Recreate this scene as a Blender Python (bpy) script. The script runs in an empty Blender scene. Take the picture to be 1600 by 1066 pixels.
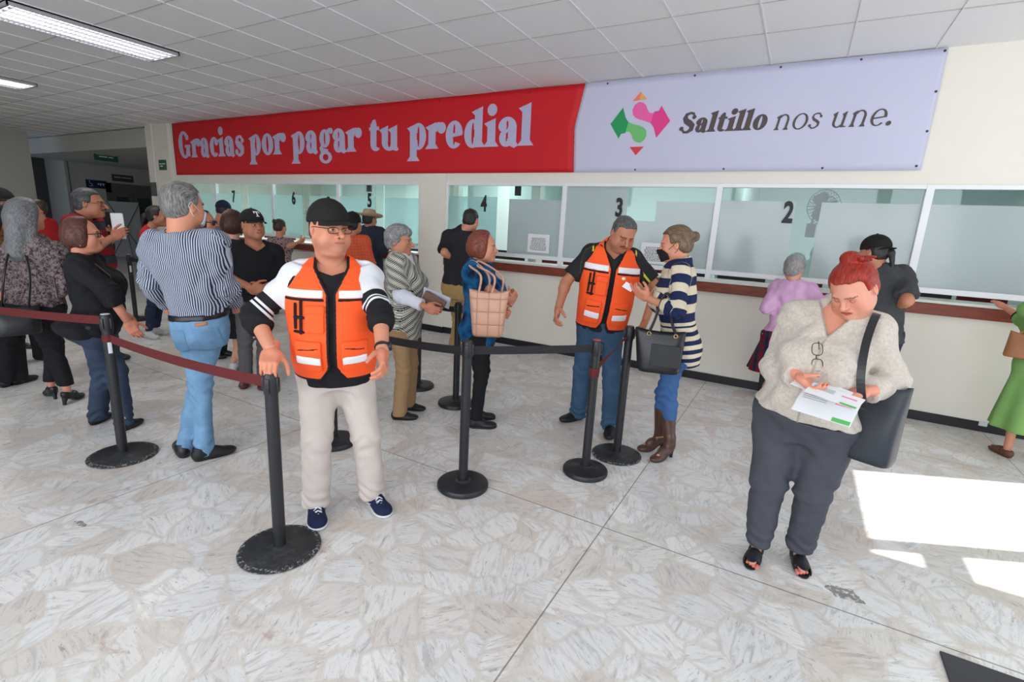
import bpy, bmesh, math, random, json
import numpy as np
from mathutils import Vector, Matrix

# ---------------------------------------------------------------- camera
SC = bpy.context.scene
COL = SC.collection
YAW, PITCH, ROLL = 0.5095, 0.2233, 0.0545
cam_data = bpy.data.cameras.new('camera')
cam = bpy.data.objects.new('camera', cam_data)
COL.objects.link(cam)
SC.camera = cam
fwd = Vector((-math.sin(YAW)*math.cos(PITCH), math.cos(YAW)*math.cos(PITCH), -math.sin(PITCH)))
rgt = Vector((math.cos(YAW), math.sin(YAW), 0))
upv = rgt.cross(fwd)
r2 = rgt*math.cos(ROLL) + upv*math.sin(ROLL)
u2 = -rgt*math.sin(ROLL) + upv*math.cos(ROLL)
cam.matrix_world = Matrix(((r2.x, u2.x, -fwd.x, 0), (r2.y, u2.y, -fwd.y, -5.855),
                           (r2.z, u2.z, -fwd.z, 1.581), (0, 0, 0, 1)))
cam_data.sensor_width = 36
cam_data.lens = 17.49
cam_data.clip_start = 0.05

# ---------------------------------------------------------------- exposure, world, sun, daylight
SC.view_settings.view_transform = 'Standard'
SC.view_settings.look = 'None'
SC.view_settings.gamma = 1
SC.view_settings.exposure = 0.45
SC.view_settings.use_curve_mapping = False
try:
    SC.cycles.use_denoising = True
    SC.cycles.max_bounces = 8
    SC.cycles.transparent_max_bounces = 12
    SC.cycles.sample_clamp_indirect = 4
except Exception:
    pass

world = bpy.data.worlds.new('world')
SC.world = world
world.use_nodes = True
bg = world.node_tree.nodes['Background']
bg.inputs[0].default_value = (0.62, 0.74, 0.95, 1)
bg.inputs[1].default_value = 0.7

def add_light(name, kind, loc, energy, color=(1, 1, 1), direction=None, size=None, size_y=None, angle=None):
    L = bpy.data.lights.new(name, kind)
    L.energy = energy
    L.color = color
    if size:
        if kind == 'AREA':
            L.shape = 'RECTANGLE'
            L.size = size
            L.size_y = size_y or size
        else:
            L.shadow_soft_size = size
    if angle is not None:
        L.angle = angle
    o = bpy.data.objects.new(name, L)
    COL.objects.link(o)
    o.location = loc
    if direction is not None:
        o.rotation_euler = Vector(direction).to_track_quat('-Z', 'Y').to_euler()
    return o

# the sun comes in low through the side entrance on the right
add_light('sun', 'SUN', (6, 2, 6), 9.0, (1, 0.96, 0.88), (-0.901, -0.434, -0.767), angle=0.006)
# daylight standing in the glazed openings of the front and of the entrance side
add_light('front_daylight', 'AREA', (-1.0, -9.3, 1.9), 225, (0.93, 0.97, 1.0), (0.0, 1, 0.30), 8.0, 2.6)
add_light('entrance_daylight', 'AREA', (3.75, -3.9, 1.7), 48, (0.95, 0.98, 1.0), (-1, 0.05, -0.02), 5.0, 2.5)
# ---------------------------------------------------------------- tags and links
def tag(o, label=None, cat=None, group=None, kind=None):
    if label: o['label'] = label
    if cat: o['category'] = cat
    if group: o['group'] = group
    if kind: o['kind'] = kind
    return o

def empty(name, loc=(0, 0, 0), rz=0.0):
    o = bpy.data.objects.new(name, None)
    o.empty_display_size = 0.1
    o.location = loc
    o.rotation_euler = (0, 0, rz)
    COL.objects.link(o)
    return o

def mesh_obj(name, verts, faces, mats, parent=None, matidx=None, smooth=False, cols=None, attrs=None, loc=None):
    me = bpy.data.meshes.new(name)
    V = np.asarray(verts, dtype=np.float32).reshape(-1, 3)
    if isinstance(faces, np.ndarray) and faces.ndim == 2:
        n, k = faces.shape
        me.vertices.add(len(V)); me.vertices.foreach_set('co', V.ravel())
        me.loops.add(n*k); me.loops.foreach_set('vertex_index', faces.astype(np.int32).ravel())
        me.polygons.add(n); me.polygons.foreach_set('loop_start', np.arange(0, n*k, k, dtype=np.int32))
        try: me.polygons.foreach_set('loop_total', np.full(n, k, dtype=np.int32))
        except Exception: pass
        me.update(calc_edges=True)
    else:
        me.from_pydata(V.tolist(), [], [tuple(int(i) for i in f) for f in faces])
    if not isinstance(mats, (list, tuple)): mats = [mats]
    for m in mats: me.materials.append(m)
    if matidx is not None:
        me.polygons.foreach_set('material_index', np.asarray(matidx, dtype=np.int32))
    if smooth:
        me.polygons.foreach_set('use_smooth', np.ones(len(me.polygons), dtype=bool))
    if cols is not None:
        a = me.color_attributes.new('Col', 'FLOAT_COLOR', 'POINT')
        c = np.ones((len(V), 4), dtype=np.float32); c[:, :3] = cols
        a.data.foreach_set('color', c.ravel())
    if attrs:
        for nm, arr in attrs.items():
            arr = np.asarray(arr, dtype=np.float32)
            if arr.ndim == 2:
                a = me.attributes.new(nm, 'FLOAT_VECTOR', 'POINT'); a.data.foreach_set('vector', arr.ravel())
            else:
                a = me.attributes.new(nm, 'FLOAT', 'POINT'); a.data.foreach_set('value', arr)
    me.validate(verbose=False)
    me.update()
    o = bpy.data.objects.new(name, me)
    COL.objects.link(o)
    if parent is not None: o.parent = parent
    if loc is not None: o.location = loc
    return o

class MB:
    """collects simple solids, then becomes one mesh object"""
    def __init__(s): s.v = []; s.f = []; s.m = []; s.cur = 0
    def mat(s, i): s.cur = i; return s
    def add(s, vs, fs):
        b = len(s.v); s.v += [tuple(v) for v in vs]
        for f in fs: s.f.append([b+i for i in f]); s.m.append(s.cur)
        return s
    def box(s, x0, y0, z0, x1, y1, z1, M=None):
        vs = [(x, y, z) for z in (z0, z1) for y in (y0, y1) for x in (x0, x1)]
        if M is not None: vs = [M @ Vector(v) for v in vs]
        return s.add(vs, [(0, 2, 3, 1), (4, 5, 7, 6), (0, 1, 5, 4), (2, 6, 7, 3), (0, 4, 6, 2), (1, 3, 7, 5)])
    def bbox(s, x0, y0, z0, x1, y1, z1, b=.005, M=None):
        bm = bmesh.new(); r = bmesh.ops.create_cube(bm, size=1)
        for v in bm.verts: v.co = Vector(((x0+x1)/2+v.co.x*(x1-x0), (y0+y1)/2+v.co.y*(y1-y0), (z0+z1)/2+v.co.z*(z1-z0)))
        bmesh.ops.bevel(bm, geom=bm.edges[:], offset=b, segments=2, affect='EDGES', profile=.5)
        bm.verts.index_update()
        vs = [v.co.copy() for v in bm.verts]
        if M is not None: vs = [M @ v for v in vs]
        s.add(vs, [[v.index for v in f.verts] for f in bm.faces]); bm.free(); return s
    def lathe(s, prof, n=32, c=(0, 0, 0), M=None, a0=0, a1=2*math.pi):
        vs = []; fs = []; k = len(prof); full = abs(a1-a0-2*math.pi) < 1e-6
        m = n if full else n+1
        for i in range(m):
            a = a0+(a1-a0)*i/n
            for (r, z) in prof: vs.append(Vector((c[0]+r*math.cos(a), c[1]+r*math.sin(a), c[2]+z)))
        for i in range(n):
            j = (i+1) % m
            for t in range(k-1): fs.append((i*k+t, j*k+t, j*k+t+1, i*k+t+1))
        if M is not None: vs = [M @ v for v in vs]
        return s.add(vs, fs)
    def tube(s, pts, r, n=8, closed=False, flat=None, cap=True):
        pts = [Vector(p) for p in pts]; N = len(pts); vs = []; fs = []
        up = Vector((0, 0, 1)); prevn = None
        for i, p in enumerate(pts):
            a = pts[(i-1) % N] if (closed or i > 0) else p; b = pts[(i+1) % N] if (closed or i < N-1) else p
            t = (b-a).normalized()
            if prevn is None:
                prevn = t.cross(up if abs(t.z) < .9 else Vector((1, 0, 0))).normalized()
            nn = (prevn - t*prevn.dot(t)).normalized(); prevn = nn; bb = t.cross(nn)
            rr = r[i] if isinstance(r, (list, tuple)) else r
            for j in range(n):
                a_ = 2*math.pi*j/n
                vs.append(p + nn*math.cos(a_)*rr + bb*math.sin(a_)*rr*(flat or 1))
        L = N if closed else N-1
        for i in range(L):
            for j in range(n):
                fs.append((i*n+j, i*n+(j+1) % n, ((i+1) % N)*n+(j+1) % n, ((i+1) % N)*n+j))
        if cap and not closed:
            fs.append(list(range(n))[::-1]); fs.append([(N-1)*n+j for j in range(n)])
        return s.add(vs, fs)
    def cyl(s, a, b, r, n=16, r2=None):
        return s.tube([a, b], [r, r if r2 is None else r2], n)
    def ribbon(s, pts, w, t, wdir=None):
        """a strap: rectangle section of width w (along wdir, default z) and thickness t"""
        pts = [Vector(p) for p in pts]; N = len(pts); vs = []; fs = []
        for i, p in enumerate(pts):
            a = pts[max(i-1, 0)]; b = pts[min(i+1, N-1)]; tg = (b-a).normalized()
            wd = Vector(wdir[i] if isinstance(wdir, list) else (wdir or (0, 0, 1)))
            wd = (wd - tg*wd.dot(tg)).normalized(); nd = tg.cross(wd)
            for (sw, st) in ((-1, -1), (1, -1), (1, 1), (-1, 1)): vs.append(p+wd*sw*w/2+nd*st*t/2)
        for i in range(N-1):
            for j in range(4): fs.append((i*4+j, i*4+(j+1) % 4, (i+1)*4+(j+1) % 4, (i+1)*4+j))
        fs.append((3, 2, 1, 0)); fs.append([(N-1)*4+j for j in range(4)])
        return s.add(vs, fs)
    def prism(s, poly, y0, y1, M=None):
        """poly in (x,z), extruded along y"""
        n = len(poly)
        vs = [Vector((x, y0, z)) for x, z in poly]+[Vector((x, y1, z)) for x, z in poly]
        if M is not None: vs = [M @ v for v in vs]
        fs = [list(range(n)), [n+i for i in range(n)][::-1]]+[(i, n+i, n+(i+1) % n, (i+1) % n) for i in range(n)]
        return s.add(vs, fs)
    def build(s, name, mats, parent=None, smooth=False, loc=None, auto=True):
        o = mesh_obj(name, s.v, s.f, mats, parent, s.m, smooth, loc=loc)
        bm = bmesh.new(); bm.from_mesh(o.data); bmesh.ops.recalc_face_normals(bm, faces=bm.faces)
        if smooth:
            for e in bm.edges:
                if len(e.link_faces) == 2 and e.calc_face_angle(0) > math.radians(38): e.smooth = False
        bm.to_mesh(o.data); bm.free()
        return o

# ---------------------------------------------------------------- materials
class NT:
    def __init__(s, name):
        s.m = bpy.data.materials.new(name); s.m.use_nodes = True; s.t = s.m.node_tree
        s.t.nodes.clear(); s.out = s.n('ShaderNodeOutputMaterial')
    def n(s, typ, **kw):
        nd = s.t.nodes.new(typ)
        for k, v in kw.items():
            if k.startswith('i_'):
                nd.inputs[int(k[2:]) if k[2:].isdigit() else k[2:]].default_value = v
            else: setattr(nd, k, v)
        return nd
    def l(s, a, b): s.t.links.new(a, b); return s
    def val(s, x):
        return x
    def setin(s, sock, v):
        if hasattr(v, 'is_linked') or isinstance(v, bpy.types.NodeSocket): s.t.links.new(v, sock)
        else:
            if isinstance(v, tuple) and len(v) == 3 and sock.type == 'RGBA': v = v+(1,)
            sock.default_value = v
    def math(s, op, a, b=None, c=None):
        nd = s.n('ShaderNodeMath', operation=op); s.setin(nd.inputs[0], a)
        if b is not None: s.setin(nd.inputs[1], b)
        if c is not None: s.setin(nd.inputs[2], c)
        return nd.outputs[0]
    def mix(s, f, a, b, mode='MIX'):
        nd = s.n('ShaderNodeMix', data_type='RGBA', blend_type=mode)
        s.setin(nd.inputs[0], f); s.setin(nd.inputs[6], a); s.setin(nd.inputs[7], b); return nd.outputs[2]
    def ramp(s, f, stops, interp='LINEAR'):
        nd = s.n('ShaderNodeValToRGB'); s.setin(nd.inputs[0], f); cr = nd.color_ramp; cr.interpolation = interp
        while len(cr.elements) < len(stops): cr.elements.new(.5)
        for e, (p_, c) in zip(cr.elements, stops): e.position = p_; e.color = tuple(c)+(1,) if len(c) == 3 else c
        return nd.outputs[0]
    def noise(s, vec, scale, detail=3, rough=.55, dist=0):
        nd = s.n('ShaderNodeTexNoise'); nd.inputs['Scale'].default_value = scale; nd.inputs['Detail'].default_value = detail
        nd.inputs['Roughness'].default_value = rough; nd.inputs['Distortion'].default_value = dist
        if vec is not None: s.l(vec, nd.inputs['Vector'])
        return nd.outputs[0]
    def coord(s, which='Object'): return s.n('ShaderNodeTexCoord').outputs[which]
    def attr(s, name, out=1):
        nd = s.n('ShaderNodeAttribute'); nd.attribute_name = name; return nd.outputs[out]
    def sep(s, v):
        nd = s.n('ShaderNodeSeparateXYZ'); s.l(v, nd.inputs[0]); return nd.outputs
    def mapping(s, v, scale=(1, 1, 1), rot=(0, 0, 0), loc=(0, 0, 0)):
        nd = s.n('ShaderNodeMapping'); s.l(v, nd.inputs[0]); nd.inputs['Scale'].default_value = scale
        nd.inputs['Rotation'].default_value = rot; nd.inputs['Location'].default_value = loc; return nd.outputs[0]
    def bump(s, h, strength=.3, dist=.005):
        nd = s.n('ShaderNodeBump'); nd.inputs['Strength'].default_value = strength; nd.inputs['Distance'].default_value = dist
        s.l(h, nd.inputs['Height']); return nd.outputs[0]
    def finish(s, color, rough=.6, metal=0, normal=None, spec=.4, sheen=0, emis=None, estr=0, alpha=None, sub=0):
        b = s.n('ShaderNodeBsdfPrincipled')
        s.setin(b.inputs['Base Color'], color); s.setin(b.inputs['Roughness'], rough); b.inputs['Metallic'].default_value = metal
        b.inputs['Specular IOR Level'].default_value = spec
        if sheen: b.inputs['Sheen Weight'].default_value = sheen
        if sub:
            b.inputs['Subsurface Weight'].default_value = sub; b.inputs['Subsurface Radius'].default_value = (.01, .004, .002)
        if normal is not None: s.l(normal, b.inputs['Normal'])
        if emis is not None: s.setin(b.inputs['Emission Color'], emis); b.inputs['Emission Strength'].default_value = estr
        if alpha is not None: s.setin(b.inputs['Alpha'], alpha)
        s.l(b.outputs[0], s.out.inputs[0]); s.bsdf = b
        return s.m

def srgb(r, g=None, b=None):
    if g is None: r, g, b = (r >> 16) & 255, (r >> 8) & 255, r & 255
    f = lambda c: (c/255/12.92) if c/255 <= .04045 else ((c/255+.055)/1.055)**2.4
    return (f(r), f(g), f(b))

_mc = {}
def plain(name, color, rough=.6, metal=0, spec=.4, var=.06, nscale=14, bump=0, sheen=0):
    if name in _mc: return _mc[name]
    t = NT(name); co = t.coord()
    nz = t.noise(co, nscale, 4)
    c = t.mix(nz, tuple(x*(1-var) for x in color), tuple(min(1, x*(1+var)) for x in color))
    nm = t.bump(t.noise(co, nscale*6, 3), bump, .003) if bump else None
    _mc[name] = t.finish(c, rough, metal, nm, spec, sheen)
    return _mc[name]
# ---------------------------------------------------------------- cloth and other surfaces
def cloth(name, color, rough=.85, var=.10, weave=.15, sheen=.0, fuzz=0):
    if name in _mc: return _mc[name]
    t = NT(name); co = t.coord(); nz = t.noise(co, 9, 4)
    c = t.mix(nz, tuple(x*(1-var) for x in color), tuple(min(1, x*(1+var)) for x in color))
    hgt = t.noise(co, 420, 2)
    nm = t.bump(hgt, weave, .0015)
    if fuzz:
        n2 = t.noise(co, 75, 5, .7); nm = t.bump(n2, fuzz, .012); c = t.mix(t.ramp(n2, [(.35, (0, 0, 0)), (.6, (1, 1, 1))]), tuple(x*.80 for x in color), c)
    _mc[name] = t.finish(c, rough, 0, nm, .25, sheen); return _mc[name]

def jeans(name, color):
    if name in _mc: return _mc[name]
    t = NT(name); co = t.coord(); nz = t.noise(co, 6, 4, .6); nf = t.noise(co, 130, 3, .7)
    c = t.mix(t.ramp(nz, [(.35, (0, 0, 0)), (.65, (1, 1, 1))]), tuple(x*.78 for x in color), tuple(min(1, x*1.25) for x in color))
    c = t.mix(t.math('MULTIPLY', nf, .30), c, tuple(min(1, x*1.7+.03) for x in color))
    _mc[name] = t.finish(c, .85, 0, t.bump(nf, .15, .002), .2); return _mc[name]

def pattern(name, kind, cols, rough=.85, **o):
    if name in _mc: return _mc[name]
    t = NT(name); tc = t.attr('tc', 1); pt = t.attr('pt', 2); sx, sy, sz = t.sep(tc)[0:3]; co = t.coord(); bump = t.noise(co, 300, 2); bs = .12
    armf = t.math('GREATER_THAN', pt, .5)
    def band(v, lo, hi): return t.math('MULTIPLY', t.math('GREATER_THAN', v, lo), t.math('LESS_THAN', v, hi))
    if kind == 'pin':          # narrow vertical stripes
        ph = t.math('FRACT', t.math('MULTIPLY', sx, o.get('f', 95)))
        c = t.mix(t.math('LESS_THAN', ph, o.get('duty', .5)), cols[0], cols[1])
    elif kind == 'bands':      # wide stripes around the body
        v = t.math('ADD', sz, t.math('MULTIPLY', armf, o.get('armoff', .02)))
        ph = t.math('FRACT', t.math('MULTIPLY', v, o.get('f', 9)))
        c = t.mix(t.math('LESS_THAN', ph, o.get('duty', .5)), cols[0], cols[1])
        low = t.math('LESS_THAN', sz, o.get('split', .12)); ph2 = t.math('FRACT', t.math('MULTIPLY', v, o.get('f2', 18)))
        c = t.mix(t.math('MULTIPLY', low, t.math('SUBTRACT', 1., armf)), c, t.mix(t.math('LESS_THAN', ph2, .5), cols[0], cols[1]))
        bump = t.math('SINE', t.math('MULTIPLY', sx, 700)); bs = .35
    elif kind == 'check':      # small broken check
        a = t.math('SINE', t.math('MULTIPLY', sx, o.get('f', 330))); b = t.math('SINE', t.math('MULTIPLY', sz, o.get('f', 330)))
        big = t.math('SINE', t.math('MULTIPLY', t.math('ADD', sx, sz), o.get('f', 330)*.22))
        v = t.math('ADD', t.math('MULTIPLY', a, b), t.math('MULTIPLY', big, .35))
        c = t.mix(t.ramp(v, [(.0, (0, 0, 0)), (.12, (1, 1, 1))]), cols[0], cols[1])
    elif kind == 'floral':
        vo = t.n('ShaderNodeTexVoronoi'); vo.inputs['Scale'].default_value = o.get('f', 22); t.l(co, vo.inputs['Vector'])
        n1 = t.noise(co, o.get('f', 22)*1.6, 5, .7, 1.2); v = t.math('ADD', t.math('MULTIPLY', vo.outputs['Distance'], o.get('vw', .7)), t.math('MULTIPLY', n1, o.get('nw', .6)))
        st = o.get('stops', [.38, .52, .62]); c = t.ramp(v, [(0, cols[0]), (st[0], cols[0]), (st[1], cols[1]), (st[2], cols[2]), (1, cols[-1])])
    elif kind == 'polo':       # broad chest bands, plain sleeves with bands
        ph = t.math('FRACT', t.math('ADD', t.math('MULTIPLY', sz, 6.2), o.get('ph', .1)))
        c = t.mix(t.math('LESS_THAN', ph, .5), cols[0], cols[1]); c = t.mix(band(ph, .47, .53), c, cols[2])
    elif kind == 'plaid':
        a = t.math('FRACT', t.math('MULTIPLY', t.sep(co)[0], 13)); b = t.math('FRACT', t.math('MULTIPLY', t.sep(co)[2], 11))
        c = t.mix(t.math('LESS_THAN', a, .35), cols[0], cols[1]); c = t.mix(t.math('MULTIPLY', t.math('LESS_THAN', b, .35), .7), c, cols[2])
    elif kind == 'windowpane':
        a = t.math('FRACT', t.math('MULTIPLY', sx, o.get('f', 34))); b = t.math('FRACT', t.math('MULTIPLY', sz, o.get('f', 34)))
        ln = t.math('MAXIMUM', t.math('LESS_THAN', a, .12), t.math('LESS_THAN', b, .12)); c = t.mix(t.math('MULTIPLY', ln, .5), cols[0], cols[1])
    elif kind == 'raglan':     # white yoke and upper sleeve, black below, two white lines round the sleeve
        ar = t.sep(t.attr('ar', 1)); al, pd, sS = ar[0], ar[1], ar[2]
        w = t.math('MULTIPLY', t.math('LESS_THAN', al, o['a']), t.math('GREATER_THAN', sS, o['ys'])); w = t.math('MULTIPLY', w, t.math('LESS_THAN', pd, .16))
        near = t.math('LESS_THAN', pd, .10)
        l1 = t.math('MULTIPLY', near, band(al, o['l'], o['l']+.012)); l2 = t.math('MULTIPLY', near, band(al, o['l']+.022, o['l']+.034))
        m = t.math('MAXIMUM', w, t.math('MAXIMUM', l1, l2)); c = t.mix(m, cols[0], cols[1])
    elif kind == 'piped':      # dark shirt with one light line along the shoulder and the side
        m = t.math('MULTIPLY', t.math('SUBTRACT', 1., armf), band(t.math('ABSOLUTE', sx), o['s'], o['s']+.012)); c = t.mix(m, cols[0], cols[1])
        m2 = t.math('MULTIPLY', armf, band(sx, -.006, .006)); c = t.mix(m2, c, cols[1])
    nz = t.noise(co, 10, 3); c = t.mix(t.math('MULTIPLY', nz, .14), c, (0, 0, 0))
    _mc[name] = t.finish(c, rough, 0, t.bump(bump, bs, .002), .2); return _mc[name]

def hairmat(name, color, color2=None, rough=.45, f=90):
    if name in _mc: return _mc[name]
    t = NT(name); hc = t.attr('hc', 1); m = t.mapping(hc, (f, f*.12, f*.10)); nz = t.noise(m, 3.0, 3, .7, .4)
    c2 = color2 or tuple(min(1, x*1.9+.01) for x in color)
    c = t.mix(t.ramp(nz, [(.38, (0, 0, 0)), (.66, (1, 1, 1))]), color, c2)
    _mc[name] = t.finish(c, rough, 0, t.bump(nz, .5, .004), .35); return _mc[name]

def glassmat(name, tint, refl=.10, opac=0., milk=(.8, .85, .88)):
    """thin pane: tinted see-through with a reflection; opac adds a milky film that scatters"""
    t = NT(name); tr = t.n('ShaderNodeBsdfTransparent'); tr.inputs[0].default_value = tint+(1,)
    gl = t.n('ShaderNodeBsdfGlossy'); gl.inputs['Roughness'].default_value = .02 if not opac else .12; gl.inputs[0].default_value = (1, 1, 1, 1)
    base = tr.outputs[0]
    if opac:
        df = t.n('ShaderNodeBsdfDiffuse'); df.inputs[0].default_value = milk+(1,); tl = t.n('ShaderNodeBsdfTranslucent'); tl.inputs[0].default_value = milk+(1,)
        m0 = t.n('ShaderNodeMixShader'); m0.inputs[0].default_value = .4; t.l(df.outputs[0], m0.inputs[1]); t.l(tl.outputs[0], m0.inputs[2])
        m1 = t.n('ShaderNodeMixShader'); m1.inputs[0].default_value = opac; t.l(base, m1.inputs[1]); t.l(m0.outputs[0], m1.inputs[2]); base = m1.outputs[0]
    fr = t.n('ShaderNodeFresnel'); fr.inputs[0].default_value = 1.5
    f2 = t.math('MULTIPLY', fr.outputs[0], refl/.04*.5) if refl != .04 else fr.outputs[0]
    mx = t.n('ShaderNodeMixShader'); t.l(t.math('MINIMUM', f2, .9), mx.inputs[0]); t.l(base, mx.inputs[1]); t.l(gl.outputs[0], mx.inputs[2]); t.l(mx.outputs[0], t.out.inputs[0])
    _mc[name] = t.m; return t.m

def emit(name, color, strength):
    t = NT(name); e = t.n('ShaderNodeEmission'); e.inputs[0].default_value = color+(1,); e.inputs[1].default_value = strength; t.l(e.outputs[0], t.out.inputs[0]); return t.m
# ================================================================ the setting
def structure(mb, name, mats, smooth=False):
    o = mb.build(name, mats, smooth=smooth); o['kind'] = 'structure'; return o

def floor_mat():
    t = NT('marble_floor'); co = t.coord(); m = t.mapping(co, (1.0, 1.0, 1.0), (0, 0, .5))
    wob = t.n('ShaderNodeTexNoise'); wob.inputs['Scale'].default_value = 3.4; wob.inputs['Detail'].default_value = 4; t.l(m, wob.inputs['Vector'])
    ad = t.n('ShaderNodeMix', data_type='VECTOR'); ad.inputs[0].default_value = .13; t.l(m, ad.inputs[4]); t.l(wob.outputs[1], ad.inputs[5]); v = ad.outputs[1]
    v1 = t.n('ShaderNodeTexVoronoi', feature='DISTANCE_TO_EDGE'); v1.inputs['Scale'].default_value = 6.2; t.l(v, v1.inputs['Vector'])
    v2 = t.n('ShaderNodeTexVoronoi'); v2.inputs['Scale'].default_value = 6.2; t.l(v, v2.inputs['Vector'])
    cell = t.sep(v2.outputs['Color'])
    # every fragment has its veins in its own direction
    rot = t.n('ShaderNodeVectorRotate', rotation_type='Z_AXIS'); t.l(co, rot.inputs['Vector']); t.l(t.math('MULTIPLY', cell[0], 6.28), rot.inputs['Angle'])
    veins = t.noise(t.mapping(rot.outputs[0], (3, 16, 3)), 2.2, 6, .68, .9)
    veins2 = t.noise(t.mapping(rot.outputs[0], (5, 22, 5)), 2.6, 7, .75, 1.6)
    base = t.ramp(cell[1], [(0, srgb(222, 222, 221)), (.5, srgb(234, 233, 230)), (.8, srgb(218, 214, 208)), (1, srgb(214, 206, 198))])
    c = t.mix(t.ramp(veins, [(.49, (0, 0, 0)), (.72, (.8, .8, .8))]), base, srgb(164, 161, 160))
    c = t.mix(t.ramp(veins2, [(.585, (0, 0, 0)), (.65, (.8, .8, .8)), (.72, (0, 0, 0))]), c, srgb(112, 100, 94))
    n3 = t.noise(co, 1.9, 4, .6, .8); c = t.mix(t.ramp(n3, [(.55, (0, 0, 0)), (.75, (.5, .5, .5))]), c, srgb(198, 172, 150))
    rust = t.noise(co, 3.3, 6, .75, 1.0); c = t.mix(t.ramp(rust, [(.62, (0, 0, 0)), (.72, (.75, .75, .75))]), c, srgb(166, 128, 108))
    gw = t.math('SUBTRACT', v1.outputs['Distance'], t.math('MULTIPLY', t.math('SUBTRACT', t.noise(co, 3.1, 4, .65), .42), .30))
    grout = t.ramp(gw, [(.0, (1, 1, 1)), (.02, (.95, .95, .95)), (.05, (0, 0, 0))])
    speck = t.noise(co, 90, 3, .7); gc = t.mix(speck, srgb(194, 184, 173), srgb(220, 213, 203)); c = t.mix(t.math('MULTIPLY', grout, .55), c, gc)
    dk = t.noise(co, .9, 3, .6, .3); c = t.mix(t.ramp(dk, [(.4, (0, 0, 0)), (.75, (.16, .16, .16))]), c, srgb(140, 132, 124))
    x, y, z = t.sep(co)
    def line(v, at, w): return t.math('LESS_THAN', t.math('ABSOLUTE', t.math('SUBTRACT', v, at)), w)
    j = line(y, -3.44, .004)
    for a in (-3.10, -.71, -5.49, 1.68, -7.88, -10.27): j = t.math('MAXIMUM', j, line(x, a, .0035))
    for a in (-1.05, -5.83): j = t.math('MAXIMUM', j, line(y, a, .0035))
    c = t.mix(t.math('MULTIPLY', j, .75), c, srgb(110, 98, 84))
    # a few dark stones let into the floor
    for (px, py, r, q) in ((.425, -3.30, .085, 1.5), (-2.95, -4.95, .05, 2.2), (-3.75, -5.05, .045, 1.8)):
        dx = t.math('SUBTRACT', x, px); dy = t.math('MULTIPLY', t.math('SUBTRACT', y, py), q); d = t.math('SQRT', t.math('ADD', t.math('MULTIPLY', dx, dx), t.math('MULTIPLY', dy, dy)))
        d = t.math('ADD', d, t.math('MULTIPLY', t.noise(co, 16, 2), .12)); vein = t.noise(co, 40, 3, .7)
        c = t.mix(t.math('MULTIPLY', t.math('LESS_THAN', d, r+.05), t.ramp(vein, [(.40, (0, 0, 0)), (.48, (.85, .85, .85))])), c, srgb(110, 108, 108))
    r = t.ramp(t.noise(co, 7, 3), [(0, (.20,)*3), (1, (.42,)*3)])
    return t.finish(c, r, 0, t.bump(v1.outputs['Distance'], .05, .002), .5)

def ceil_mat():
    t = NT('ceiling_tile'); co = t.coord(); nz = t.noise(co, 160, 2); c = t.mix(nz, srgb(226, 227, 229), srgb(236, 236, 238))
    big = t.noise(co, 1.3, 2); c = t.mix(t.math('MULTIPLY', big, .12), c, srgb(190, 186, 182))
    return t.finish(c, .9, 0, t.bump(nz, .25, .003), .2)

wall_cream = plain('wall_cream', srgb(232, 227, 216), .8, var=.02, nscale=3, bump=.06)
wall_white = plain('wall_white', srgb(225, 223, 220), .8, var=.02, nscale=3)
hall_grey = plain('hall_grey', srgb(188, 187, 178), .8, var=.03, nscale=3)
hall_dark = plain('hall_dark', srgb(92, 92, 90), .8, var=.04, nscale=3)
alu = plain('white_aluminium', srgb(232, 234, 236), .4, .0, .5, var=.01)
base_tile = plain('baseboard_tile', (.012, .013, .016), .35, var=.2, nscale=3)
wood_red = None
def wood_mat():
    t = NT('red_brown_wood'); co = t.coord(); v = t.mapping(co, (1.2, 14, 14)); n = t.noise(v, 4, 5, .65, .6)
    c = t.ramp(n, [(.3, srgb(104, 44, 30)), (.6, srgb(132, 62, 42)), (.8, srgb(150, 78, 54))]); sp = t.noise(co, 60, 2, .8)
    c = t.mix(t.ramp(sp, [(.70, (0, 0, 0)), (.74, (.5, .5, .5))]), c, srgb(190, 150, 130)); return t.finish(c, .45, 0, None, .4)
wood_red = wood_mat()

XL, XR, YB = -12.36, 3.9, -9.45     # counter wall end, entrance wall, front glazing
CZ = 3.27
m = MB(); m.box(-22.5, YB-.2, -.12, XR+.2, 5.2, 0); structure(m, 'floor', floor_mat())
m = MB(); m.box(-18.2, YB-.2, CZ, XR+.2, 0.12, CZ+.12); m.box(-22.5, -9.6, CZ+.0, -18.2, .55, CZ+.12); structure(m, 'ceiling', ceil_mat())

# suspended grid: light runners towards the counter, darker grey strips across
tb = plain('grid_white', srgb(225, 226, 228), .5, var=.0); tg = plain('grid_grey', srgb(172, 170, 168), .7, var=.0)
m = MB(); x = -1.80
xs_ = [-1.80+.632*i for i in range(-26, 10)]
for x in xs_: m.box(x-.006, YB, CZ-.007, x+.006, 0, CZ+.001)
structure(m, 'trim_1', tb)
m = MB()
for i in range(0, 15):
    y = -.86-.605*i; m.box(-18.2, y-.0045, CZ-.004, XR, y+.0045, CZ+.001)
structure(m, 'trim_2', tg)

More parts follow.
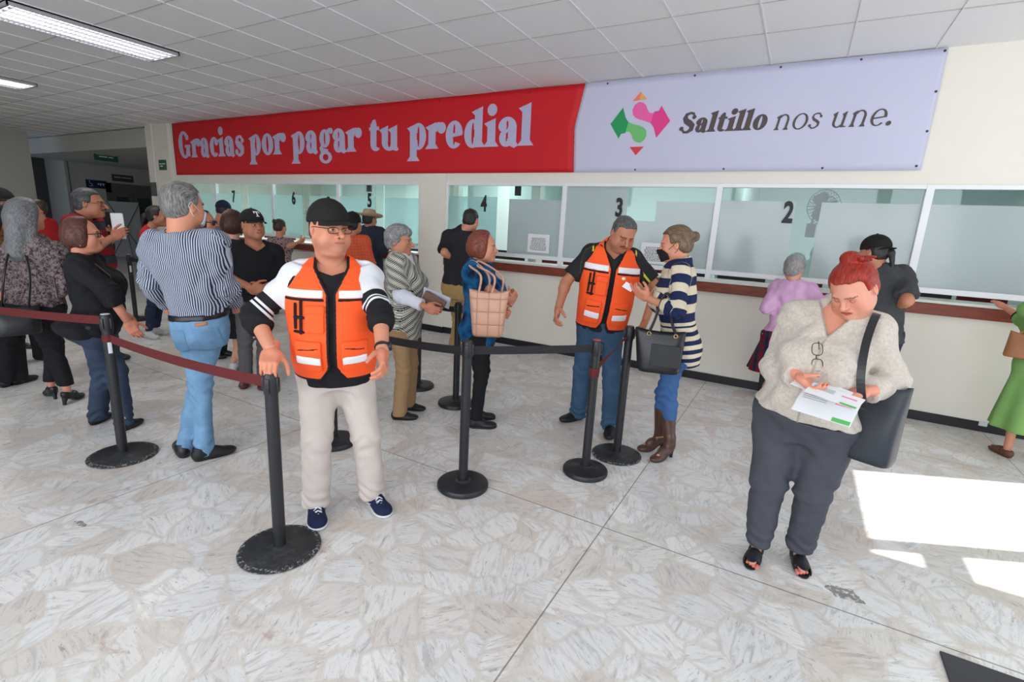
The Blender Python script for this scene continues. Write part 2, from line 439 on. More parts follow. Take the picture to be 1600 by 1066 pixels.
# counter wall
m = MB()
m.box(XL, 0, 0, XR+.1, .16, 1.116)                                  # below the windows
m.box(XL, 0, 2.15, XR+.1, .16, CZ)                                 # above the windows
m.box(XL, 0, 1.116, -11.73, .16, 2.15); m.box(-4.92, -.03, 0.09, -4.45, .16, 2.27); m.box(2.70, 0, 1.116, XR+.1, .16, 2.15)
m.box(XL, -.05, 0.0, -11.50, .0, CZ)                               # pilaster at the hall corner
structure(m, 'wall_counter', wall_cream)
m = MB(); m.box(-11.50, -.012, 0, -4.92, 0, .09); m.box(-4.92, -.045, 0, -4.45, 0, .09); m.box(-4.45, -.012, 0, XR, 0, .09); structure(m, 'baseboard_counter', base_tile)
m = MB(); m.box(XL, .16, 0, XL+.14, 5.0, CZ); structure(m, 'wall_hall_side', hall_grey)
# service counter: timber front and pale stone top
m = MB()
for a, b in ((-11.73, -4.92), (-4.45, 2.72)):
    m.bbox(a, -.055, 1.012, b, .0, 1.115, .006)
o = m.build('counter_front_trim', wood_red); tag(o, 'red brown timber edge running along the whole payment counter', 'counter trim')
o.name = 'timber_edge'
stone = plain('counter_stone', srgb(214, 216, 210), .35, var=.04, nscale=6)
m = MB()
for a, b in ((-11.73, -4.92), (-4.45, 2.72)): m.bbox(a, -.050, 1.117, b, .30, 1.142, .004)
o = m.build('countertop', stone); tag(o, 'long pale countertop under the numbered payment windows', 'countertop')

# windows
clear = glassmat('pane_clear', (.86, .95, .94), .05); frost = glassmat('pane_frosted', (.86, .93, .93), .05, .86, (.60, .67, .68)); lightfrost = glassmat('pane_light_film', (.76, .92, .92), .05, .38, (.52, .68, .69))
num_mat = plain('number_black', (.012, .012, .014), .5)
def text_mesh(txt, size, mat, name, parent, M, bold=.0, sx=1., align='CENTER', ext=.002):
    c = bpy.data.curves.new('txt', 'FONT'); c.body = txt; c.size = size; c.align_x = align; c.offset = bold; c.extrude = ext; c.resolution_u = 3
    o = bpy.data.objects.new('txt', c); COL.objects.link(o); dg = bpy.context.evaluated_depsgraph_get(); me = bpy.data.meshes.new_from_object(o.evaluated_get(dg))
    bpy.data.objects.remove(o); bpy.data.curves.remove(c)
    for v in me.vertices: v.co = M @ Vector((v.co.x*sx, v.co.y, v.co.z))
    me.materials.clear(); me.materials.append(mat); r = bpy.data.objects.new(name, me); COL.objects.link(r); r.parent = parent; return r
UP = Matrix(((1, 0, 0, 0), (0, 0, -1, 0), (0, 1, 0, 0), (0, 0, 0, 1)))       # text in XZ facing -Y
bays = [(-11.73, -10.05, None), (-10.05, -8.31, '7'), (-8.31, -6.64, '6'), (-6.64, -4.92, '5'), (-4.45, -2.64, '4'), (-2.64, -.85, '3'), (-.85, .91, '2'), (.91, 2.70, '1')]
numx = {'7': -9.47, '6': -7.74, '5': -5.94, '4': -3.82, '3': -1.93, '2': -.175, '1': 2.55}
bays[7] = (.91, 2.70, '1')
for bi, (a, b, nm) in enumerate(bays):
    r = empty('window_%d' % (bi+1), (0, 0, 0)); r['kind'] = 'structure'
    fr = MB(); w = .030
    fr.bbox(a, -.012, 1.20, b, .045, 1.25, .004); fr.bbox(a, -.012, 2.115, b, .045, 2.155, .004)
    for xx in ((a, b) if bi in (0, 4) else (b,)): fr.bbox(xx-w, -.015, 1.142, xx+w, .048, 2.155, .004)
    fr.build('window_frame', alu, r)
    zs = (1.25, 2.115); y0, y1 = .010, .016
    def pane(x0, x1, z0, z1, mt, y=.010, name='glass_pane'):
        q = MB(); q.box(x0, y, z0, x1, y+.006, z1); return q.build(name, mt, r)
    if nm == '2': pane(a+.03, -.115, zs[0], 1.985, frost); pane(a+.03, -.115, 1.985, zs[1], clear); pane(-.115, .10, *zs, clear); pane(.10, b-.03, zs[0], 1.985, frost, .022); pane(.10, b-.03, 1.985, zs[1], clear, .022)
    elif nm == '1': pane(a+.03, b-.03, zs[0], 1.985, frost); pane(a+.03, b-.03, 1.985, zs[1], clear)
    elif nm == '3': pane(a+.03, -1.845, *zs, frost); pane(-1.845, -1.50, zs[0], 1.74, frost, .022); pane(-1.845, -1.50, 1.74, zs[1], clear, .022); pane(-1.50, b-.03, zs[0], 1.96, frost, .010); pane(-1.50, b-.03, 1.96, zs[1], clear, .010)
    elif nm == '4': pane(a+.03, -3.62, zs[0], 1.97, lightfrost); pane(a+.03, -3.62, 1.97, zs[1], clear); pane(-3.44, b-.03, zs[0], 1.95, frost, .022); pane(-3.44, b-.03, 1.95, zs[1], clear, .022)
    else:
        c_ = (a+b)/2+.02
        pane(a+.03, c_-.08, zs[0], 1.93, lightfrost); pane(a+.03, c_-.08, 1.93, zs[1], clear); pane(c_-.08, c_+.10, *zs, clear); pane(c_+.10, b-.03, zs[0], 1.93, lightfrost, .022); pane(c_+.10, b-.03, 1.93, zs[1], clear, .022)
    if nm and nm != '1': text_mesh(nm, .285, num_mat, 'number_sticker', r, Matrix.Translation((numx[nm], -.004, 1.785)) @ UP, .010, .66)

# notices taped to the glass
paper = plain('paper_white', (.80, .81, .83), .7, var=.02); ink = plain('ink_grey', (.12, .12, .13), .8, var=0)
def notice(x0, z0, x1, z1, label, y=-.004, lines=11, seed=1):
    rnd = random.Random(seed); r = empty('notice', ((x0+x1)/2, y, (z0+z1)/2)); tag(r, label, 'notice', None)
    q = MB(); q.box(x0-(x0+x1)/2, -.0012, -(z1-z0)/2, x1-(x0+x1)/2, 0, (z1-z0)/2); q.build('paper', paper, r)
    q = MB(); W = (x1-x0); H = (z1-z0)
    for i in range(lines):
        z = H/2-H*.22-i*H*.70/lines; x = -W*.40*rnd.uniform(.75, 1); e = -x
        while x < e:
            l = rnd.uniform(.012, .035); q.box(x, -.0018, z-.0042, min(x+l, e), -.0012, z+.0042); x += l+.007
    q.build('print', ink, r)
notice(-3.115, 1.285, -2.80, 1.52, 'printed white notice taped low on the frosted glass of window four', lines=10)
notice(-1.62, 1.262, -1.31, 1.50, 'printed white notice on the glass behind the vest man and the striped sweater woman', lines=10, seed=4)

# office behind the glass
teal = plain('office_wall', srgb(206, 222, 221), .8, var=.02, nscale=2); off_floor = plain('office_floor', srgb(150, 150, 145), .5)
m = MB(); m.box(XL+.14, 4.3, 0, XR+.1, 4.45, 2.9); m.box(XR, .16, 0, XR+.1, 4.3, 2.9); structure(m, 'wall_office_back', teal)
m = MB(); m.box(XL+.1, .16, 2.86, XR+.1, 4.45, 2.95); structure(m, 'trim_3', plain('office_ceiling', srgb(225, 232, 230), .8))
m = MB()
for xx in (-4.72, -.90): m.box(xx, .9, 0, xx+.1, 4.3, 2.86)
structure(m, 'wall_office_partition', teal)
m = MB(); m.box(-3.50, .75, 0, -3.36, .90, 2.86); m.box(-5.2, 1.1, 0, -5.05, 1.25, 2.86); structure(m, 'trim_4', wall_white)
lamp_white = emit('lamp_tube', (1, .99, .96), 9.0)
for i, (x, y) in enumerate(((-10.6, 2.0), (-8.6, 2.0), (-6.4, 2.0), (-3.9, 2.2), (-2.0, 1.6), (-.1, 1.5), (1.8, 2.2))):
    r = empty('office_lamp', (x, y, 2.86)); tag(r, ['bright office strip light seen through the leftmost window', 'bright office strip light behind window seven', 'bright office strip light behind window six and five', 'office strip light behind window four', 'office strip light behind window three', 'office strip light shining behind window two', 'office strip light behind window one'][i], 'ceiling light', 'strip lights in the office')
    q = MB(); q.box(-.62, -.10, -.05, .62, .10, 0); q.build('lamp_housing', alu, r); q = MB(); q.box(-.58, -.07, -.06, .58, .07, -.05); q.build('diffuser', lamp_white, r)
for (x, e) in ((-9.5, 80), (-6.6, 80), (-2.8, 34), (.6, 16)): add_light('office_light', 'AREA', (x, 2.0, 2.78), e, (.95, 1, .99), (0, 0, -1), 2.6, .5)

# office furniture: desks, screens, chairs, fans
lam = plain('desk_laminate', srgb(196, 198, 192), .5); blk = plain('black_plastic', (.014, .014, .016), .4); redvin = plain('red_vinyl', srgb(110, 28, 30), .5); chrome = plain('chrome', (.6, .6, .62), .25, 1., var=0)
names = {None: 'the leftmost window', '7': 'window seven', '6': 'window six', '5': 'window five', '4': 'window four', '3': 'window three', '2': 'window two', '1': 'window one'}
for bi, (a, b, nm) in enumerate(bays):
    c = (a+b)/2; nmv = names[nm]
    r = empty('office_desk', (c, .75, 0)); tag(r, 'clerk desk standing behind '+nmv, 'desk', 'clerk desks behind the glass')
    q = MB(); q.bbox(-.76, -.40, .72, .76, .33, .75, .004); q.build('desk_top', lam, r)
    for sx in (-.74, .71): q = MB(); q.box(sx, -.38, 0, sx+.03, .30, .72); q.build('side_panel', lam, r)
    mx = {'4': c-.2, '3': c+.55, '2': c-.75+.15, '1': c-.70}.get(nm, c+.35)
    r = empty('computer_monitor', (mx, .62, .75)); tag(r, 'black computer monitor on the desk behind '+nmv, 'monitor', 'clerk monitors behind the glass')
    q = MB(); q.bbox(-.26, -.02, .16, .26, .02, .50, .006); q.build('screen', blk, r); q = MB(); q.cyl((0, .01, .02), (0, .01, .2), .02); q.bbox(-.12, -.08, 0, .12, .08, .02, .004); q.build('stand', blk, r)
    r = empty('office_chair', (c+.05, 1.45, 0)); tag(r, 'dark red office chair behind the desk of '+nmv, 'chair', 'clerk chairs behind the glass')
    q = MB(); q.bbox(-.24, -.22, .44, .24, .22, .52, .02); q.build('seat', redvin, r); q = MB(); q.bbox(-.22, .20, .62, .22, .26, 1.16, .02); q.build('backrest', redvin, r)
    q = MB(); q.cyl((0, 0, .08), (0, 0, .44), .025); q.box(-.02, .20, .46, .02, .23, .64); q.build('column', blk, r)
    for k in range(5):
        an_ = k*2*math.pi/5; q = MB(); q.tube([(0, 0, .10), (.26*math.cos(an_), .26*math.sin(an_), .05)], [.022, .015], 8); q.lathe([(0, -.025), (.02, -.02), (.026, 0), (.02, .02), (0, .025)], 10, (.27*math.cos(an_), .27*math.sin(an_), .027)); q.build('caster_leg', blk, r)
def wall_fan(x, y, z, label, rz=0.):
    r = empty('wall_fan', (x, y, z), rz); tag(r, label, 'fan', None)
    cage = MB(); R_ = .19
    for k in range(28):
        an_ = k*2*math.pi/28; cage.tube([(0, -.10, 0), (R_*.6*math.cos(an_), -.095, R_*.6*math.sin(an_)), (R_*math.cos(an_), -.03, R_*math.sin(an_)), (R_*.7*math.cos(an_), .06, R_*.7*math.sin(an_)), (0, .07, 0)], .0028, 4)
    for rr, yy in ((R_, -.03), (R_*.6, -.095), (.05, -.105)): cage.tube([(rr*math.cos(i*math.pi/16), yy, rr*math.sin(i*math.pi/16)) for i in range(32)], .004, 6, closed=True)
    cage.build('cage', blk, r)
    for k in range(3):
        an_ = k*2*math.pi/3; bl = MB(); vs = []
        for i in range(7):
            rr = .03+.13*i/6; wd = .03+.05*math.sin(i/6*2.6)
            for s_, yy in ((-1, -.045), (1, -.015)): vs.append((rr*math.cos(an_)-s_*wd*math.sin(an_), yy, rr*math.sin(an_)+s_*wd*math.cos(an_)))
        vs2 = [(v[0], v[1]+.003, v[2]) for v in vs]; n_ = len(vs); fs = []
        for i in range(6): fs += [(2*i, 2*i+1, 2*i+3, 2*i+2), (n_+2*i, n_+2*i+2, n_+2*i+3, n_+2*i+1), (2*i, 2*i+2, n_+2*i+2, n_+2*i), (2*i+1, n_+2*i+1, n_+2*i+3, 2*i+3)]
        fs += [(0, n_, n_+1, 1), (12, 13, n_+13, n_+12)]; bl.add(vs+vs2, fs); bl.build('blade', plain('fan_blade', (.06, .065, .07), .4), r)
    h = MB(); h.lathe([(0, -.04), (.035, -.03), (.045, .03), (.04, .10), (0, .12)], 20, M=Matrix.Rotation(-math.pi/2, 4, 'X')); h.tube([(0, .08, 0), (0, .14, -.08), (0, .16, -.22)], .014, 8); h.bbox(-.05, .14, -.34, .05, .18, -.18, .008); h.build('motor_bracket', blk, r)
wall_fan(.13, 1.0, 2.0, 'black caged fan hanging behind the clear strip of window two', .5)
wall_fan(-3.98, 1.1, 2.42, 'black caged fan behind the top of window four', .2)
wall_fan(-7.2, 1.1, 2.44, 'black caged fan behind the top of window six', .2)

# ---------------------------------------------------------------- the hall beyond the counter, at the far left
m = MB(); m.box(-17.2, YB, 0, -17.0, -.50, CZ); structure(m, 'wall_left', hall_grey)
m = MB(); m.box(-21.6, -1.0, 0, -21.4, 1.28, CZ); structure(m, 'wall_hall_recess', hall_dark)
m = MB(); m.box(-20.2, 1.28, 0, -20.0, 5.2, CZ); m.box(-21.6, 1.20, 0, -20.0, 1.30, CZ); m.box(-22.5, 5.0, 0, XL+.14, 5.15, CZ); structure(m, 'wall_hall_back', hall_grey)
m = MB(); m.box(-20.0, .05, 2.86, XL, 5.0, CZ-.02); structure(m, 'trim_5', hall_grey)
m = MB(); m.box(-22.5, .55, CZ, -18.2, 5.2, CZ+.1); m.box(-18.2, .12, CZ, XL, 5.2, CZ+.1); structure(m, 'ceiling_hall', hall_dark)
steel = plain('brushed_steel', srgb(120, 118, 114), .4, .5); dglass = plain('lift_glass', (.05, .06, .06), .1)
r = empty('door_1', (-19.98, 2.95, 0)); r['kind'] = 'structure'
q = MB(); q.box(0, -.75, 0, .06, -.62, 2.32); q.box(0, .62, 0, .06, .75, 2.32); q.box(0, -.75, 2.02, .06, .75, 2.32); q.build('door_frame', steel, r)
q = MB(); q.box(0, -.62, 0, .03, -.01, 2.02); q.box(0, .01, 0, .03, .62, 2.02); q.build('door_panel', steel, r)
q = MB(); q.box(.03, -.50, .9, .034, -.12, 1.9); q.build('door_glass', dglass, r); q = MB(); q.box(.03, .12, .9, .034, .50, 1.9); q.build('door_glass', dglass, r)
# signs
sign_green = plain('sign_green', srgb(38, 92, 70), .5, var=.02); sign_blue = plain('sign_blue', srgb(34, 38, 78), .5, var=.02); sgw = plain('sign_mark', srgb(215, 220, 220), .5, var=0)
SX = Matrix(((0, 0, 1, 0), (1, 0, 0, 0), (0, 1, 0, 0), (0, 0, 0, 1)))          # text in YZ facing +X
def sign(loc, w, h, mat, label, M, marks, hang=0):
    r = empty('wall_sign', loc); tag(r, label, 'sign'); q = MB(); q.box(-w/2, -h/2, -.01, w/2, h/2, 0, M=M); q.build('sign_board', mat, r)
    q = MB()
    for (x0, y0, x1, y1) in marks: q.box(x0*w/2, y0*h/2, 0.0005, x1*w/2, y1*h/2, .002, M=M)
    q.build('sign_print', sgw, r)
    if hang: q = MB(); q.cyl((0, -w*.35, h/2), (0, -w*.35, hang), .006, 6); q.build('hanger', blk, r); q = MB(); q.cyl((0, w*.35, h/2), (0, w*.35, hang), .006, 6); q.build('hanger', blk, r)
    return r
bars = [(-.8, .1, -.15, .3), (-.05, .1, .8, .3), (-.6, -.35, .1, -.12), (.2, -.35, .6, -.12)]
sign((-16.0, .69, 2.84), .52, .26, sign_green, 'green hanging direction sign over the hall at the far left', SX, bars, .14)
sign((-11.77, -.062, 2.47), .28, .20, sign_green, 'small green sign on the pilaster beside the red banner', UP, bars[:3])
r = sign((-19.985, 1.97, 2.24), .56, .25, sign_blue, 'dark blue accessibility sign with wheelchair symbol on the hall wall', SX, [(.1, -.1, .25, .25), (.32, -.3, .45, .3), (.6, -.3, .7, .3), (.5, .1, .85, .3)])
q = MB(); q.tube([(-.17+.045*math.cos(a), -.03+.045*math.sin(a), .003) for a in np.linspace(-2.6, .8, 12)], .008, 6); q.tube([(-.185, .06, .003), (-.175, .01, .003), (-.13, .01, .003), (-.115, -.06, .003), (-.10, -.06, .003)], .008, 6); q.lathe([(0, .002), (.014, 0)], 12, (-.187, .085, .002))
q.v = [tuple(SX @ Vector(v)) for v in q.v]; q.build('wheelchair_symbol', sgw, r)
sign((-19.985, 2.72, 2.50), .62, .22, plain('sign_grey', srgb(70, 74, 70), .5), 'grey sign over the lift doors in the hall', SX, bars[:2])
sign((-19.985, 2.08, 1.55), .16, .2, sign_green, 'tiny green sign on the hall wall beside the lift', SX, bars[:1])
r = empty('meter_box', (-12.2, -.055, 1.98)); tag(r, 'dark grey switch box on the pilaster beside the leftmost window', 'switch box'); q = MB(); q.bbox(-.09, -.03, -.14, .09, 0, .14, .005); q.build('box', plain('box_grey', srgb(90, 86, 86), .6), r)
r = empty('cable_conduit', (-12.07, -.05, 0)); tag(r, 'thin white conduit running down the pilaster beside the banner', 'conduit'); q = MB(); q.cyl((0, -.012, 2.13), (0, -.012, CZ), .012, 8); q.build('pipe', alu, r)
# the back of a banner stand
r = empty('banner_stand', (-17.6, 1.62, 0)); tag(r, 'pale banner on an X shaped stand seen from behind in the hall', 'banner stand')
q = MB(); q.box(-.004, -.42, .12, .004, .42, 1.72); q.build('banner_sheet', plain('sheet_grey', srgb(176, 180, 186), .7), r)
for p0, p1 in (((.05, -.42, .12), (.05, .42, 1.72)), ((.05, .42, .12), (.05, -.42, 1.72)), ((.06, 0, .9), (.30, 0, 0))): q = MB(); q.cyl(p0, p1, .009, 8); q.build('strut', blk, r)
q = MB(); q.lathe([(0, -.03), (.04, -.02), (.04, .02), (0, .03)], 16, (.06, 0, .92)); q.build('hub', blk, r)

# ---------------------------------------------------------------- front and entrance walls behind and beside the camera
m = MB()
m.box(-17.2, YB-.2, 0, XR+.2, YB, .25); m.box(-17.2, YB-.2, 3.0, XR+.2, YB, CZ)
for xx in (-17.2, -12.5, -8.6, -5.0, -1.9, 1.4): m.box(xx, YB-.2, 0, xx+.28, YB, CZ)
m.box(-17.2, YB-.2, 0, -5.2, YB, CZ)
structure(m, 'wall_front', wall_cream)
# entrance side: lintel, piers and frame bars, unseen, set to shape the sun patch
m = MB()
m.box(XR, -.045, 0, XR+.12, .0, CZ); m.box(XR, -1.18, 0, XR+.05, -1.08, 2.93); m.box(XR, YB, 2.93, XR+.12, .0, CZ); m.box(XR, -2.45, 2.51, XR+.05, -1.18, 2.64); m.box(XR, -2.75, 0, XR+.15, -2.45, CZ)
for yy in (-5.0, -7.4, -9.45): m.box(XR, yy, 0, XR+.15, yy+.25, CZ)
structure(m, 'wall_right', wall_cream)
m = MB(); m.box(XR+.13, -8.0, 3.10, XR+3.0, -1.075, 3.22); structure(m, 'added_canopy', wall_white)  # unseen canopy slab, added outside to block sun beyond the patch edge
# ---------------------------------------------------------------- distance fields and surface nets
def smin(a, b, k):
    if k <= 0: return np.minimum(a, b)
    h = np.maximum(k-np.abs(a-b), 0)/k
    return np.minimum(a, b)-h*h*k*.25
def smax(a, b, k): return -smin(-a, -b, k)
def vec(*a): return np.array(a, dtype=float)
def nrm(v): v = np.asarray(v, float); return v/(np.linalg.norm(v)+1e-12)

class Field:
    def __init__(s, lo, hi, h):
        s.lo = np.asarray(lo, float); s.h = h
        s.n = np.maximum(((np.asarray(hi, float)-s.lo)/h).astype(int)+2, 4)
        s.F = np.full(tuple(s.n), .3, dtype=np.float32)
        s.ax = [(s.lo[i]+h*np.arange(s.n[i])).astype(np.float32) for i in range(3)]
    def do(s, fn, lo, hi, k=.02, op='u'):
        sl = []
        for i in range(3):
            a = int(max(0, math.floor((lo[i]-k-2*s.h-s.lo[i])/s.h))); b = int(min(s.n[i], math.ceil((hi[i]+k+2*s.h-s.lo[i])/s.h)+1))
            if a >= b: return s
            sl.append(slice(a, b))
        sl = tuple(sl)
        X = s.ax[0][sl[0]][:, None, None]; Y = s.ax[1][sl[1]][None, :, None]; Z = s.ax[2][sl[2]][None, None, :]
        d = fn(X, Y, Z)
        F = s.F[sl]
        s.F[sl] = smin(F, d, k) if op == 'u' else (smax(F, -d, k) if op == 's' else smax(F, d, k))
        return s
    def cap(s, a, b, ra, rb=None, k=.02, op='u', clip=None):
        """tapered limb; clip=(point, direction) cuts away what lies beyond"""
        a = np.asarray(a, float); b = np.asarray(b, float); rb = ra if rb is None else rb
        m = max(ra, rb); ab = b-a; L2 = float(ab @ ab)+1e-9
        def fn(X, Y, Z):
            px, py, pz = X-a[0], Y-a[1], Z-a[2]
            t = np.clip((px*ab[0]+py*ab[1]+pz*ab[2])/L2, 0, 1)
            d = np.sqrt((px-t*ab[0])**2+(py-t*ab[1])**2+(pz-t*ab[2])**2)-(ra+(rb-ra)*t)
            if clip is not None:
                c, n = clip
                d = smax(d, (X-c[0])*n[0]+(Y-c[1])*n[1]+(Z-c[2])*n[2], .006)
            return d
        return s.do(fn, np.minimum(a, b)-m, np.maximum(a, b)+m, k, op)
    def ell(s, c, r, R=None, k=.02, op='u', clip=None):
        c = np.asarray(c, float); r = np.asarray(r, float); m = float(r.max())
        def fn(X, Y, Z):
            x, y, z = X-c[0], Y-c[1], Z-c[2]
            if R is not None:
                x, y, z = (x*R[0][0]+y*R[0][1]+z*R[0][2], x*R[1][0]+y*R[1][1]+z*R[1][2], x*R[2][0]+y*R[2][1]+z*R[2][2])
            k0 = np.sqrt((x/r[0])**2+(y/r[1])**2+(z/r[2])**2); k1 = np.sqrt((x/r[0]**2)**2+(y/r[1]**2)**2+(z/r[2]**2)**2)+1e-6
            d = k0*(k0-1)/k1
            if clip is not None: d = smax(d, clip(X, Y, Z), .006)
            return d
        return s.do(fn, c-m, c+m, k, op)
    def box(s, c, half, R=None, rad=.01, k=.01, op='u'):
        c = np.asarray(c, float); m = float(np.linalg.norm(half))
        def fn(X, Y, Z):
            x, y, z = X-c[0], Y-c[1], Z-c[2]
            if R is not None:
                x, y, z = (x*R[0][0]+y*R[0][1]+z*R[0][2], x*R[1][0]+y*R[1][1]+z*R[1][2], x*R[2][0]+y*R[2][1]+z*R[2][2])
            qx, qy, qz = np.abs(x)-half[0]+rad, np.abs(y)-half[1]+rad, np.abs(z)-half[2]+rad
            return np.sqrt(np.maximum(qx, 0)**2+np.maximum(qy, 0)**2+np.maximum(qz, 0)**2)+np.minimum(np.maximum(qx, np.maximum(qy, qz)), 0)-rad
        return s.do(fn, c-m, c+m, k, op)
    def all(s, fn, k=.005, op='i'):
        return s.do(fn, s.lo, s.lo+s.h*s.n, k, op)
    def mesh(s):
        F = s.F.copy()
        F[0] = F[-1] = .3; F[:, 0] = F[:, -1] = .3; F[:, :, 0] = F[:, :, -1] = .3
        S = F < 0; nx, ny, nz = F.shape
        cs = [(i, j, k) for i in (0, 1) for j in (0, 1) for k in (0, 1)]
        cnt = np.zeros((nx-1, ny-1, nz-1), dtype=np.int8)
        for (i, j, k) in cs: cnt += S[i:nx-1+i, j:ny-1+j, k:nz-1+k]
        act = (cnt > 0) & (cnt < 8)
        idx = np.argwhere(act)
        if len(idx) == 0: return np.zeros((0, 3)), np.zeros((0, 4), int)
        cid = np.full(act.shape, -1, dtype=np.int64); cid[act] = np.arange(len(idx))
        acc = np.zeros((len(idx), 3)); num = np.zeros(len(idx))
        vals = {c: F[idx[:, 0]+c[0], idx[:, 1]+c[1], idx[:, 2]+c[2]].astype(float) for c in cs}
        for c in cs:
            for ax in range(3):
                if c[ax] == 0:
                    d = list(c); d[ax] = 1; d = tuple(d)
                    a, b = vals[c], vals[d]; mk = (a < 0) != (b < 0)
                    t = np.where(mk, a/(a-b+1e-12), 0)
                    pt = np.zeros((len(idx), 3)); pt[:] = c; pt[:, ax] = t
                    acc[mk] += pt[mk]; num[mk] += 1
        V = s.lo+s.h*(idx+acc/num[:, None])
        Q = []
        for ax in range(3):
            o = [(1, 2), (2, 0), (0, 1)][ax]
            sl0 = [slice(1, -1)]*3; sl1 = [slice(1, -1)]*3
            sl0[ax] = slice(0, -1); sl1[ax] = slice(1, None)
            A = S[tuple(sl0)]; B = S[tuple(sl1)]
            e = np.argwhere(A != B); fl = A[tuple(e.T)]
            off = np.ones(3, int); off[ax] = 0
            e = e+off
            def cell(du, dv):
                q = e.copy(); q[:, o[0]] -= du; q[:, o[1]] -= dv; return cid[q[:, 0], q[:, 1], q[:, 2]]
            q = np.stack([cell(0, 0), cell(1, 0), cell(1, 1), cell(0, 1)], 1)
            q[~fl] = q[~fl][:, ::-1]
            Q.append(q)
        return V, np.concatenate(Q)

def relax(V, Q, it=1, lam=.5):
    """light Laplacian smoothing"""
    for _ in range(it):
        acc = np.zeros_like(V); num = np.zeros(len(V))
        for a, b in ((0, 1), (1, 2), (2, 3), (3, 0)):
            np.add.at(acc, Q[:, a], V[Q[:, b]]); np.add.at(num, Q[:, a], 1)
            np.add.at(acc, Q[:, b], V[Q[:, a]]); np.add.at(num, Q[:, b], 1)
        V = V+(acc/num[:, None]-V)*lam
    return V

def wav(X, Y, Z, f, seed=0.):
    """cheap smooth pseudo noise in [-1,1]"""
    a = np.sin(X*f*1.0+2.1*np.sin(Y*f*.7+seed)+seed*1.3)+np.sin(Y*f*1.1+1.7*np.sin(Z*f*.6+seed*2)+seed)+np.sin(Z*f*.9+1.9*np.sin(X*f*.8+seed*3)+seed*.7)
    return a/3
# ---------------------------------------------------------------- people
def ease(xs, ys, x):
    """smooth interpolation through stations"""
    xs = np.asarray(xs); ys = np.asarray(ys)
    m = np.gradient(ys, xs)
    i = np.clip(np.searchsorted(xs, x)-1, 0, len(xs)-2); hh = xs[i+1]-xs[i]; t = np.clip((x-xs[i])/hh, 0, 1)
    return (ys[i]*(2*t**3-3*t**2+1)+m[i]*hh*(t**3-2*t**2+t)+ys[i+1]*(-2*t**3+3*t**2)+m[i+1]*hh*(t**3-t**2))

ST_T = [-.34, -.18, 0, .2, .45, .7, .88, 1.0, 1.09, 1.18]
ST = {'m': ([.12, .146, .160, .155, .160, .175, .172, .145, .095, .05], [.085, .108, .115, .113, .118, .125, .115, .09, .068, .045],
            [0, -.01, -.012, .005, .012, .012, 0, -.012, -.018, -.02]),
      'f': ([.125, .162, .180, .142, .138, .150, .150, .128, .082, .045], [.09, .118, .126, .105, .105, .12, .105, .082, .06, .042],
            [0, -.012, -.018, .0, .01, .012, 0, -.012, -.018, -.02])}

def skin_mat():
    if 'skin' in _mc: return _mc['skin']
    t = NT('skin'); c = t.attr('Col', 0); co = t.coord()
    nz = t.noise(co, 60, 4); c2 = t.mix(t.math('MULTIPLY', nz, .10), c, (.45, .12, .07))
    _mc['skin'] = t.finish(c2, .5, 0, t.bump(t.noise(co, 380, 2), .12, .001), .35, sub=.06)
    return _mc['skin']

def ik(A, B, la, lb, pole):
    A = np.asarray(A, float); B = np.asarray(B, float); d = B-A; D = np.linalg.norm(d)
    D2 = min(D, (la+lb)*.9995); dn = d/D
    x = (la*la-lb*lb+D2*D2)/(2*D2); y = math.sqrt(max(la*la-x*x, 0)); pl = np.asarray(pole, float); pl = nrm(pl-dn*(pl @ dn))
    return A+dn*x*(D/D2)+pl*y

def hand_mesh(h, right, curl, spread=.0, thumb=.5, point=False, sc=1.0, grip=None):
    """local: +y along the fingers, +z back of the hand, thumb at -x for a right hand"""
    f = Field((-.11, -.06, -.13), (.11, .22, .06), h)
    f.cap((0, -.055, 0), (0, .01, 0), .027, .026, k=.02)
    f.box((.002, .045, 0), (.041, .046, .0145), rad=.013, k=.02)
    f.ell((-.03, .03, -.008), (.018, .032, .016), k=.02)
    f.ell((.03, .03, -.006), (.014, .032, .014), k=.02)
    xs = [-.0305, -.0105, .0105, .0300]; Ls = [.074, .083, .077, .060]; rs = [.0092, .0096, .0092, .0082]
    tips = []
    for i in range(4):
        cu = curl[i] if isinstance(curl, (list, tuple)) else curl*(1+.06*i)
        a = 0.; p = vec(xs[i], .088-.005*abs(i-1.2), 0.001)
        sx = xs[i]*(.12+spread*6)
        for j, fr in enumerate((.46, .30, .24)):
            a += cu*(.95, 1.1, .75)[j]
            d = nrm(vec(sx*.9, math.cos(a), -math.sin(a))); q = p+d*Ls[i]*fr
            f.cap(p, q, rs[i]*(1-.07*j), rs[i]*(.93-.08*j), k=.004 if j else .009)
            p = q
        tips.append((p, d))
    th = [(-.036, .018, -.010), None, None, None]
    open_ = 1-thumb
    d1 = nrm(vec(-.75*open_-.35, .85, -.25-.75*thumb)); p = vec(*th[0]); q = p+d1*.042
    f.cap(p, q, .0145, .0115, k=.014); d2 = nrm(d1+vec(.55*thumb+.1, .25, -.35*thumb)); r = q+d2*.033; f.cap(q, r, .0115, .0105, k=.004)
    d3 = nrm(d2+vec(.35*thumb, .2, -.1)); s_ = r+d3*.026; f.cap(r, s_, .0105, .0088, k=.004)
    tips.append((s_, d3))
    V, Q = f.mesh()
    V = relax(V, Q, 1, .4)
    col = np.zeros(len(V))
    for (p_, d_) in tips:   # nails on the back of each tip
        c = p_-d_*.001
        bn = nrm(vec(0, 0, 1)-d_*d_[2]) if abs(d_[2]) < .99 else vec(0, 1, 0)
        rel = V-c; m = (np.linalg.norm(rel-bn*.006, axis=1) < .0075) & ((rel @ bn) > .004)
        col[m] = 1
    if not right: V = V*vec(-1, 1, 1); Q = Q[:, ::-1]
    return V*sc, Q, col

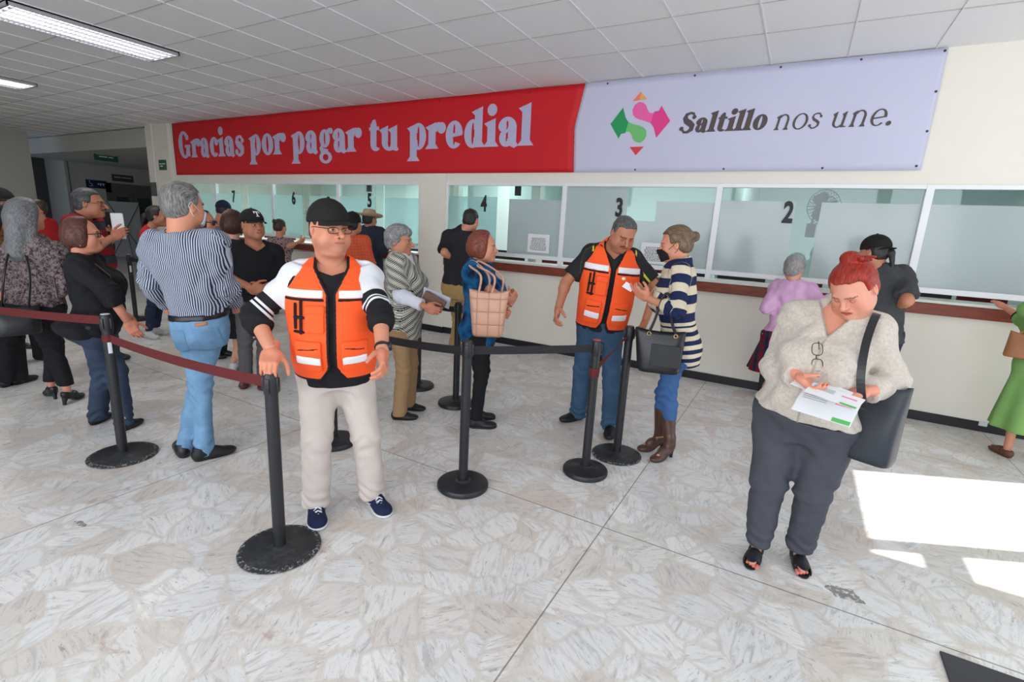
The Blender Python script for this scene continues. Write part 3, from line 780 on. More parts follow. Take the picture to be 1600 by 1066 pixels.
def face_profile(fat, sex):
    return dict(fat=fat, sex=sex)

def head_field(h, neck, neck_r, fat=0., sex='m', jaw=1., nose=1.):
    lo = np.minimum(vec(-.115, -.14, -.15), np.asarray(neck)-.08); hi = np.maximum(vec(.115, .15, .145), np.asarray(neck)+.08)
    f = Field(lo, hi, h)
    w = 1+.10*fat
    f.ell((0, -.014, .034), (.077*(1+.03*fat), .098, .084))
    f.ell((0, .020, -.030), (.062*w, .070, .082*jaw), k=.035)
    f.ell((0, .050, -.084), (.038*w, .040, .030), k=.03)                          # chin and jaw
    for sx in (-1, 1):
        f.ell((sx*.050*w, .005, -.062), (.020, .035, .030), k=.035)               # jaw angle
        f.ell((sx*.038*w, .062, -.022), (.022, .018, .022), k=.03)                # cheekbone
        if fat > 0: f.ell((sx*.045, .045, -.058), (.026*fat+.008, .026*fat+.01, .028), k=.03)
    if fat > .5: f.ell((0, .035, -.108), (.050*w, .045, .022), k=.03)
    f.cap((-.032, .082, .022), (.032, .082, .022), .010, k=.022)                  # brow
    for sx in (-1, 1):
        f.ell((sx*.031, .098, .003), (.017, .016, .011), k=.014, op='s')
    f.cap((0, .086, .014), (0, .108*(.5+.5*nose)+.003, -.022), .0075, .0118*nose, k=.012)
    for sx in (-1, 1):
        f.ell((sx*.0115*nose, .097, -.027), (.0075, .010, .0075), k=.006)
        f.ell((sx*.006, .104, -.0345), (.0034, .006, .0034), k=.003, op='s')
    f.ell((0, .080, -.056), (.030, .020, .022), k=.015)                           # mouth mound
    f.cap((-.019, .0905, -.0525), (.019, .0905, -.0525), .0050, k=.004)           # upper lip
    f.cap((-.016, .0915, -.0625), (.016, .0915, -.0625), .0062, k=.004)
    f.cap((-.022, .099, -.0572), (.022, .099, -.0572), .0030, k=.004, op='s')
    f.ell((0, .084, -.090), (.020, .015, .016), k=.02)
    for sx in (-1, 1):                                                            # ears
        Ra = np.array([[math.cos(.35*sx), -math.sin(.35*sx), 0], [math.sin(.35*sx), math.cos(.35*sx), 0], [0, 0, 1]])
        f.ell((sx*(.078+.004*fat), -.012, -.004), (.0085, .020, .033), R=Ra, k=.008)
        f.ell((sx*(.084+.004*fat), -.004, .0), (.0055, .010, .018), R=Ra, k=.004, op='s')
    n = np.asarray(neck, float)
    f.cap((0, -.022, -.055), n, neck_r, neck_r*1.10, k=.03)
    return f

def head_colors(V, skin, lips, brow, fat, stubble=0., moustache=None, age=0., blush=.15, nb=1.0):
    sk = np.array(skin); c = np.tile(sk, (len(V), 1))
    x, y, z = np.abs(V[:, 0]), V[:, 1], V[:, 2]
    def put(m, col, a=1.0):
        m = np.clip(m, 0, 1)[:, None]*a; c[:] = c*(1-m)+np.array(col)*m
    g = lambda d, s: np.exp(-(d/s)**2)
    put(g(np.sqrt((x-.042)**2+(z+.03)**2), .022)*(y > .03), sk*vec(1.05, .72, .68), blush*2)
    put(g(np.sqrt(V[:, 0]**2+(z+.025)**2), .016)*(y > .09), sk*vec(1.05, .75, .7), .35)
    put(g(np.sqrt((x-.031)**2+((z-.0)*1.3)**2), .018)*(y > .05), sk*vec(.62, .5, .48), .45)         # lids and sockets are darker skin
    if stubble: put(np.clip((-.040-z)/.02, 0, 1)*(y > .0)*np.clip((.115+z)/.02, 0, 1), sk*vec(.50, .48, .50), stubble)
    lipm = ((x < .025-.25*np.abs(z+.0572)) & (z > -.0695+.012*(x/.025)) & (z < -.0475-.005*(x/.025)) & (y > .075))
    put(lipm.astype(float), lips, .9)
    put((np.abs(z+.0572) < .0016)*(x < .024)*(y > .07)*1., sk*vec(.3, .2, .18), .8)
    if moustache is not None: put(((x < .032) & (z > -.0475-.25*x) & (z < -.036-.1*x) & (y > .075))*1., moustache, .85)
    bm = ((np.abs(z-.0225-.10*np.minimum(x, .035)+.35*np.maximum(x-.035, 0)) < .0042*nb) & (x > .012) & (x < .052) & (y > .055))
    put(bm.astype(float), brow, .85)
    put(((z < -.032) & (z > -.038) & (x < .010) & (y > .085))*1., sk*vec(.25, .16, .14), .8)
    return np.clip(c, 0, 1)

def eye_mesh(closed):
    """an eyeball with lids; faces carry 0 skin, 1 white, 2 iris"""
    V = []; F = []; M = []; n, m = 20, 14; r = .0128
    for j in range(m+1):
        th = math.pi*j/m
        for i in range(n):
            ph = 2*math.pi*i/n
            V.append((r*math.sin(th)*math.cos(ph), r*math.cos(th), r*math.sin(th)*math.sin(ph)))
    for j in range(m):
        for i in range(n):
            F.append((j*n+i, j*n+(i+1) % n, (j+1)*n+(i+1) % n, (j+1)*n+i))
            th = math.pi*(j+.5)/m; ph = 2*math.pi*(i+.5)/n
            x, y, z = r*math.sin(th)*math.cos(ph), r*math.cos(th), r*math.sin(th)*math.sin(ph)
            lid = (z > .0030 or z < -.0036) if not closed else True
            M.append(0 if lid or y < 0 else (2 if math.hypot(x, z) < .0055 else 1))
    return np.array(V), np.array(F), M

def rotm(yaw, pitch, roll):
    """columns: right, forward, up of a head that looks along yaw, nods down by pitch"""
    f = vec(math.cos(yaw)*math.cos(pitch), math.sin(yaw)*math.cos(pitch), -math.sin(pitch))
    s = vec(math.sin(yaw), -math.cos(yaw), 0); u = np.cross(s, f)
    s2 = s*math.cos(roll)+u*math.sin(roll); u2_ = -s*math.sin(roll)+u*math.cos(roll)
    return np.stack([s2, f, u2_], 1)

class Person:
    def __init__(s, key, label, J, sex='m', res=.009, build={}, skin=(.50, .26, .17), hands={}, head={}, arm_r=1., leg_r=1., knees=None, headscale=1., group=None):
        s.J = J; s.sex = sex; s.H = J['H']; s.k = s.H/1.7; s.res = res; s.skin = skin
        D = math.radians; s.hip = vec(*J['hip']); s.C = vec(*J['C']); s.hy = D(J['hy']); s.cy = D(J['cy'])
        while s.cy-s.hy > math.pi: s.cy -= 2*math.pi
        while s.cy-s.hy < -math.pi: s.cy += 2*math.pi
        s.u = nrm(s.C-s.hip); s.L = float(np.linalg.norm(s.C-s.hip))
        s.base = vec((J['fR'][0]+J['fL'][0])/2, (J['fR'][1]+J['fL'][1])/2, 0) if not J.get('base') else vec(*J['base'], 0)
        s.root = empty('person', s.base); tag(s.root, label, 'person', group)
        a, b, c = [np.array(q)*s.k for q in ST[sex]]
        bd = dict(hips=1., waist=1., chest=1., belly=0., bust=0., depth=1., butt=0.); bd.update(build); s.b = bd
        tt = np.array(ST_T); g = lambda m, w: np.exp(-((tt-m)/w)**2)
        s.A = a*(1+(bd['hips']-1)*g(-.05, .28)+(bd['waist']-1)*g(.3, .28)+(bd['chest']-1)*g(.75, .28))
        s.B = b*bd['depth']*(1+.35*(bd['waist']-1)*g(.3, .3)+.5*(bd['chest']-1)*g(.75, .3))+bd['belly']*.5*g(.25, .32)+bd['butt']*.5*g(-.05, .15)
        s.Cc = c+bd['belly']*.5*g(.25, .32)-bd['butt']*.5*g(-.05, .15)
        s.sh = {}; sw = J['sw']; side = s.sidev(1.)
        sw = sw-.026*s.k; s.sh['R'] = s.C+side*sw-s.u*.028*s.k; s.sh['L'] = s.C-side*sw-s.u*.028*s.k
        s.E = {'R': vec(*J['ER']), 'L': vec(*J['EL'])}; s.W = {'R': vec(*J['WR']), 'L': vec(*J['WL'])}
        hs = s.sidev(0.); hw = .088*s.k*(1.06 if sex == 'f' else 1)
        s.hj = {'R': s.hip+hs*hw*bd['hips'], 'L': s.hip-hs*hw*bd['hips']}
        s.an = {}; s.fa = {}
        for q, key2 in (('R', 'fR'), ('L', 'fL')):
            fa = D(J[key2][2]); s.fa[q] = fa; lift = J.get('heel', 0)
            s.an[q] = vec(J[key2][0], J[key2][1], .085*s.k+lift)
        s.kn = {}
        for q in 'RL':
            fw = vec(math.cos(s.hy), math.sin(s.hy), 0)*.7+vec(math.cos(s.fa[q]), math.sin(s.fa[q]), 0)*.5
            D_ = float(np.linalg.norm(s.hj[q]-s.an[q]))*1.006; s.kn[q] = ik(s.hj[q], s.an[q], .515*D_, .485*D_, fw)
        s.ar = arm_r*s.k*(1. if sex == 'm' else .9); s.lr = leg_r*s.k
        s.hd = dict(hair=None, glasses=None, fat=0., stubble=0., moustache=None, lips=None, brow=(.02, .012, .01), closed=False, mask=None, blush=.15, jaw=1., nose=1.)
        s.hd.update(head)
        s.HR = rotm(D(J['hd'][0]), D(J['hd'][1]), D(J['hd'][2])); s.HC = vec(*J['head']); s.hs = s.k*headscale*(1.03 if sex == 'm' else 1.0)
        s.hands = dict(R=dict(curl=.35), L=dict(curl=.35)); 
        for q in 'RL': s.hands[q].update(hands.get(q, {}))
        s.make_body()
    def sidev(s, t):
        a = s.hy+(s.cy-s.hy)*min(max(t, 0), 1); v = vec(math.sin(a), -math.cos(a), 0); return nrm(v-s.u*(v @ s.u))
    def fwdv(s, t): return np.cross(s.u, s.sidev(t))
    def P(s, side, front, t):
        """a point given in torso terms: metres to the person's right, metres forward, fraction hip-shoulder"""
        return s.hip+s.u*s.L*t+s.sidev(t)*side+s.fwdv(t)*front
    def tco(s, X, Y, Z):
        px, py, pz = X-s.hip[0], Y-s.hip[1], Z-s.hip[2]; u = s.u
        w = px*u[0]+py*u[1]+pz*u[2]; t = w/s.L
        s0, s1 = s.sidev(0), s.sidev(1); f0, f1 = s.fwdv(0), s.fwdv(1); tc = np.clip(t, 0, 1)
        sx = s0[0]+(s1[0]-s0[0])*tc; sy = s0[1]+(s1[1]-s0[1])*tc; sz = s0[2]+(s1[2]-s0[2])*tc
        fx = f0[0]+(f1[0]-f0[0])*tc; fy = f0[1]+(f1[1]-f0[1])*tc; fz = f0[2]+(f1[2]-f0[2])*tc
        return px*sx+py*sy+pz*sz, px*fx+py*fy+pz*fz, w
    def torso_fn(s, off=0., t0=-.3, t1=1.16, n=2.35, soft=.01):
        offb = off
        def fn(X, Y, Z):
            S_, F_, w = s.tco(X, Y, Z); t = w/s.L
            a = ease(ST_T, s.A, t)+off; b = ease(ST_T, s.B, t)+offb; c = ease(ST_T, s.Cc, t)
            rho = ((np.abs(S_)/a)**n+(np.abs(F_-c)/b)**n+1e-9)**(1/n)
            d = (rho-1)*np.minimum(a, b)
            return smax(smax(d, (t0-t)*s.L, soft), (t-t1)*s.L, soft)
        return fn
    def torso_box(s, off=0.):
        r = max(s.A.max(), s.B.max()+abs(s.Cc).max())+off+.03
        lo = np.minimum(s.hip-s.u*s.L*.35, s.hip+s.u*s.L*1.2)-r; hi = np.maximum(s.hip-s.u*s.L*.35, s.hip+s.u*s.L*1.2)+r
        return lo, hi
    def add_torso(s, f, off=0., t0=-.3, t1=1.16, k=.02, bust=True, trap=True):
        lo, hi = s.torso_box(off); f.do(s.torso_fn(off, t0, t1), lo, hi, k)
        if bust and s.b['bust'] > 0:
            for sx in (-1, 1):
                t = .62; r = s.b['bust']; y = float(np.interp(t, ST_T, s.B)+np.interp(t, ST_T, s.Cc))
                f.ell(s.P(sx*.072*s.k, y-.028+r*.2, t), (r+.035+off*.6, r+.025+off, r+.035+off*.6), R=np.stack([s.sidev(t), s.fwdv(t), s.u]), k=.05)
        if trap:
            for q in 'RL': f.cap(s.P(0, -.02*s.k, 1.12), s.sh[q]-vec(0, 0, .008), .036*s.k+off*.6, .038*s.ar+off*.6, k=.05)
    def add_arm(s, f, q, off=0., end=2., k=.045, flare=0., r0=None):
        """end: 1 = elbow, 2 = wrist"""
        A, E, W = s.sh[q], s.E[q], s.W[q]; r = [.050*s.ar+off, .041*s.ar+off*.9+flare*.5, .029*s.ar+off*.7+flare]
        f.ell(A-nrm(E-A)*.005, np.array([1, 1, 1])*(.053*s.ar+off), k=k)
        if end <= 1:
            p = A+(E-A)*end; rr = r[0]+(r[1]-r[0])*end
            f.cap(A, p+nrm(E-A)*.04, r[0], rr+flare, k=k, clip=(p, nrm(E-A)))
        else:
            f.cap(A, E, r[0], r[1], k=k)
            e = end-1; p = E+(W-E)*e; rr = r[1]+(r[2]-r[1])*e; d = nrm(W-E)
            f.ell(E+(W-E)*.22, (r[1]*1.04,)*3, k=.03)
            f.cap(E, p+d*.03, r[1], rr, k=.025, clip=(p, d))
    def finish_mesh(s, name, V, Q, mat, tc=True, parent=None, arms=True, smooth=1, **kw):
        if smooth: V = relax(V, Q, smooth, .35)
        at = {}
        if tc:
            S_, F_, w = s.tco(V[:, 0], V[:, 1], V[:, 2]); T = np.stack([S_, F_, w], 1); pt = np.zeros(len(V))
            if arms:
                dt = s.torso_fn(.0)(V[:, 0], V[:, 1], V[:, 2]); best = dt-.015
                for q, code in (('R', 1.), ('L', 2.)):
                    A, E, W = s.sh[q], s.E[q], s.W[q]; l1 = np.linalg.norm(E-A)
                    for a, b, o in ((A, E, 0.), (E, W, l1)):
                        ab = b-a; L2 = ab @ ab; t = np.clip((V-a) @ ab/L2, 0, 1); c = a+t[:, None]*ab; d = np.linalg.norm(V-c, axis=1)-.045
                        m = d < best; rel = (V-c)[m]; dn = ab/math.sqrt(L2); e1 = nrm(np.cross(dn, s.u)+1e-4); e2 = np.cross(dn, e1)
                        T[m] = np.stack([np.arctan2(rel @ e2, rel @ e1)*.055, np.zeros(m.sum()), ((V[m]-a) @ dn)+o], 1)
                        pt[m] = code; best = np.where(m, d, best)
            aa = np.full(len(V), 9.); pd = np.full(len(V), 9.)
            for q, sg in (('R', 1), ('L', -1)):
                A, E = s.sh[q], s.E[q]; dn = nrm(E-A); m = S_*sg > 0; al = (V-A) @ dn; pp = np.linalg.norm(V-A-al[:, None]*dn, axis=1); aa[m] = al[m]; pd[m] = pp[m]
            at = {'tc': T, 'pt': pt, 'ar': np.stack([aa, pd, np.abs(S_)], 1)}
        return mesh_obj(name, V-s.base, Q, mat, parent or s.root, smooth=True, attrs=at, **kw)
    # ---- the body itself
    def make_body(s):
        VV = []; QQ = []; CC = []; MM = []; nv = 0
        def push(V, Q, C, M):
            nonlocal nv
            VV.append(V); QQ.append(Q+nv); CC.append(C); MM.append(np.full(len(Q), M) if np.isscalar(M) else np.array(M)); nv += len(V)
        h = max(s.res*1.25, .010)
        pts = [s.hip, s.C]+[v for d in (s.E, s.W, s.sh, s.an, s.kn) for v in d.values()]
        lo = np.min(pts, 0)-.22; hi = np.max(pts, 0)+.2; lo[2] = max(lo[2], 0)
        f = Field(lo, hi, h)
        s.add_torso(f, -.022, t0=-.16, k=.02, trap=True)
        for q in 'RL':
            s.add_arm(f, q, -.003, 2.0, k=.03)
            f.cap(s.hj[q]-vec(0, 0, .02), s.kn[q], .060*s.lr, .043*s.lr, k=.015); f.cap(s.kn[q], s.an[q], .042*s.lr, .030*s.lr, k=.02)
            d = nrm(s.kn[q]-s.an[q]); fw = vec(math.cos(s.fa[q]), math.sin(s.fa[q]), 0)
            f.ell(s.kn[q]*.68+s.an[q]*.32-fw*.006, (.040*s.lr, .040*s.lr, .080*s.lr), k=.03)
            f.cap(s.an[q]-vec(0, 0, .040), vec(s.an[q][0], s.an[q][1], .028)+fw*.13*s.k, .026*s.k, .019*s.k, k=.02)
        V, Q = f.mesh(); V = relax(V, Q, 1, .4)
        push(V, Q, np.tile(np.array(s.skin), (len(V), 1)), 0)
        # hands
        for q in 'RL':
            hd = s.hands[q]
            if hd.get('none'): continue
            d = nrm(s.W[q]-s.E[q])
            if 'dir' in hd: d = nrm(s.sidev(1)*hd['dir'][0]+s.fwdv(1)*hd['dir'][1]+vec(0, 0, 1)*hd['dir'][2])
            pn = hd.get('palm', ((-1 if q == 'R' else 1), .0, 0.)); pn = s.sidev(1)*pn[0]+s.fwdv(1)*pn[1]+vec(0, 0, 1)*pn[2]
            pn = nrm(pn-d*(pn @ d)); z = -pn; x = np.cross(d, z)
            Vh, Qh, nail = hand_mesh(hd.get('h', max(.0035, s.res*.5)), q == 'R', hd.get('curl', .35), hd.get('spread', 0), hd.get('thumb', .4), sc=s.k*(1. if s.sex == 'm' else .92)*hd.get('sc', 1.))
            R = np.stack([x, d, z], 1); Vw = Vh @ R.T+s.W[q]
            s.hands[q]['R'] = R; s.hands[q]['c'] = s.W[q]
            C = np.tile(np.array(s.skin)*vec(1.05, .93, .9), (len(Vw), 1)); nc = hd.get('nail')
            if nc is not None: C[nail > 0] = nc
            push(Vw, Qh, C, 0)
        # head
        hh = max(.0036, s.res*.45); g = s.hd
        nb = (s.HR.T @ (s.P(0, -.022*s.k, 1.04)-s.HC))/s.hs
        nr = (.058 if s.sex == 'm' else .049)*(1+.12*g['fat'])
        s.hf = head_field(hh, nb, nr, g['fat'], s.sex, g['jaw'], g['nose'])
        V, Q = s.hf.mesh()
        lips = g['lips'] or tuple(np.array(s.skin)*vec(.95, .55, .55))
        C = head_colors(V, s.skin, lips, g['brow'], g['fat'], g['stubble'], g['moustache'], blush=g['blush'], nb=1.0 if s.sex == 'm' else .7)
        push(s.hw(V), Q, C, 0)
        eV, eF, eM = eye_mesh(g['closed'])
        for sx in (-1, 1):
            v = eV+vec(sx*.031, .0762, .0025)
            push(s.hw(v), eF, np.tile(np.array(s.skin)*vec(.72, .62, .6), (len(v), 1)), np.array(eM))
        V = np.concatenate(VV)-s.base
        s.body = mesh_obj('body', V, np.concatenate(QQ), [skin_mat(), plain('eye_white', (.50, .46, .44), .4), plain('iris', (.025, .012, .008), .15)], s.root,
                 matidx=np.concatenate(MM), smooth=True, cols=np.concatenate(CC))
        s.make_hair()
    def hw(s, V): return (np.asarray(V)*s.hs) @ s.HR.T+s.HC
    def head_part(s, name, V, Q, mat, **kw):
        return mesh_obj(name, s.hw(V)-s.base, Q, mat, s.root, smooth=True, attrs={'hc': V}, **kw)
    def head_mb(s, mb, name, mats, parent=None):
        mb.v = [tuple(v) for v in (s.hw(np.array(mb.v))-s.base)]; return mb.build(name, mats, parent or s.root, smooth=True)
    def make_hair(s):
        g = s.hd; hr = g['hair']
        if hr is None: return
        typ, mat = hr[0], hr[1]; o = hr[2] if len(hr) > 2 else {}
        h = max(.0042, s.res*.5); th = o.get('th', .010)
        f = Field((-.17, -.24, -.42 if typ in ('long',) else -.19), (.17, .15, .20), h)
        f.ell((0, -.014, .034), (.077+th, .098+th, .084+th))
        hl = o.get('line', .078)
        if typ in ('short', 'crop', 'bun', 'pony', 'curly'):
            f.ell((0, -.045, -.02), (.070+th*.6, .062+th*.6, .065), k=.02)
            f.box((0, .13, hl-.20), (.2, .10, .20), rad=.02, k=.015, op='s')          # forehead and face stay free
            f.box((0, .075, -.09+o.get('side', 0)), (.2, .095, .095), rad=.02, k=.012, op='s')
            f.box((0, -.0, -.175+o.get('nape', 0)), (.2, .3, .105), rad=.01, k=.01, op='s')
        if typ == 'curly':
            f.ell((0, .0, .075), (.080, .095, .062), k=.02); f.all(lambda X, Y, Z: f.F+.0045*wav(X, Y, Z, 190, 2), k=0, op='w') if False else None
            f.F = f.F+.0035*wav(f.ax[0][:, None, None], f.ax[1][None, :, None], f.ax[2][None, None, :], 170, 1.3).astype(np.float32)
        if typ == 'bun':
            f.ell((0, -.125, o.get('bz', .01)), (.036, .032, .036), k=.012)
        if typ == 'topknot':
            f.ell((0, -.045, -.02), (.070+th*.6, .062+th*.6, .065), k=.02)
            f.box((0, .13, hl-.20), (.2, .10, .20), rad=.02, k=.015, op='s')
            f.box((0, .075, -.09), (.2, .095, .095), rad=.02, k=.012, op='s')
            f.box((0, 0, -.175), (.2, .3, .105), rad=.01, k=.01, op='s')
            f.ell((.005, -.055, .128), (.042, .036, .030), k=.012)
            for a_, l_, dz_ in ((2.6, .085, .0), (2.9, .10, .012), (3.3, .075, -.012), (2.3, .07, .02)):
                f.cap((0, -.05, .128), (math.cos(a_)*l_, -.05+math.sin(a_)*.03, .128+dz_), .016, .005, k=.012)
        if typ == 'pony':
            f.ell((0, -.12, -.01), (.022, .03, .03), k=.015); f.cap((0, -.135, -.02), (0, -.15, -.14), .024, .012, k=.02)
        if typ == 'bob':
            f.ell((0, -.045, -.02), (.080+th, .072+th, .080), k=.03)
            for sx in (-1, 1): f.ell((sx*.070, -.005, -.03), (.026, .045, .060), k=.03)
            f.box((0, .16, hl-.20), (.056, .12, .20), rad=.03, k=.02, op='s')
            f.box((0, .15, 0), (.2, .105, .3), rad=.03, k=.02, op='s') if not o.get('fringe') else f.box((0, .17, -.15), (.2, .125, .2), rad=.03, k=.02, op='s')
        if typ == 'long':
            f.ell((0, -.045, -.02), (.085+th, .072+th, .090), k=.03)
            ln = o.get('len', .33)
            f.cap((0, -.055, -.02), (0, -.095, -ln+.05), .085, .070, k=.03)
            for sx in (-1, 1): f.cap((sx*.072, -.01, .0), (sx*.075, -.04, -ln+.10), .030, .024, k=.03)
            f.box((0, .16, hl-.20), (.056, .12, .20), rad=.03, k=.02, op='s')
            f.box((0, .15, 0), (.2, .105, .3), rad=.03, k=.02, op='s')
        if typ != 'long' and not o.get('smooth'):
            f.F = f.F+.0013*wav(f.ax[0][:, None, None], f.ax[1][None, :, None]*.4, f.ax[2][None, None, :]*.4, 260, .7).astype(np.float32)
        f.F = f.F+.0028*wav(f.ax[0][:, None, None], f.ax[1][None, :, None]*.8, f.ax[2][None, None, :]*.7, 75, 2.7).astype(np.float32)
        V, Q = f.mesh(); s.hair = s.head_part('hair', relax(V, Q, 1, .3), Q, mat)
        if typ == 'bun' and o.get('ring'):
            t = MB(); t.tube([(0, -.112, o.get('bz', .01))]+[(0, -.118, o.get('bz', .01))], .03, 12); s.head_mb(t, 'hair_tie', plain('hair_tie', (.4, .3, .25)))
    # ---- head gear
    def glasses(s, mat, w=.026, hgt=.018, thick=.0017, lens=None, dz=0., dark=False):
        t = MB(); y = .0985
        for sx in (-1, 1):
            pts = []
            for i in range(20):
                a = 2*math.pi*i/20; ca, sa = math.cos(a), math.sin(a)
                q = (abs(ca)**3+abs(sa)**3)**(-1/3)
                pts.append((sx*.0335+w*ca*q, y-.10*abs(sx*.0335+w*ca*q)**1.0*.9+.003, dz+.001+hgt*sa*q))
            t.tube(pts, thick, 6, closed=True)
            x1 = sx*(.0335+w); t.tube([(x1, y-.0045, dz+.008), (sx*.072, .070, dz+.009), (sx*.083, 0, dz+.006), (sx*.082, -.03, dz-.005)], thick, 6)
            if lens is not None:
                t.mat(1); t.add([(p[0], p[1]-.0005, p[2]) for p in pts]+[(p[0], p[1]+.0005, p[2]) for p in pts], [list(range(20)), [20+i for i in range(20)][::-1]]+[(i, (i+1) % 20, 20+(i+1) % 20, 20+i) for i in range(20)]); t.mat(0)
        t.tube([(-.0085, y, dz+.006), (0, y+.002, dz+.009), (.0085, y, dz+.006)], thick, 6)
        s.head_mb(t, 'eyeglasses', [mat, lens] if lens is not None else [mat])
    def cap(s, mat, back=False, tilt=.0, badge=None, th=.015, z0=.040):
        f = Field((-.13, -.15, -.03), (.13, .15, .16), .004); r = vec(.077+th, .098+th, .088+th)
        f.ell((0, -.014, .036), r); fy = -1 if back else 1
        f.all(lambda X, Y, Z: (z0-.012)+.12*Y*fy-Z+0*X, k=.004)
        V, Q = f.mesh(); V = relax(V, Q, 1, .3); o = s.head_part('cap_crown', V, Q, mat)
        o.name = 'cap'
        t = MB(); nu, nv = 14, 6; vs = []; fs = []
        for side_ in (0, 1):
            for j in range(nv+1):
                for i in range(nu+1):
                    u_ = -1+2*i/nu; v_ = j/nv; x = .078*math.sin(u_*1.35)/math.sin(1.35); yr = math.sqrt(max(0, 1-(x/.093)**2))*.108
                    y = yr-.016+v_*(.068*(1-abs(u_)**3.0)); z = z0+.006-2.6*x*x*(.35+.65*v_)-.012*v_-(.003 if side_ == 0 else 0)
                    vs.append((x, y*fy, z+.12*(.09)*0))
        W_ = nu+1; K = W_*(nv+1)
        for j in range(nv):
            for i in range(nu):
                a = j*W_+i; fs.append((a, a+1, a+W_+1, a+W_)); fs.append((K+a, K+a+W_, K+a+W_+1, K+a+1))
        rim = [i for i in range(W_)]+[j*W_+nu for j in range(1, nv+1)]+[nv*W_+i for i in range(nu-1, -1, -1)]+[j*W_ for j in range(nv-1, 0, -1)]
        for i in range(len(rim)):
            a, b = rim[i], rim[(i+1) % len(rim)]; fs.append((a, K+a, K+b, b))
        t.add(vs, fs); t.v = [tuple(v) for v in (s.hw(np.array(t.v)))-s.base]; t.build('cap_brim', mat, o, smooth=True)
        b_ = MB(); b_.lathe([(0, .006), (.006, .005), (.008, 0)], 10, (0, -.014, .036+.088+th)); b_.v = [tuple(v) for v in (s.hw(np.array(b_.v)))-s.base]; b_.build('button', mat, o, smooth=True)
        return o
    def mask(s, mat, strap):
        f = s.hf; F = f.F.copy(); X, Y, Z = f.ax[0][:, None, None], f.ax[1][None, :, None], f.ax[2][None, None, :]
        reg = np.maximum(np.maximum(np.abs(X)-.060, .035-Y+.25*np.abs(X)), np.abs(Z+.058-.0)-.046+.25*np.abs(X))
        nose_soft = smin(F, (np.sqrt((X/.030)**2+((Y-.075)/.036)**2+((Z+.045)/.045)**2)-1)*.03, .03)
        f.F = smax(nose_soft-.007, reg, .006).astype(np.float32); V, Q = f.mesh(); o = s.head_part('face_mask', relax(V, Q, 1, .4), Q, mat); f.F = F
        t = MB()
        for sx in (-1, 1):
            t.tube([(sx*.060, .055, -.035), (sx*.080, .02, -.012), (sx*.087, -.025, .022), (sx*.083, -.038, .0), (sx*.080, -.01, -.045), (sx*.060, .045, -.078)], .0016, 5)
        s.head_mb(t, 'ear_loop', strap)
        return o
    # ---- clothes
    def top(s, name, mat, off=.014, sleeve=.5, hem=-.1, neck=.012, vneck=0., flare=0., wr=.004, hemflare=0., collar=None, res=None, armoff=None, t1=1.10, seed=None, cuffgap=0., opening=0.):
        h = res or s.res; pts = [s.hip-s.u*s.L*.4, s.C+s.u*.12]+[v for d in (s.sh, s.E)+((s.W,) if sleeve > 1 else ()) for v in d.values()]
        lo = np.min(pts, 0)-.30; hi = np.max(pts, 0)+.25
        r = max(s.A.max(), s.B.max())+.1; lo[:2] = np.minimum(lo[:2], s.hip[:2]-r); hi[:2] = np.maximum(hi[:2], s.hip[:2]+r)
        f = Field(lo, hi, h)
        s.add_torso(f, off, t0=hem, t1=t1, k=.02)
        if hemflare:
            f.cap(s.P(0, 0, .35), s.P(0, 0, hem-.05), s.B.mean(), s.B.mean()+hemflare, k=.05)
        if sleeve > 0:
            for q in 'RL': s.add_arm(f, q, off if armoff is None else armoff, sleeve, flare=flare)
        X, Y, Z = f.ax[0][:, None, None], f.ax[1][None, :, None], f.ax[2][None, None, :]
        S_, F_, w = s.tco(X, Y, Z)
        sd = (sum(map(ord, name)) % 7)+1. if seed is None else seed
        f.F = f.F+(wr*wav(X*1., Y*1., Z*1.9, 21, sd)+wr*.55*wav(X*1.3, Y*1.1, Z*.8, 52, sd+3)).astype(np.float32)
        f.F = f.F+(wr*.9*(1-2.2*np.abs(wav(X+.4*Z, Y+.3*Z, Z*.9, 30, sd+5)))).astype(np.float32)
        for q in 'RL':                                    # folds gather inside each elbow
            if sleeve > .8:
                E = s.E[q]; dE = np.sqrt((X-E[0])**2+(Y-E[1])**2+(Z-E[2])**2); dr = nrm(s.W[q]-s.sh[q])
                al = (X-E[0])*dr[0]+(Y-E[1])*dr[1]+(Z-E[2])*dr[2]
                f.F = f.F+(.0055*np.sin(al*150)*np.exp(-(dE/.085)**2)).astype(np.float32)
        arm_d = np.full(f.F.shape, 9., np.float32)
        if hem > -.9:                                      # the hem is cut only on the torso
            for q in 'RL':
                A, E, W = s.sh[q], s.E[q], s.W[q]
                for a, b in ((A, E), (E, W)):
                    ab = b-a; L2 = ab @ ab; t = np.clip(((X-a[0])*ab[0]+(Y-a[1])*ab[1]+(Z-a[2])*ab[2])/L2, 0, 1)
                    arm_d = np.minimum(arm_d, np.sqrt((X-a[0]-t*ab[0])**2+(Y-a[1]-t*ab[1])**2+(Z-a[2]-t*ab[2])**2))
            cut = smax(f.F, hem*s.L-w, .008); f.F = np.where(arm_d < .075*s.ar+off, f.F, cut).astype(np.float32)
        nb = s.P(0, -.018*s.k, 1.0); ht = s.HC+s.HR @ vec(0, -.02, -.05)*s.hs
        nr = ((.058 if s.sex == 'm' else .049)*(1+.12*s.hd['fat']))*1.08*s.hs+neck
        if collar:
            cd = nrm(ht-nb); ctr = nb+cd*collar.get('h', .06); f.cap(nb-cd*.03, ctr+cd*.03, nr+.004+collar.get('t', .006), nr+.006+collar.get('t', .006), k=.02, clip=(ctr, cd))
        f.cap(nb+s.fwdv(1)*.008, ht+nrm(ht-nb)*.05, nr-.004, nr, k=.006, op='s')
        f.F = np.where(w > (.985-.0)*s.L, f.F, f.F)
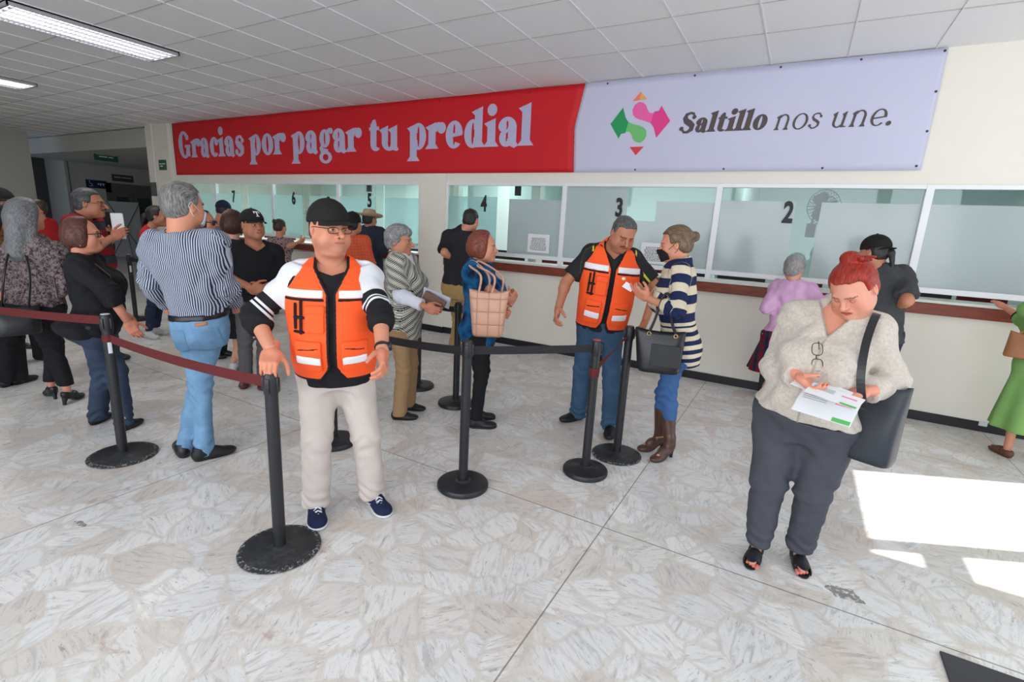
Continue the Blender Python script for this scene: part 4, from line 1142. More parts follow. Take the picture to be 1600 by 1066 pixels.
        if vneck or opening:
            a = s.P(0, .13*s.k, 1.06); wv = .045*s.k
            d_ = np.maximum(np.abs(S_)-np.clip((w-(1-vneck)*s.L)*wv/(vneck*s.L+1e-6), 0, .2)-.0, .02-F_) if vneck else None
            if d_ is not None: f.F = smax(f.F, -np.maximum(d_, (1-vneck)*s.L-w), .004).astype(np.float32)
        s.topf = f
        V, Q = f.mesh(); return s.finish_mesh(name, V, Q, mat)
    def surf(s, f, side, t, out=0.):
        """the point on the front of a garment at a given side offset and height"""
        best = 0.
        for k in range(90):
            fr = .45-.005*k; p = s.P(side, fr, t); i = ((p-f.lo)/f.h).astype(int)
            if (i >= 0).all() and (i < f.n).all() and f.F[tuple(i)] < 0: best = fr; break
        return s.P(side, best+out, t)
    def inlay(s, name, f, grow, region, mat, parent=None, smooth=1):
        """a piece lying on a garment: the garment grown a little and trimmed to a region in torso terms"""
        X, Y, Z = f.ax[0][:, None, None], f.ax[1][None, :, None], f.ax[2][None, None, :]
        S_, F_, w = s.tco(X, Y, Z); F = f.F; f.F = smax(F-grow, region(S_, F_, w, X, Y, Z), .004).astype(np.float32)
        V, Q = f.mesh(); f.F = F
        if len(V) == 0: return None
        return s.finish_mesh(name, V, Q, mat, arms=False, parent=parent, smooth=smooth)
    def trousers(s, name, mat, off=.012, knee=.064, hemr=.060, hemz=.045, waist=.05, wr=.004, thigh=.083, res=None, seed=2., stack=0.):
        h = res or s.res; pts = [s.hip+s.u*s.L*.3]+list(s.an.values())+list(s.kn.values())+[s.hip]
        lo = np.min(pts, 0)-.26; hi = np.max(pts, 0)+.26; lo[2] = max(-.01, hemz-.02)
        f = Field(lo, hi, h); s.add_torso(f, off, t0=-.26, t1=waist, k=.02, bust=False, trap=False)
        for q in 'RL':
            a = s.an[q]; fw = vec(math.cos(s.fa[q]), math.sin(s.fa[q]), 0)
            f.cap(s.hj[q]-vec(0, 0, .03)+s.fwdv(0)*s.b['butt']*-.1, s.kn[q], thigh*s.lr+off*.3, knee*s.lr, k=.05)
            f.cap(s.kn[q], vec(a[0], a[1], hemz-.05)+fw*.005, knee*s.lr, hemr*s.lr, k=.025)
            if hemr < .05: f.ell(s.kn[q]*.68+a*.32-fw*.015, (.052*s.lr, .052*s.lr, .09*s.lr), k=.03)
        X, Y, Z = f.ax[0][:, None, None], f.ax[1][None, :, None], f.ax[2][None, None, :]
        f.F = f.F+(wr*wav(X, Y, Z*.8, 24, seed)+wr*.7*wav(X*1.2, Y, Z*1.5, 47, seed+4)).astype(np.float32)
        f.F = f.F+(wr*.8*(1-2.2*np.abs(wav(X+.3*Z, Y+.3*Z, Z*.6, 30, seed+5)))).astype(np.float32)
        if stack:
            f.F = f.F+(stack*np.sin(Z*110+3*np.sin(X*30)+2*np.sin(Y*25))*np.exp(-((Z-hemz-.05)/.06)**2)).astype(np.float32)
        for q in 'RL':
            K = s.kn[q]; dK = np.sqrt((X-K[0])**2+(Y-K[1])**2+((Z-K[2])*.8)**2)
            f.F = f.F+(.0045*np.sin(Z*95+4*np.sin(X*20+Y*16))*np.exp(-(dK/.10)**2)).astype(np.float32)
        f.F = smax(f.F, hemz-Z+0*X+0*Y, .006).astype(np.float32); s.botf = f
        V, Q = f.mesh(); return s.finish_mesh(name, V, Q, mat, arms=False)
    def skirt(s, name, mat, hemz=.45, r=.22, waist=.05, off=.024, wr=.012, seed=1., rd=None, folds=9):
        cx = (s.an['R']+s.an['L'])/2; lo = np.minimum(s.hip-.36, cx-.36); hi = np.maximum(s.hip+.36, cx+.36); lo[2] = hemz-.03; hi[2] = s.hip[2]+.3*s.L
        f = Field(lo, hi, s.res); s.add_torso(f, off, t0=-.2, t1=waist, k=.02, bust=False, trap=False)
        top_ = s.hip-vec(0, 0, .0); a0 = float(np.interp(-.05, ST_T, s.A))+off; b0 = float(np.interp(-.05, ST_T, s.B))+off; rd = rd or r*.85
        c0_ = float(np.interp(-.05, ST_T, s.Cc)); bot = vec(cx[0], cx[1], hemz); sv, fv = s.sidev(0), s.fwdv(0)
        def fn(X, Y, Z):
            t = np.clip((top_[2]-Z)/(top_[2]-hemz), 0, 1.1); c = [top_[i]+(bot[i]-top_[i])*t for i in (0, 1)]
            x = (X-c[0])*sv[0]+(Y-c[1])*sv[1]; y = (X-c[0])*fv[0]+(Y-c[1])*fv[1]-c0_*np.clip(1-t*1.2, 0, 1); A_ = a0+(r-a0)*t; B_ = b0+(rd-b0)*t
            ang = np.arctan2(y, x); d = (np.sqrt((x/A_)**2+(y/B_)**2)-1)*np.minimum(A_, B_)+wr*t*np.sin(ang*folds+2*np.sin(ang*2+seed))
            return smax(smax(d, hemz-Z+0*X, .006), Z-top_[2]-.02+0*X, .03)
        f.do(fn, lo, hi, .06); V, Q = f.mesh(); return s.finish_mesh(name, V, Q, mat, arms=False)
    def shoes(s, kind, mat, sole=None, name='shoe', laces=None, res=None):
        sole = sole or mat; out = []
        for q in 'RL':
            h = res or max(.0045, s.res*.6); k = s.k*(1. if s.sex == 'm' else .92); f = Field((-.08*k-(.06 if kind == 'boot' else 0), -.10*k-(.06 if kind == 'boot' else 0), -.004), (.08*k+(.06 if kind == 'boot' else 0), .24*k, .16 if kind != 'boot' else .40), h)
            lift = s.J.get('heel', 0); zt = lambda y: lift*np.clip((.10*k-y)/(.12*k), 0, 1)
            sx = -1 if q == 'R' else 1
            e = lambda c, r, kk=.02, op='u': f.ell((c[0]*k*sx*-1, c[1]*k, c[2]*k+float(zt(c[1]*k))), (r[0]*k, r[1]*k, r[2]*k), k=kk, op=op)
            e((0, -.022, .040), (.036, .045, .044)); e((.002, .04, .038), (.040, .075, .045), .03); e((.006, .115, .026), (.048, .082, .030), .03)
            if kind == 'sneaker': e((.006, .150, .028), (.042, .050, .028), .03); e((0, .03, .065), (.032, .05, .032), .03)
            if kind in ('sneaker', 'leather', 'boot'): f.cap((0, -.012*k, .05*k+lift), (0, -.015*k, .115*k+lift), .040*k, .040*k, k=.02, clip=((0, 0, (.092 if kind == 'sneaker' else .088 if kind == 'leather' else .2)*k+lift), (0, .12, .99)))
            if kind == 'boot':
                R0 = np.stack([vec(math.sin(s.fa[q]), -math.cos(s.fa[q]), 0), vec(math.cos(s.fa[q]), math.sin(s.fa[q]), 0), vec(0, 0, 1)], 1)
                kl = (s.kn[q]-s.an[q]) @ R0; kl = kl/kl[2]; b0 = vec(0, -.010*k, .06+lift); b1 = vec(kl[0]*.30, kl[1]*.30-.010*k, .365); f.cap(b0, b1, .043*k, .066*k, k=.02, clip=((0, 0, .350), (0, 0, 1)))
            if kind in ('flat', 'heel', 'sandal'): e((0, -.0, .085), (.030, .050, .036), .008, 's')
            if kind in ('leather', 'sneaker'): e((0, -.012, .105), (.026, .034, .025), .006, 's')
            zz = lift
            Xg, Yg, Zg = f.ax[0][:, None, None], f.ax[1][None, :, None], f.ax[2][None, None, :]
            body = f.F.copy(); st = .020*k if kind == 'sneaker' else (.010*k)
            f.F = smax(body, (zt(Yg)+st)-Zg+0*Xg, .002).astype(np.float32)
            if kind == 'sandal':
                slot = np.maximum(np.maximum(.118*k-Yg, Zg-.045*k), np.abs(Xg)-.040*k)+0*Xg
                slot2 = np.maximum(np.abs(Yg-.035*k)-.012*k+0*Xg, .045*k-Zg+0*Xg)
                f.F = smax(smax(f.F, -slot, .004), -slot2, .004).astype(np.float32)
            V, Q = f.mesh(); R = np.stack([vec(math.sin(s.fa[q]), -math.cos(s.fa[q]), 0), vec(math.cos(s.fa[q]), math.sin(s.fa[q]), 0), vec(0, 0, 1)], 1)
            org = vec(s.an[q][0], s.an[q][1], 0)
            to = lambda V_: (np.asarray(V_) @ R.T)+org-s.base
            o = mesh_obj(name, to(relax(V, Q, 1, .3)), Q, mat, s.root, smooth=True, attrs={'tc': V, 'pt': np.zeros(len(V))})
            f.F = np.maximum(np.maximum(body-(.004 if kind == 'sneaker' else .002), Zg-(zt(Yg)+st+.001)), (zt(Yg)*1.0+(.0 if lift == 0 else -.004))-Zg+0*Xg).astype(np.float32)
            V, Q = f.mesh()
            if len(V): mesh_obj('sole', to(V), Q, sole, o, smooth=True)
            if lift:
                m = MB(); m.tube([(0, -.035*k, lift*1.05), (0, -.048*k, lift*.5), (0, -.052*k, 0)], [.026*k, .016*k, .013*k], 12); m.v = [tuple(v) for v in to(np.array(m.v))]; m.build('shoe_heel', sole, o, smooth=True)
            if laces is not None:
                m = MB()
                for i in range(5):
                    y = .045+.020*i; z = .094-.0095*i
                    m.tube([(-.020*k, y*k, (z-.005)*k), (0, (y+.006)*k, (z+.006)*k), (.020*k, (y+.012)*k, (z-.008)*k)], .0028, 6)
                    m.tube([(.020*k, y*k, (z-.005)*k), (0, (y+.006)*k, (z+.007)*k), (-.020*k, (y+.012)*k, (z-.008)*k)], .0028, 6)
                m.tube([(0, .045*k, .097*k), (-.035*k, .055*k, .085*k), (-.045*k, .065*k, .06*k)], .0025, 6); m.tube([(0, .045*k, .097*k), (.03*k, .07*k, .085*k), (.042*k, .055*k, .07*k)], .0025, 6)
                m.v = [tuple(v) for v in to(np.array(m.v))]; m.build('laces', laces, o, smooth=True)
            if kind == 'sandal':
                pass
            out.append(o)
        return out
    def world_mb(s, mb, name, mats, parent=None, smooth=True):
        mb.v = [tuple(v) for v in (np.array(mb.v)-s.base)]; return mb.build(name, mats, parent or s.root, smooth=smooth)
PEOPLE = json.loads('''
{"vest": {"H": 1.65, 
  "hip": [-2.02, -4.115, 0.85], "hy": -44.379, "C": [-2.022, -4.118, 1.321], "cy": -44.379, "head": [-2.006, -4.144, 1.531], "hd": [-12.465, 4.0, 0.0], "sw": 0.19, "fR": [-2.091, -4.216, -33.342], "fL": [-1.91, -3.97, -24.513], "ER": [-2.226, -4.433, 1.113], "WR": [-2.027, -4.446, 0.953], "EL": [-1.704, -4.116, 1.153], "WL": [-1.551, -4.257, 1.004]}, "vest2": {"H": 1.73, 
  "hip": [-1.305, -2.076, 0.891], "hy": -66.225, "C": [-1.258, -2.081, 1.436], "cy": -63.225, "head": [-1.18, -2.118, 1.58], "hd": [-50.48, 32.0, 5.0], "sw": 0.19, "fR": [-1.448, -2.02, -116.492], "fL": [-1.125, -2.12, -76.816], "ER": [-1.551, -2.274, 1.187], "WR": [-1.514, -2.464, 1.001], "EL": [-0.919, -1.981, 1.191], "WL": [-0.963, -2.038, 0.932]}, "furry": {"H": 1.55, 
  "hip": [0.143, -3.19, 0.798], "hy": -100.798, "C": [0.185, -3.222, 1.266], "cy": -100.798, "head": [0.216, -3.293, 1.404], "hd": [-114.815, 38.0, -8.0], "sw": 0.175, "fR": [0.038, -3.227, -94.527], "fL": [0.223, -3.151, -78.871], "ER": [-0.024, -3.247, 1.008], "WR": [0.079, -3.464, 1.025], "EL": [0.432, -3.211, 1.014], "WL": [0.314, -3.419, 1.0]}, "stripe_man": {"H": 1.72, 
  "hip": [-3.202, -4.145, 0.886], "hy": 123.6, "C": [-3.223, -4.188, 1.406], "cy": 123.6, "head": [-3.218, -4.177, 1.604], "hd": [100.456, 5.0, 0.0], "sw": 0.2, "fR": [-3.328, -4.264, 161.364], "fL": [-3.172, -4.219, 73.133], "ER": [-3.081, -4.046, 1.113], "WR": [-3.251, -3.884, 0.987], "EL": [-3.5, -4.265, 1.133], "WL": [-3.629, -4.122, 0.948]}, "sweater": {"H": 1.62, 
  "hip": [-0.646, -2.275, 0.834], "hy": -164.418, "C": [-0.722, -2.289, 1.367], "cy": -157.418, "head": [-0.75, -2.294, 1.531], "hd": [-173.105, 14.0, 0.0], "sw": 0.165, "fR": [-0.617, -2.335, -115.552], "fL": [-0.719, -2.223, -132.522], "ER": [-0.832, -2.185, 1.097], "WR": [-0.879, -2.418, 1.175], "EL": [-0.635, -2.557, 1.115], "WL": [-0.859, -2.454, 1.163]}, "blue": {"H": 1.56, 
  "hip": [-2.102, -2.633, 0.803], "hy": 18.189, "C": [-2.12, -2.645, 1.272], "cy": 15.189, "head": [-2.097, -2.63, 1.428], "hd": [25.027, 3.0, 0.0], "sw": 0.17, "fR": [-2.056, -2.709, 37.133], "fL": [-2.156, -2.562, 37.475], "ER": [-1.897, -2.74, 1.085], "WR": [-1.891, -2.505, 1.029], "EL": [-2.065, -2.463, 1.024], "WL": [-1.884, -2.609, 0.961]}, "graylady": {"H": 1.56, 
  "hip": [-2.704, -2.844, 0.803], "hy": 21.869, "C": [-2.71, -2.849, 1.296], "cy": 21.869, "head": [-2.711, -2.877, 1.434], "hd": [24.315, 4.0, 0.0], "sw": 0.165, "fR": [-2.657, -2.946, 37.475], "fL": [-2.746, -2.737, 23.666], "ER": [-2.588, -2.999, 1.034], "WR": [-2.357, -2.966, 0.971], "EL": [-2.687, -2.669, 1.042], "WL": [-2.483, -2.773, 0.965]}, "glasses": {"H": 1.5, 
  "hip": [-4.2, -4.32, 0.772], "hy": 74.85, "C": [-4.203, -4.328, 1.207], "cy": 54.85, "head": [-4.201, -4.323, 1.382], "hd": [57.955, -2.0, 0.0], "sw": 0.17, "fR": [-4.341, -4.348, 125.71], "fL": [-4.055, -4.282, 112.38], "ER": [-3.884, -4.349, 1.038], "WR": [-3.813, -4.281, 0.828], "EL": [-4.416, -4.175, 0.967], "WL": [-4.469, -4.051, 0.777]}, "longhair": {"H": 1.58, 
  "hip": [-5.097, -4.341, 0.814], "hy": 112.953, "C": [-5.088, -4.31, 1.264], "cy": 112.953, "head": [-5.093, -4.326, 1.482], "hd": [103.283, 0.0, 0.0], "sw": 0.175, "fR": [-5.197, -4.308, 178.374], "fL": [-4.97, -4.286, 124.743], "ER": [-4.914, -4.239, 0.992], "WR": [-5.034, -4.266, 0.78], "EL": [-5.245, -4.476, 1.01], "WL": [-5.275, -4.441, 0.77]}, "blacktee": {"H": 1.6, 
  "hip": [-4.284, -3.083, 0.824], "hy": -20.519, "C": [-4.266, -3.055, 1.285], "cy": -20.519, "head": [-4.252, -3.07, 1.482], "hd": [-5.228, 0.0, 0.0], "sw": 0.19, "fR": [-4.379, -3.15, -39.146], "fL": [-4.226, -3.075, -40.588], "ER": [-4.316, -3.268, 1.013], "WR": [-4.08, -3.218, 0.953], "EL": [-4.167, -2.888, 1.012], "WL": [-4.099, -3.116, 0.943]}, "redpolo": {"H": 1.72, 
  "hip": [-6.107, -3.581, 0.886], "hy": 39.659, "C": [-6.117, -3.609, 1.427], "cy": 39.659, "head": [-6.075, -3.555, 1.594], "hd": [54.257, 3.0, 0.0], "sw": 0.19, "fR": [-6.037, -3.692, 6.833], "fL": [-6.183, -3.489, 24.08], "ER": [-5.929, -3.63, 1.167], "WR": [-5.717, -3.532, 1.296], "EL": [-6.279, -3.419, 1.137], "WL": [-6.066, -3.378, 1.292]}, "redshirt": {"H": 1.58, 
  "hip": [-6.95, -2.661, 0.814], "hy": 45.906, "C": [-6.942, -2.644, 1.279], "cy": 45.906, "head": [-6.909, -2.569, 1.489], "hd": [54.557, 5.0, 0.0], "sw": 0.165, "fR": [-6.904, -2.814, 12.293], "fL": [-7.06, -2.653, 18.029], "ER": [-6.744, -2.815, 1.025], "WR": [-6.572, -2.831, 0.851], "EL": [-7.047, -2.549, 1.008], "WL": [-7.128, -2.486, 0.785]}, "darkwoman": {"H": 1.56, 
  "hip": [-4.835, -2.899, 0.803], "hy": 143.933, "C": [-4.834, -2.898, 1.229], "cy": 143.933, "head": [-4.832, -2.895, 1.474], "hd": [138.505, 0.0, 0.0], "sw": 0.17, "fR": [-4.884, -2.957, 148.328], "fL": [-4.824, -2.905, 147.609], "ER": [-4.824, -2.952, 1.062], "WR": [-4.826, -3.021, 0.831], "EL": [-4.809, -2.875, 1.054], "WL": [-4.761, -2.863, 0.817]}, "sunglass": {"H": 1.57, 
  "hip": [-5.47, -2.779, 0.809], "hy": 30.843, "C": [-5.462, -2.765, 1.219], "cy": 30.843, "head": [-5.482, -2.801, 1.463], "hd": [40.87, 0.0, 0.0], "sw": 0.17, "fR": [-5.466, -2.86, 41.251], "fL": [-5.494, -2.737, 41.485], "ER": [-5.352, -2.929, 0.95], "WR": [-5.175, -2.931, 0.783], "EL": [-5.53, -2.644, 0.951], "WL": [-5.436, -2.714, 0.737]}, "bluegray": {"H": 1.7, 
  "hip": [-8.575, -1.117, 0.875], "hy": 128.557, "C": [-8.474, -0.954, 1.302], "cy": 128.557, "head": [-8.406, -0.842, 1.619], "hd": [104.185, 10.0, 0.0], "sw": 0.19, "fR": [5.947, -7.685, 0.0], "fL": [5.947, -7.685, 0.0], "ER": [-8.367, -0.939, 1.031], "WR": [-8.455, -0.691, 1.019], "EL": [-8.674, -1.206, 1.047], "WL": [-8.644, -1.198, 0.785]}, "floral": {"H": 1.58, 
  "hip": [-7.215, -0.703, 0.814], "hy": 123.231, "C": [-7.197, -0.68, 1.189], "cy": 123.231, "head": [-7.197, -0.679, 1.398], "hd": [99.276, 8.0, 0.0], "sw": 0.165, "fR": [5.947, -7.685, 0.0], "fL": [5.947, -7.685, 0.0], "ER": [-6.872, -0.774, 1.12], "WR": [-6.898, -0.543, 1.198], "EL": [-7.147, -0.912, 1.055], "WL": [-7.278, -0.738, 0.943]}, "orange": {"H": 1.68, 
  "hip": [-4.767, -1.408, 0.865], "hy": 118.075, "C": [-4.801, -1.445, 1.333], "cy": 118.075, "head": [-4.779, -1.421, 1.525], "hd": [107.137, 0.0, 0.0], "sw": 0.19, "fR": [5.947, -7.685, 0.0], "fL": [5.947, -7.685, 0.0], "ER": [-4.578, -1.334, 1.05], "WR": [-4.608, -1.304, 0.793], "EL": [-4.963, -1.566, 1.045], "WL": [-4.907, -1.549, 0.792]}, "hat": {"H": 1.7, 
  "hip": [-5.567, -0.354, 0.875], "hy": 110.964, "C": [-5.575, -0.364, 1.434], "cy": 110.964, "head": [-5.574, -0.363, 1.591], "hd": [90.418, 5.0, 0.0], "sw": 0.19, "fR": [5.947, -7.685, 0.0], "fL": [5.947, -7.685, 0.0], "ER": [-5.358, -0.352, 1.15], "WR": [-5.39, -0.103, 1.231], "EL": [-5.708, -0.413, 1.146], "WL": [-5.639, -0.378, 0.894]}, "window4": {"H": 1.7, 
  "hip": [-3.501, -1.013, 0.875], "hy": 107.995, "C": [-3.464, -0.989, 1.464], "cy": 107.995, "head": [-3.381, -0.935, 1.644], "hd": [94.498, 12.0, 0.0], "sw": 0.19, "fR": [-3.755, -0.718, 126.539], "fL": [-3.602, -0.718, 125.475], "ER": [-3.27, -0.747, 1.237], "WR": [-3.339, -0.493, 1.242], "EL": [-3.535, -1.23, 1.263], "WL": [-3.547, -0.987, 1.161]}, "purple": {"H": 1.42, 
  "hip": [-0.017, -0.619, 0.731], "hy": 78.875, "C": [-0.011, -0.569, 1.191], "cy": 78.875, "head": [-0.032, -0.559, 1.353], "hd": [70.345, 8.0, 0.0], "sw": 0.16, "fR": [-0.132, -0.281, 90.989], "fL": [-0.042, -0.284, 90.133], "ER": [0.255, -0.78, 1.067], "WR": [0.299, -0.578, 1.143], "EL": [-0.199, -0.67, 0.987], "WL": [-0.138, -0.535, 1.151]}, "capman": {"H": 1.68, 
  "hip": [0.67, -0.713, 0.865], "hy": -269.981, "C": [0.593, -0.702, 1.37], "cy": -269.981, "head": [0.522, -0.692, 1.55], "hd": [-213.778, 5.0, 0.0], "sw": 0.185, "fR": [5.947, -7.685, 0.0], "fL": [5.947, -7.685, 0.0], "ER": [0.783, -0.927, 1.189], "WR": [0.756, -0.681, 1.107], "EL": [0.465, -0.481, 1.194], "WL": [0.422, -0.232, 1.259]}, "green": {"H": 1.56, 
  "hip": [1.787, -0.598, 0.803], "hy": -259.461, "C": [1.727, -0.576, 1.226], "cy": -259.461, "head": [1.718, -0.573, 1.433], "hd": [-268.017, 0.0, 0.0], "sw": 0.17, "fR": [5.947, -7.685, 0.0], "fL": [5.947, -7.685, 0.0], "ER": [1.813, -0.55, 0.971], "WR": [1.823, -0.309, 0.992], "EL": [1.647, -0.408, 1.07], "WL": [1.549, -0.204, 1.154]}, "farleft": {"H": 1.6, 
  "hip": [-5.825, -4.385, 0.824], "hy": 65.777, "C": [-5.813, -4.336, 1.256], "cy": 65.777, "head": [-5.802, -4.292, 1.439], "hd": [74.921, 0.0, 0.0], "sw": 0.17, "fR": [-5.819, -4.422, 133.135], "fL": [-5.828, -4.336, 114.865], "ER": [-5.634, -4.463, 0.987], "WR": [-5.426, -4.443, 0.854], "EL": [-5.944, -4.286, 0.982], "WL": [-5.777, -4.333, 0.805]}}
''')
# vest man
def safety_vest(s, slit=.012, hemr=-.10, vtop=.80, piping=None, cutw=.02, small=True):
    """orange reflective vest with mesh sides, black piping, pockets and bands"""
    orange = cloth('vest_orange', srgb(255, 92, 40), .7, .05, .2); black = cloth('vest_piping', (.012, .012, .014)); white = plain('reflective_band', (.80, .82, .86), .35, spec=.6)
    h = min(s.res, .006); lo, hi = s.torso_box(.12); lo = lo-.02; hi = hi+.02; f = Field(lo, hi, h)
    s.add_torso(f, .034, t0=hemr, t1=1.06, k=.02)
    X, Y, Z = f.ax[0][:, None, None], f.ax[1][None, :, None], f.ax[2][None, None, :]
    f.F = f.F+(.004*wav(X, Y, Z*1.6, 22, 3.)).astype(np.float32)
    S_, F_, w = s.tco(X, Y, Z); L = s.L; t = w/L
    for q in 'RL':
        A, E = s.sh[q], s.E[q]; out = nrm((A-s.C)*vec(1, 1, .2))
        f.cap(A+out*.0-vec(0, 0, .03), A+out*.25-vec(0, 0, .02), .088*s.k, .11*s.k, k=.006, op='s')
        f.cap(A+vec(0, 0, .0), A+out*.02+vec(0, 0, .2), .055*s.k, .06, k=.006, op='s')
    gap = slit+np.clip((t-vtop)/(1.05-vtop), 0, 1)*.062*s.k+np.clip((.08-t)/.2, 0, 1)**1.3*.055
    f.F = smax(f.F, -np.maximum(np.abs(S_)-gap, .0-F_), .006).astype(np.float32)
    side_cut = np.maximum(np.abs(F_-.0)-.055, .70*L-w) if False else np.maximum(np.maximum(np.abs(F_+.0)-.035, w-.78*L), .09-np.abs(S_))
    f.F = smax(f.F, -side_cut, .006).astype(np.float32)
    nb = s.P(0, -.018*s.k, 1.0); ht = s.HC+s.HR @ vec(0, -.02, -.05)*s.hs
    f.cap(nb, ht+nrm(ht-nb)*.05, .070*s.k*(1+.1*s.hd['fat']), .078*s.k, k=.01, op='s')
    V, Q = f.mesh(); v = s.finish_mesh('safety_vest', V, Q, orange, arms=False)
    # black binding along the front edges, the hem and the armholes
    Fg = f.F
    s.inlay('piping', f, .003, lambda S, Fr, w_, X, Y, Z: np.maximum(np.maximum(np.abs(np.abs(S)-gap-.004)-.008, .01-Fr), -(w_-hemr*L)), black, v)
    s.inlay('piping', f, .003, lambda S, Fr, w_, X, Y, Z: (w_-(hemr*L+.013)), black, v)
    def arm_edge(S, Fr, w_, X, Y, Z):
        d = 9.
        for q in 'RL':
            A = s.sh[q]; out = nrm((A-s.C)*vec(1, 1, .2)); a = A-vec(0, 0, .03); b = A+out*.25-vec(0, 0, .02); ab = b-a; L2 = ab @ ab
            t_ = np.clip(((X-a[0])*ab[0]+(Y-a[1])*ab[1]+(Z-a[2])*ab[2])/L2, 0, 1)
            d = np.minimum(d, np.sqrt((X-a[0]-t_*ab[0])**2+(Y-a[1]-t_*ab[1])**2+(Z-a[2]-t_*ab[2])**2)-.088*s.k-.022*s.k*t_)
        return np.maximum(np.abs(d-.004)-.007, -Fr+.02)
    s.inlay('piping', f, .003, arm_edge, black, v)
    def rect(sx0, sx1, t0, t1, shear=0.): return lambda S, Fr, w_, X, Y, Z: np.maximum(np.maximum(np.maximum(sx0-S, S-sx1), np.maximum(t0*L-w_+shear*S, w_-t1*L-shear*S)), .0-Fr)
    for sg in (1, -1):
        o = (lambda a, b: (a, b)) if sg == 1 else (lambda a, b: (-b, -a))
        s.inlay('reflective_band', f, .005, rect(*o(.035, .21), .765, .845, 0), white, v)
        s.inlay('band_edge', f, .0035, rect(*o(.030, .215), .735, .765, 0), black, v)
        p = s.inlay('pocket', f, .016, rect(*o(.045, .165), .03, .36), orange, v)
        if p: s.inlay('pocket_zip', f, .0195, rect(*o(.055, .155), .295, .312, -.1*sg), black, p); s.inlay('reflective_band', f, .0200, rect(*o(.048, .160), .10, .19, .08*sg), white, p)
    p = s.inlay('pocket', f, .014, rect(.03, .115, .44, .70), orange, v)
    if p: s.inlay('pocket_flap', f, .018, rect(.028, .117, .62, .70), orange, p)
    s.inlay('radio_strap', f, .012, rect(.128, .142, .42, .74), black, v); s.inlay('radio_strap', f, .014, rect(.118, .170, .565, .595), black, v)
    s.inlay('radio_strap', f, .012, rect(.155, .168, .46, .72), black, v); s.inlay('radio_strap', f, .014, rect(.118, .170, .43, .455), black, v)
    s.vf = f
    return v
def build_vest():
    J = PEOPLE['vest']; a = math.radians(J['cy']); f = vec(math.cos(a), math.sin(a), 0); r = vec(math.sin(a), -math.cos(a), 0)
    W = vec(-1.969, -4.525, .895)-f*.075+vec(0, 0, .078); C = vec(*J['C']); S_ = C+r*.165-vec(0, 0, .028)
    J['WR'] = list(W); J['ER'] = list(ik(S_, W, .165*1.65, .15*1.65, r*1.0-f*.35-vec(0, 0, .2)))
    s = Person('vest', 'man in a black cap and orange vest resting one hand on the nearest barrier post', PEOPLE['vest'], 'm', .0065,
      build=dict(waist=1.13, chest=1.12, hips=1.04, belly=.10, depth=1.12), skin=srgb(205, 140, 112), arm_r=1.08, leg_r=1.08,
      head=dict(hair=('short', hairmat('hair_black', (.012, .010, .010)), dict(th=.006)), fat=.9, stubble=.45, brow=(.03, .02, .018), nose=1.12, lips=srgb(190, 110, 95), jaw=1.05),
      hands=dict(R=dict(curl=.50, dir=(.05, .80, -.45), palm=(.05, -.45, -.9), spread=.02, thumb=.3), L=dict(curl=.45, palm=(.9, -.3, 0), thumb=.4)), headscale=1.03)
    s.glasses(plain('dark_wire', (.03, .02, .02), .3, .6), w=.025, hgt=.014)
    s.cap(cloth('cap_black', (.014, .012, .012)))
    L = s.L
    s.top('sweatshirt', pattern('raglan_black_white', 'raglan', [(.014, .014, .016), (.75, .76, .80)], a=.165, l=.205, ys=.10), off=.022, sleeve=1.38, hem=-.20, hemflare=.04, vneck=.03, flare=.008, armoff=.012)
    s.trousers('trousers', cloth('trousers_stone', srgb(198, 187, 180)), knee=.074, hemr=.068, thigh=.098, stack=.006, hemz=.05)
    s.shoes('sneaker', cloth('shoe_navy', (.012, .018, .055)), plain('sole_white', (.7, .7, .72)), laces=plain('lace_white', (.7, .72, .75)))
    for q in 'RL':
        fw = vec(math.cos(s.fa[q]), math.sin(s.fa[q]), 0); sd = vec(math.sin(s.fa[q]), -math.cos(s.fa[q]), 0); sg = 1 if q == 'R' else -1; a_ = s.an[q]*vec(1, 1, 0)
        for sg in (1, -1):
            m_ = MB(); m_.tube([a_+sd*sg*(.043+d)+fw*y+vec(0, 0, z) for d, y, z in ((.000, .075, .040), (.004, .045, .032), (.002, .015, .038), (-.004, -.025, .058))], [.003, .0065, .005, .0015], 8, flat=.6); s.world_mb(m_, 'shoe_mark', plain('sole_white', (.7, .7, .72)))
    safety_vest(s)
    t = MB(); w = s.W['L']; d = nrm(w-s.E['L']); R = s.hands['L']['R']
    c = w-d*.035; pts = [c+R[:, 0]*.033*math.cos(a)+R[:, 2]*.027*math.sin(a) for a in np.linspace(0, 2*math.pi, 20, endpoint=False)]
    t.tube(pts, .0045, 6, closed=True, flat=2.2); t.cyl(c+R[:, 2]*.024, c+R[:, 2]*.040, .021, 20); s.world_mb(t, 'wristwatch', plain('watch_black', (.01, .01, .012), .3))
    return s
# ================================================================ everyone in the hall
PP = {}
def planted(key):
    J = dict(PEOPLE[key]); a = math.radians(J['hy']); x, y = J['hip'][:2]; J['base'] = [x, y]
    for q, sg in (('R', 1), ('L', -1)): J['f'+q] = [x+math.sin(a)*sg*.11, y-math.cos(a)*sg*.11, J['hy']-10*sg]
    return J
blk_cloth = cloth('cloth_black', (.010, .010, .012)); blk_shoe = plain('shoe_black', (.010, .010, .012), .35)
SK1, SK2, SK3 = srgb(205, 140, 112), srgb(184, 124, 96), srgb(214, 158, 134)
H_black = hairmat('hair_black', (.012, .010, .010)); H_dark = hairmat('hair_dark_brown', (.030, .016, .011)); H_grey = hairmat('hair_salt_grey', (.10, .10, .10), (.34, .33, .33)); H_silver = hairmat('hair_silver', (.16, .15, .15), (.40, .38, .38))

PP['vest'] = build_vest()

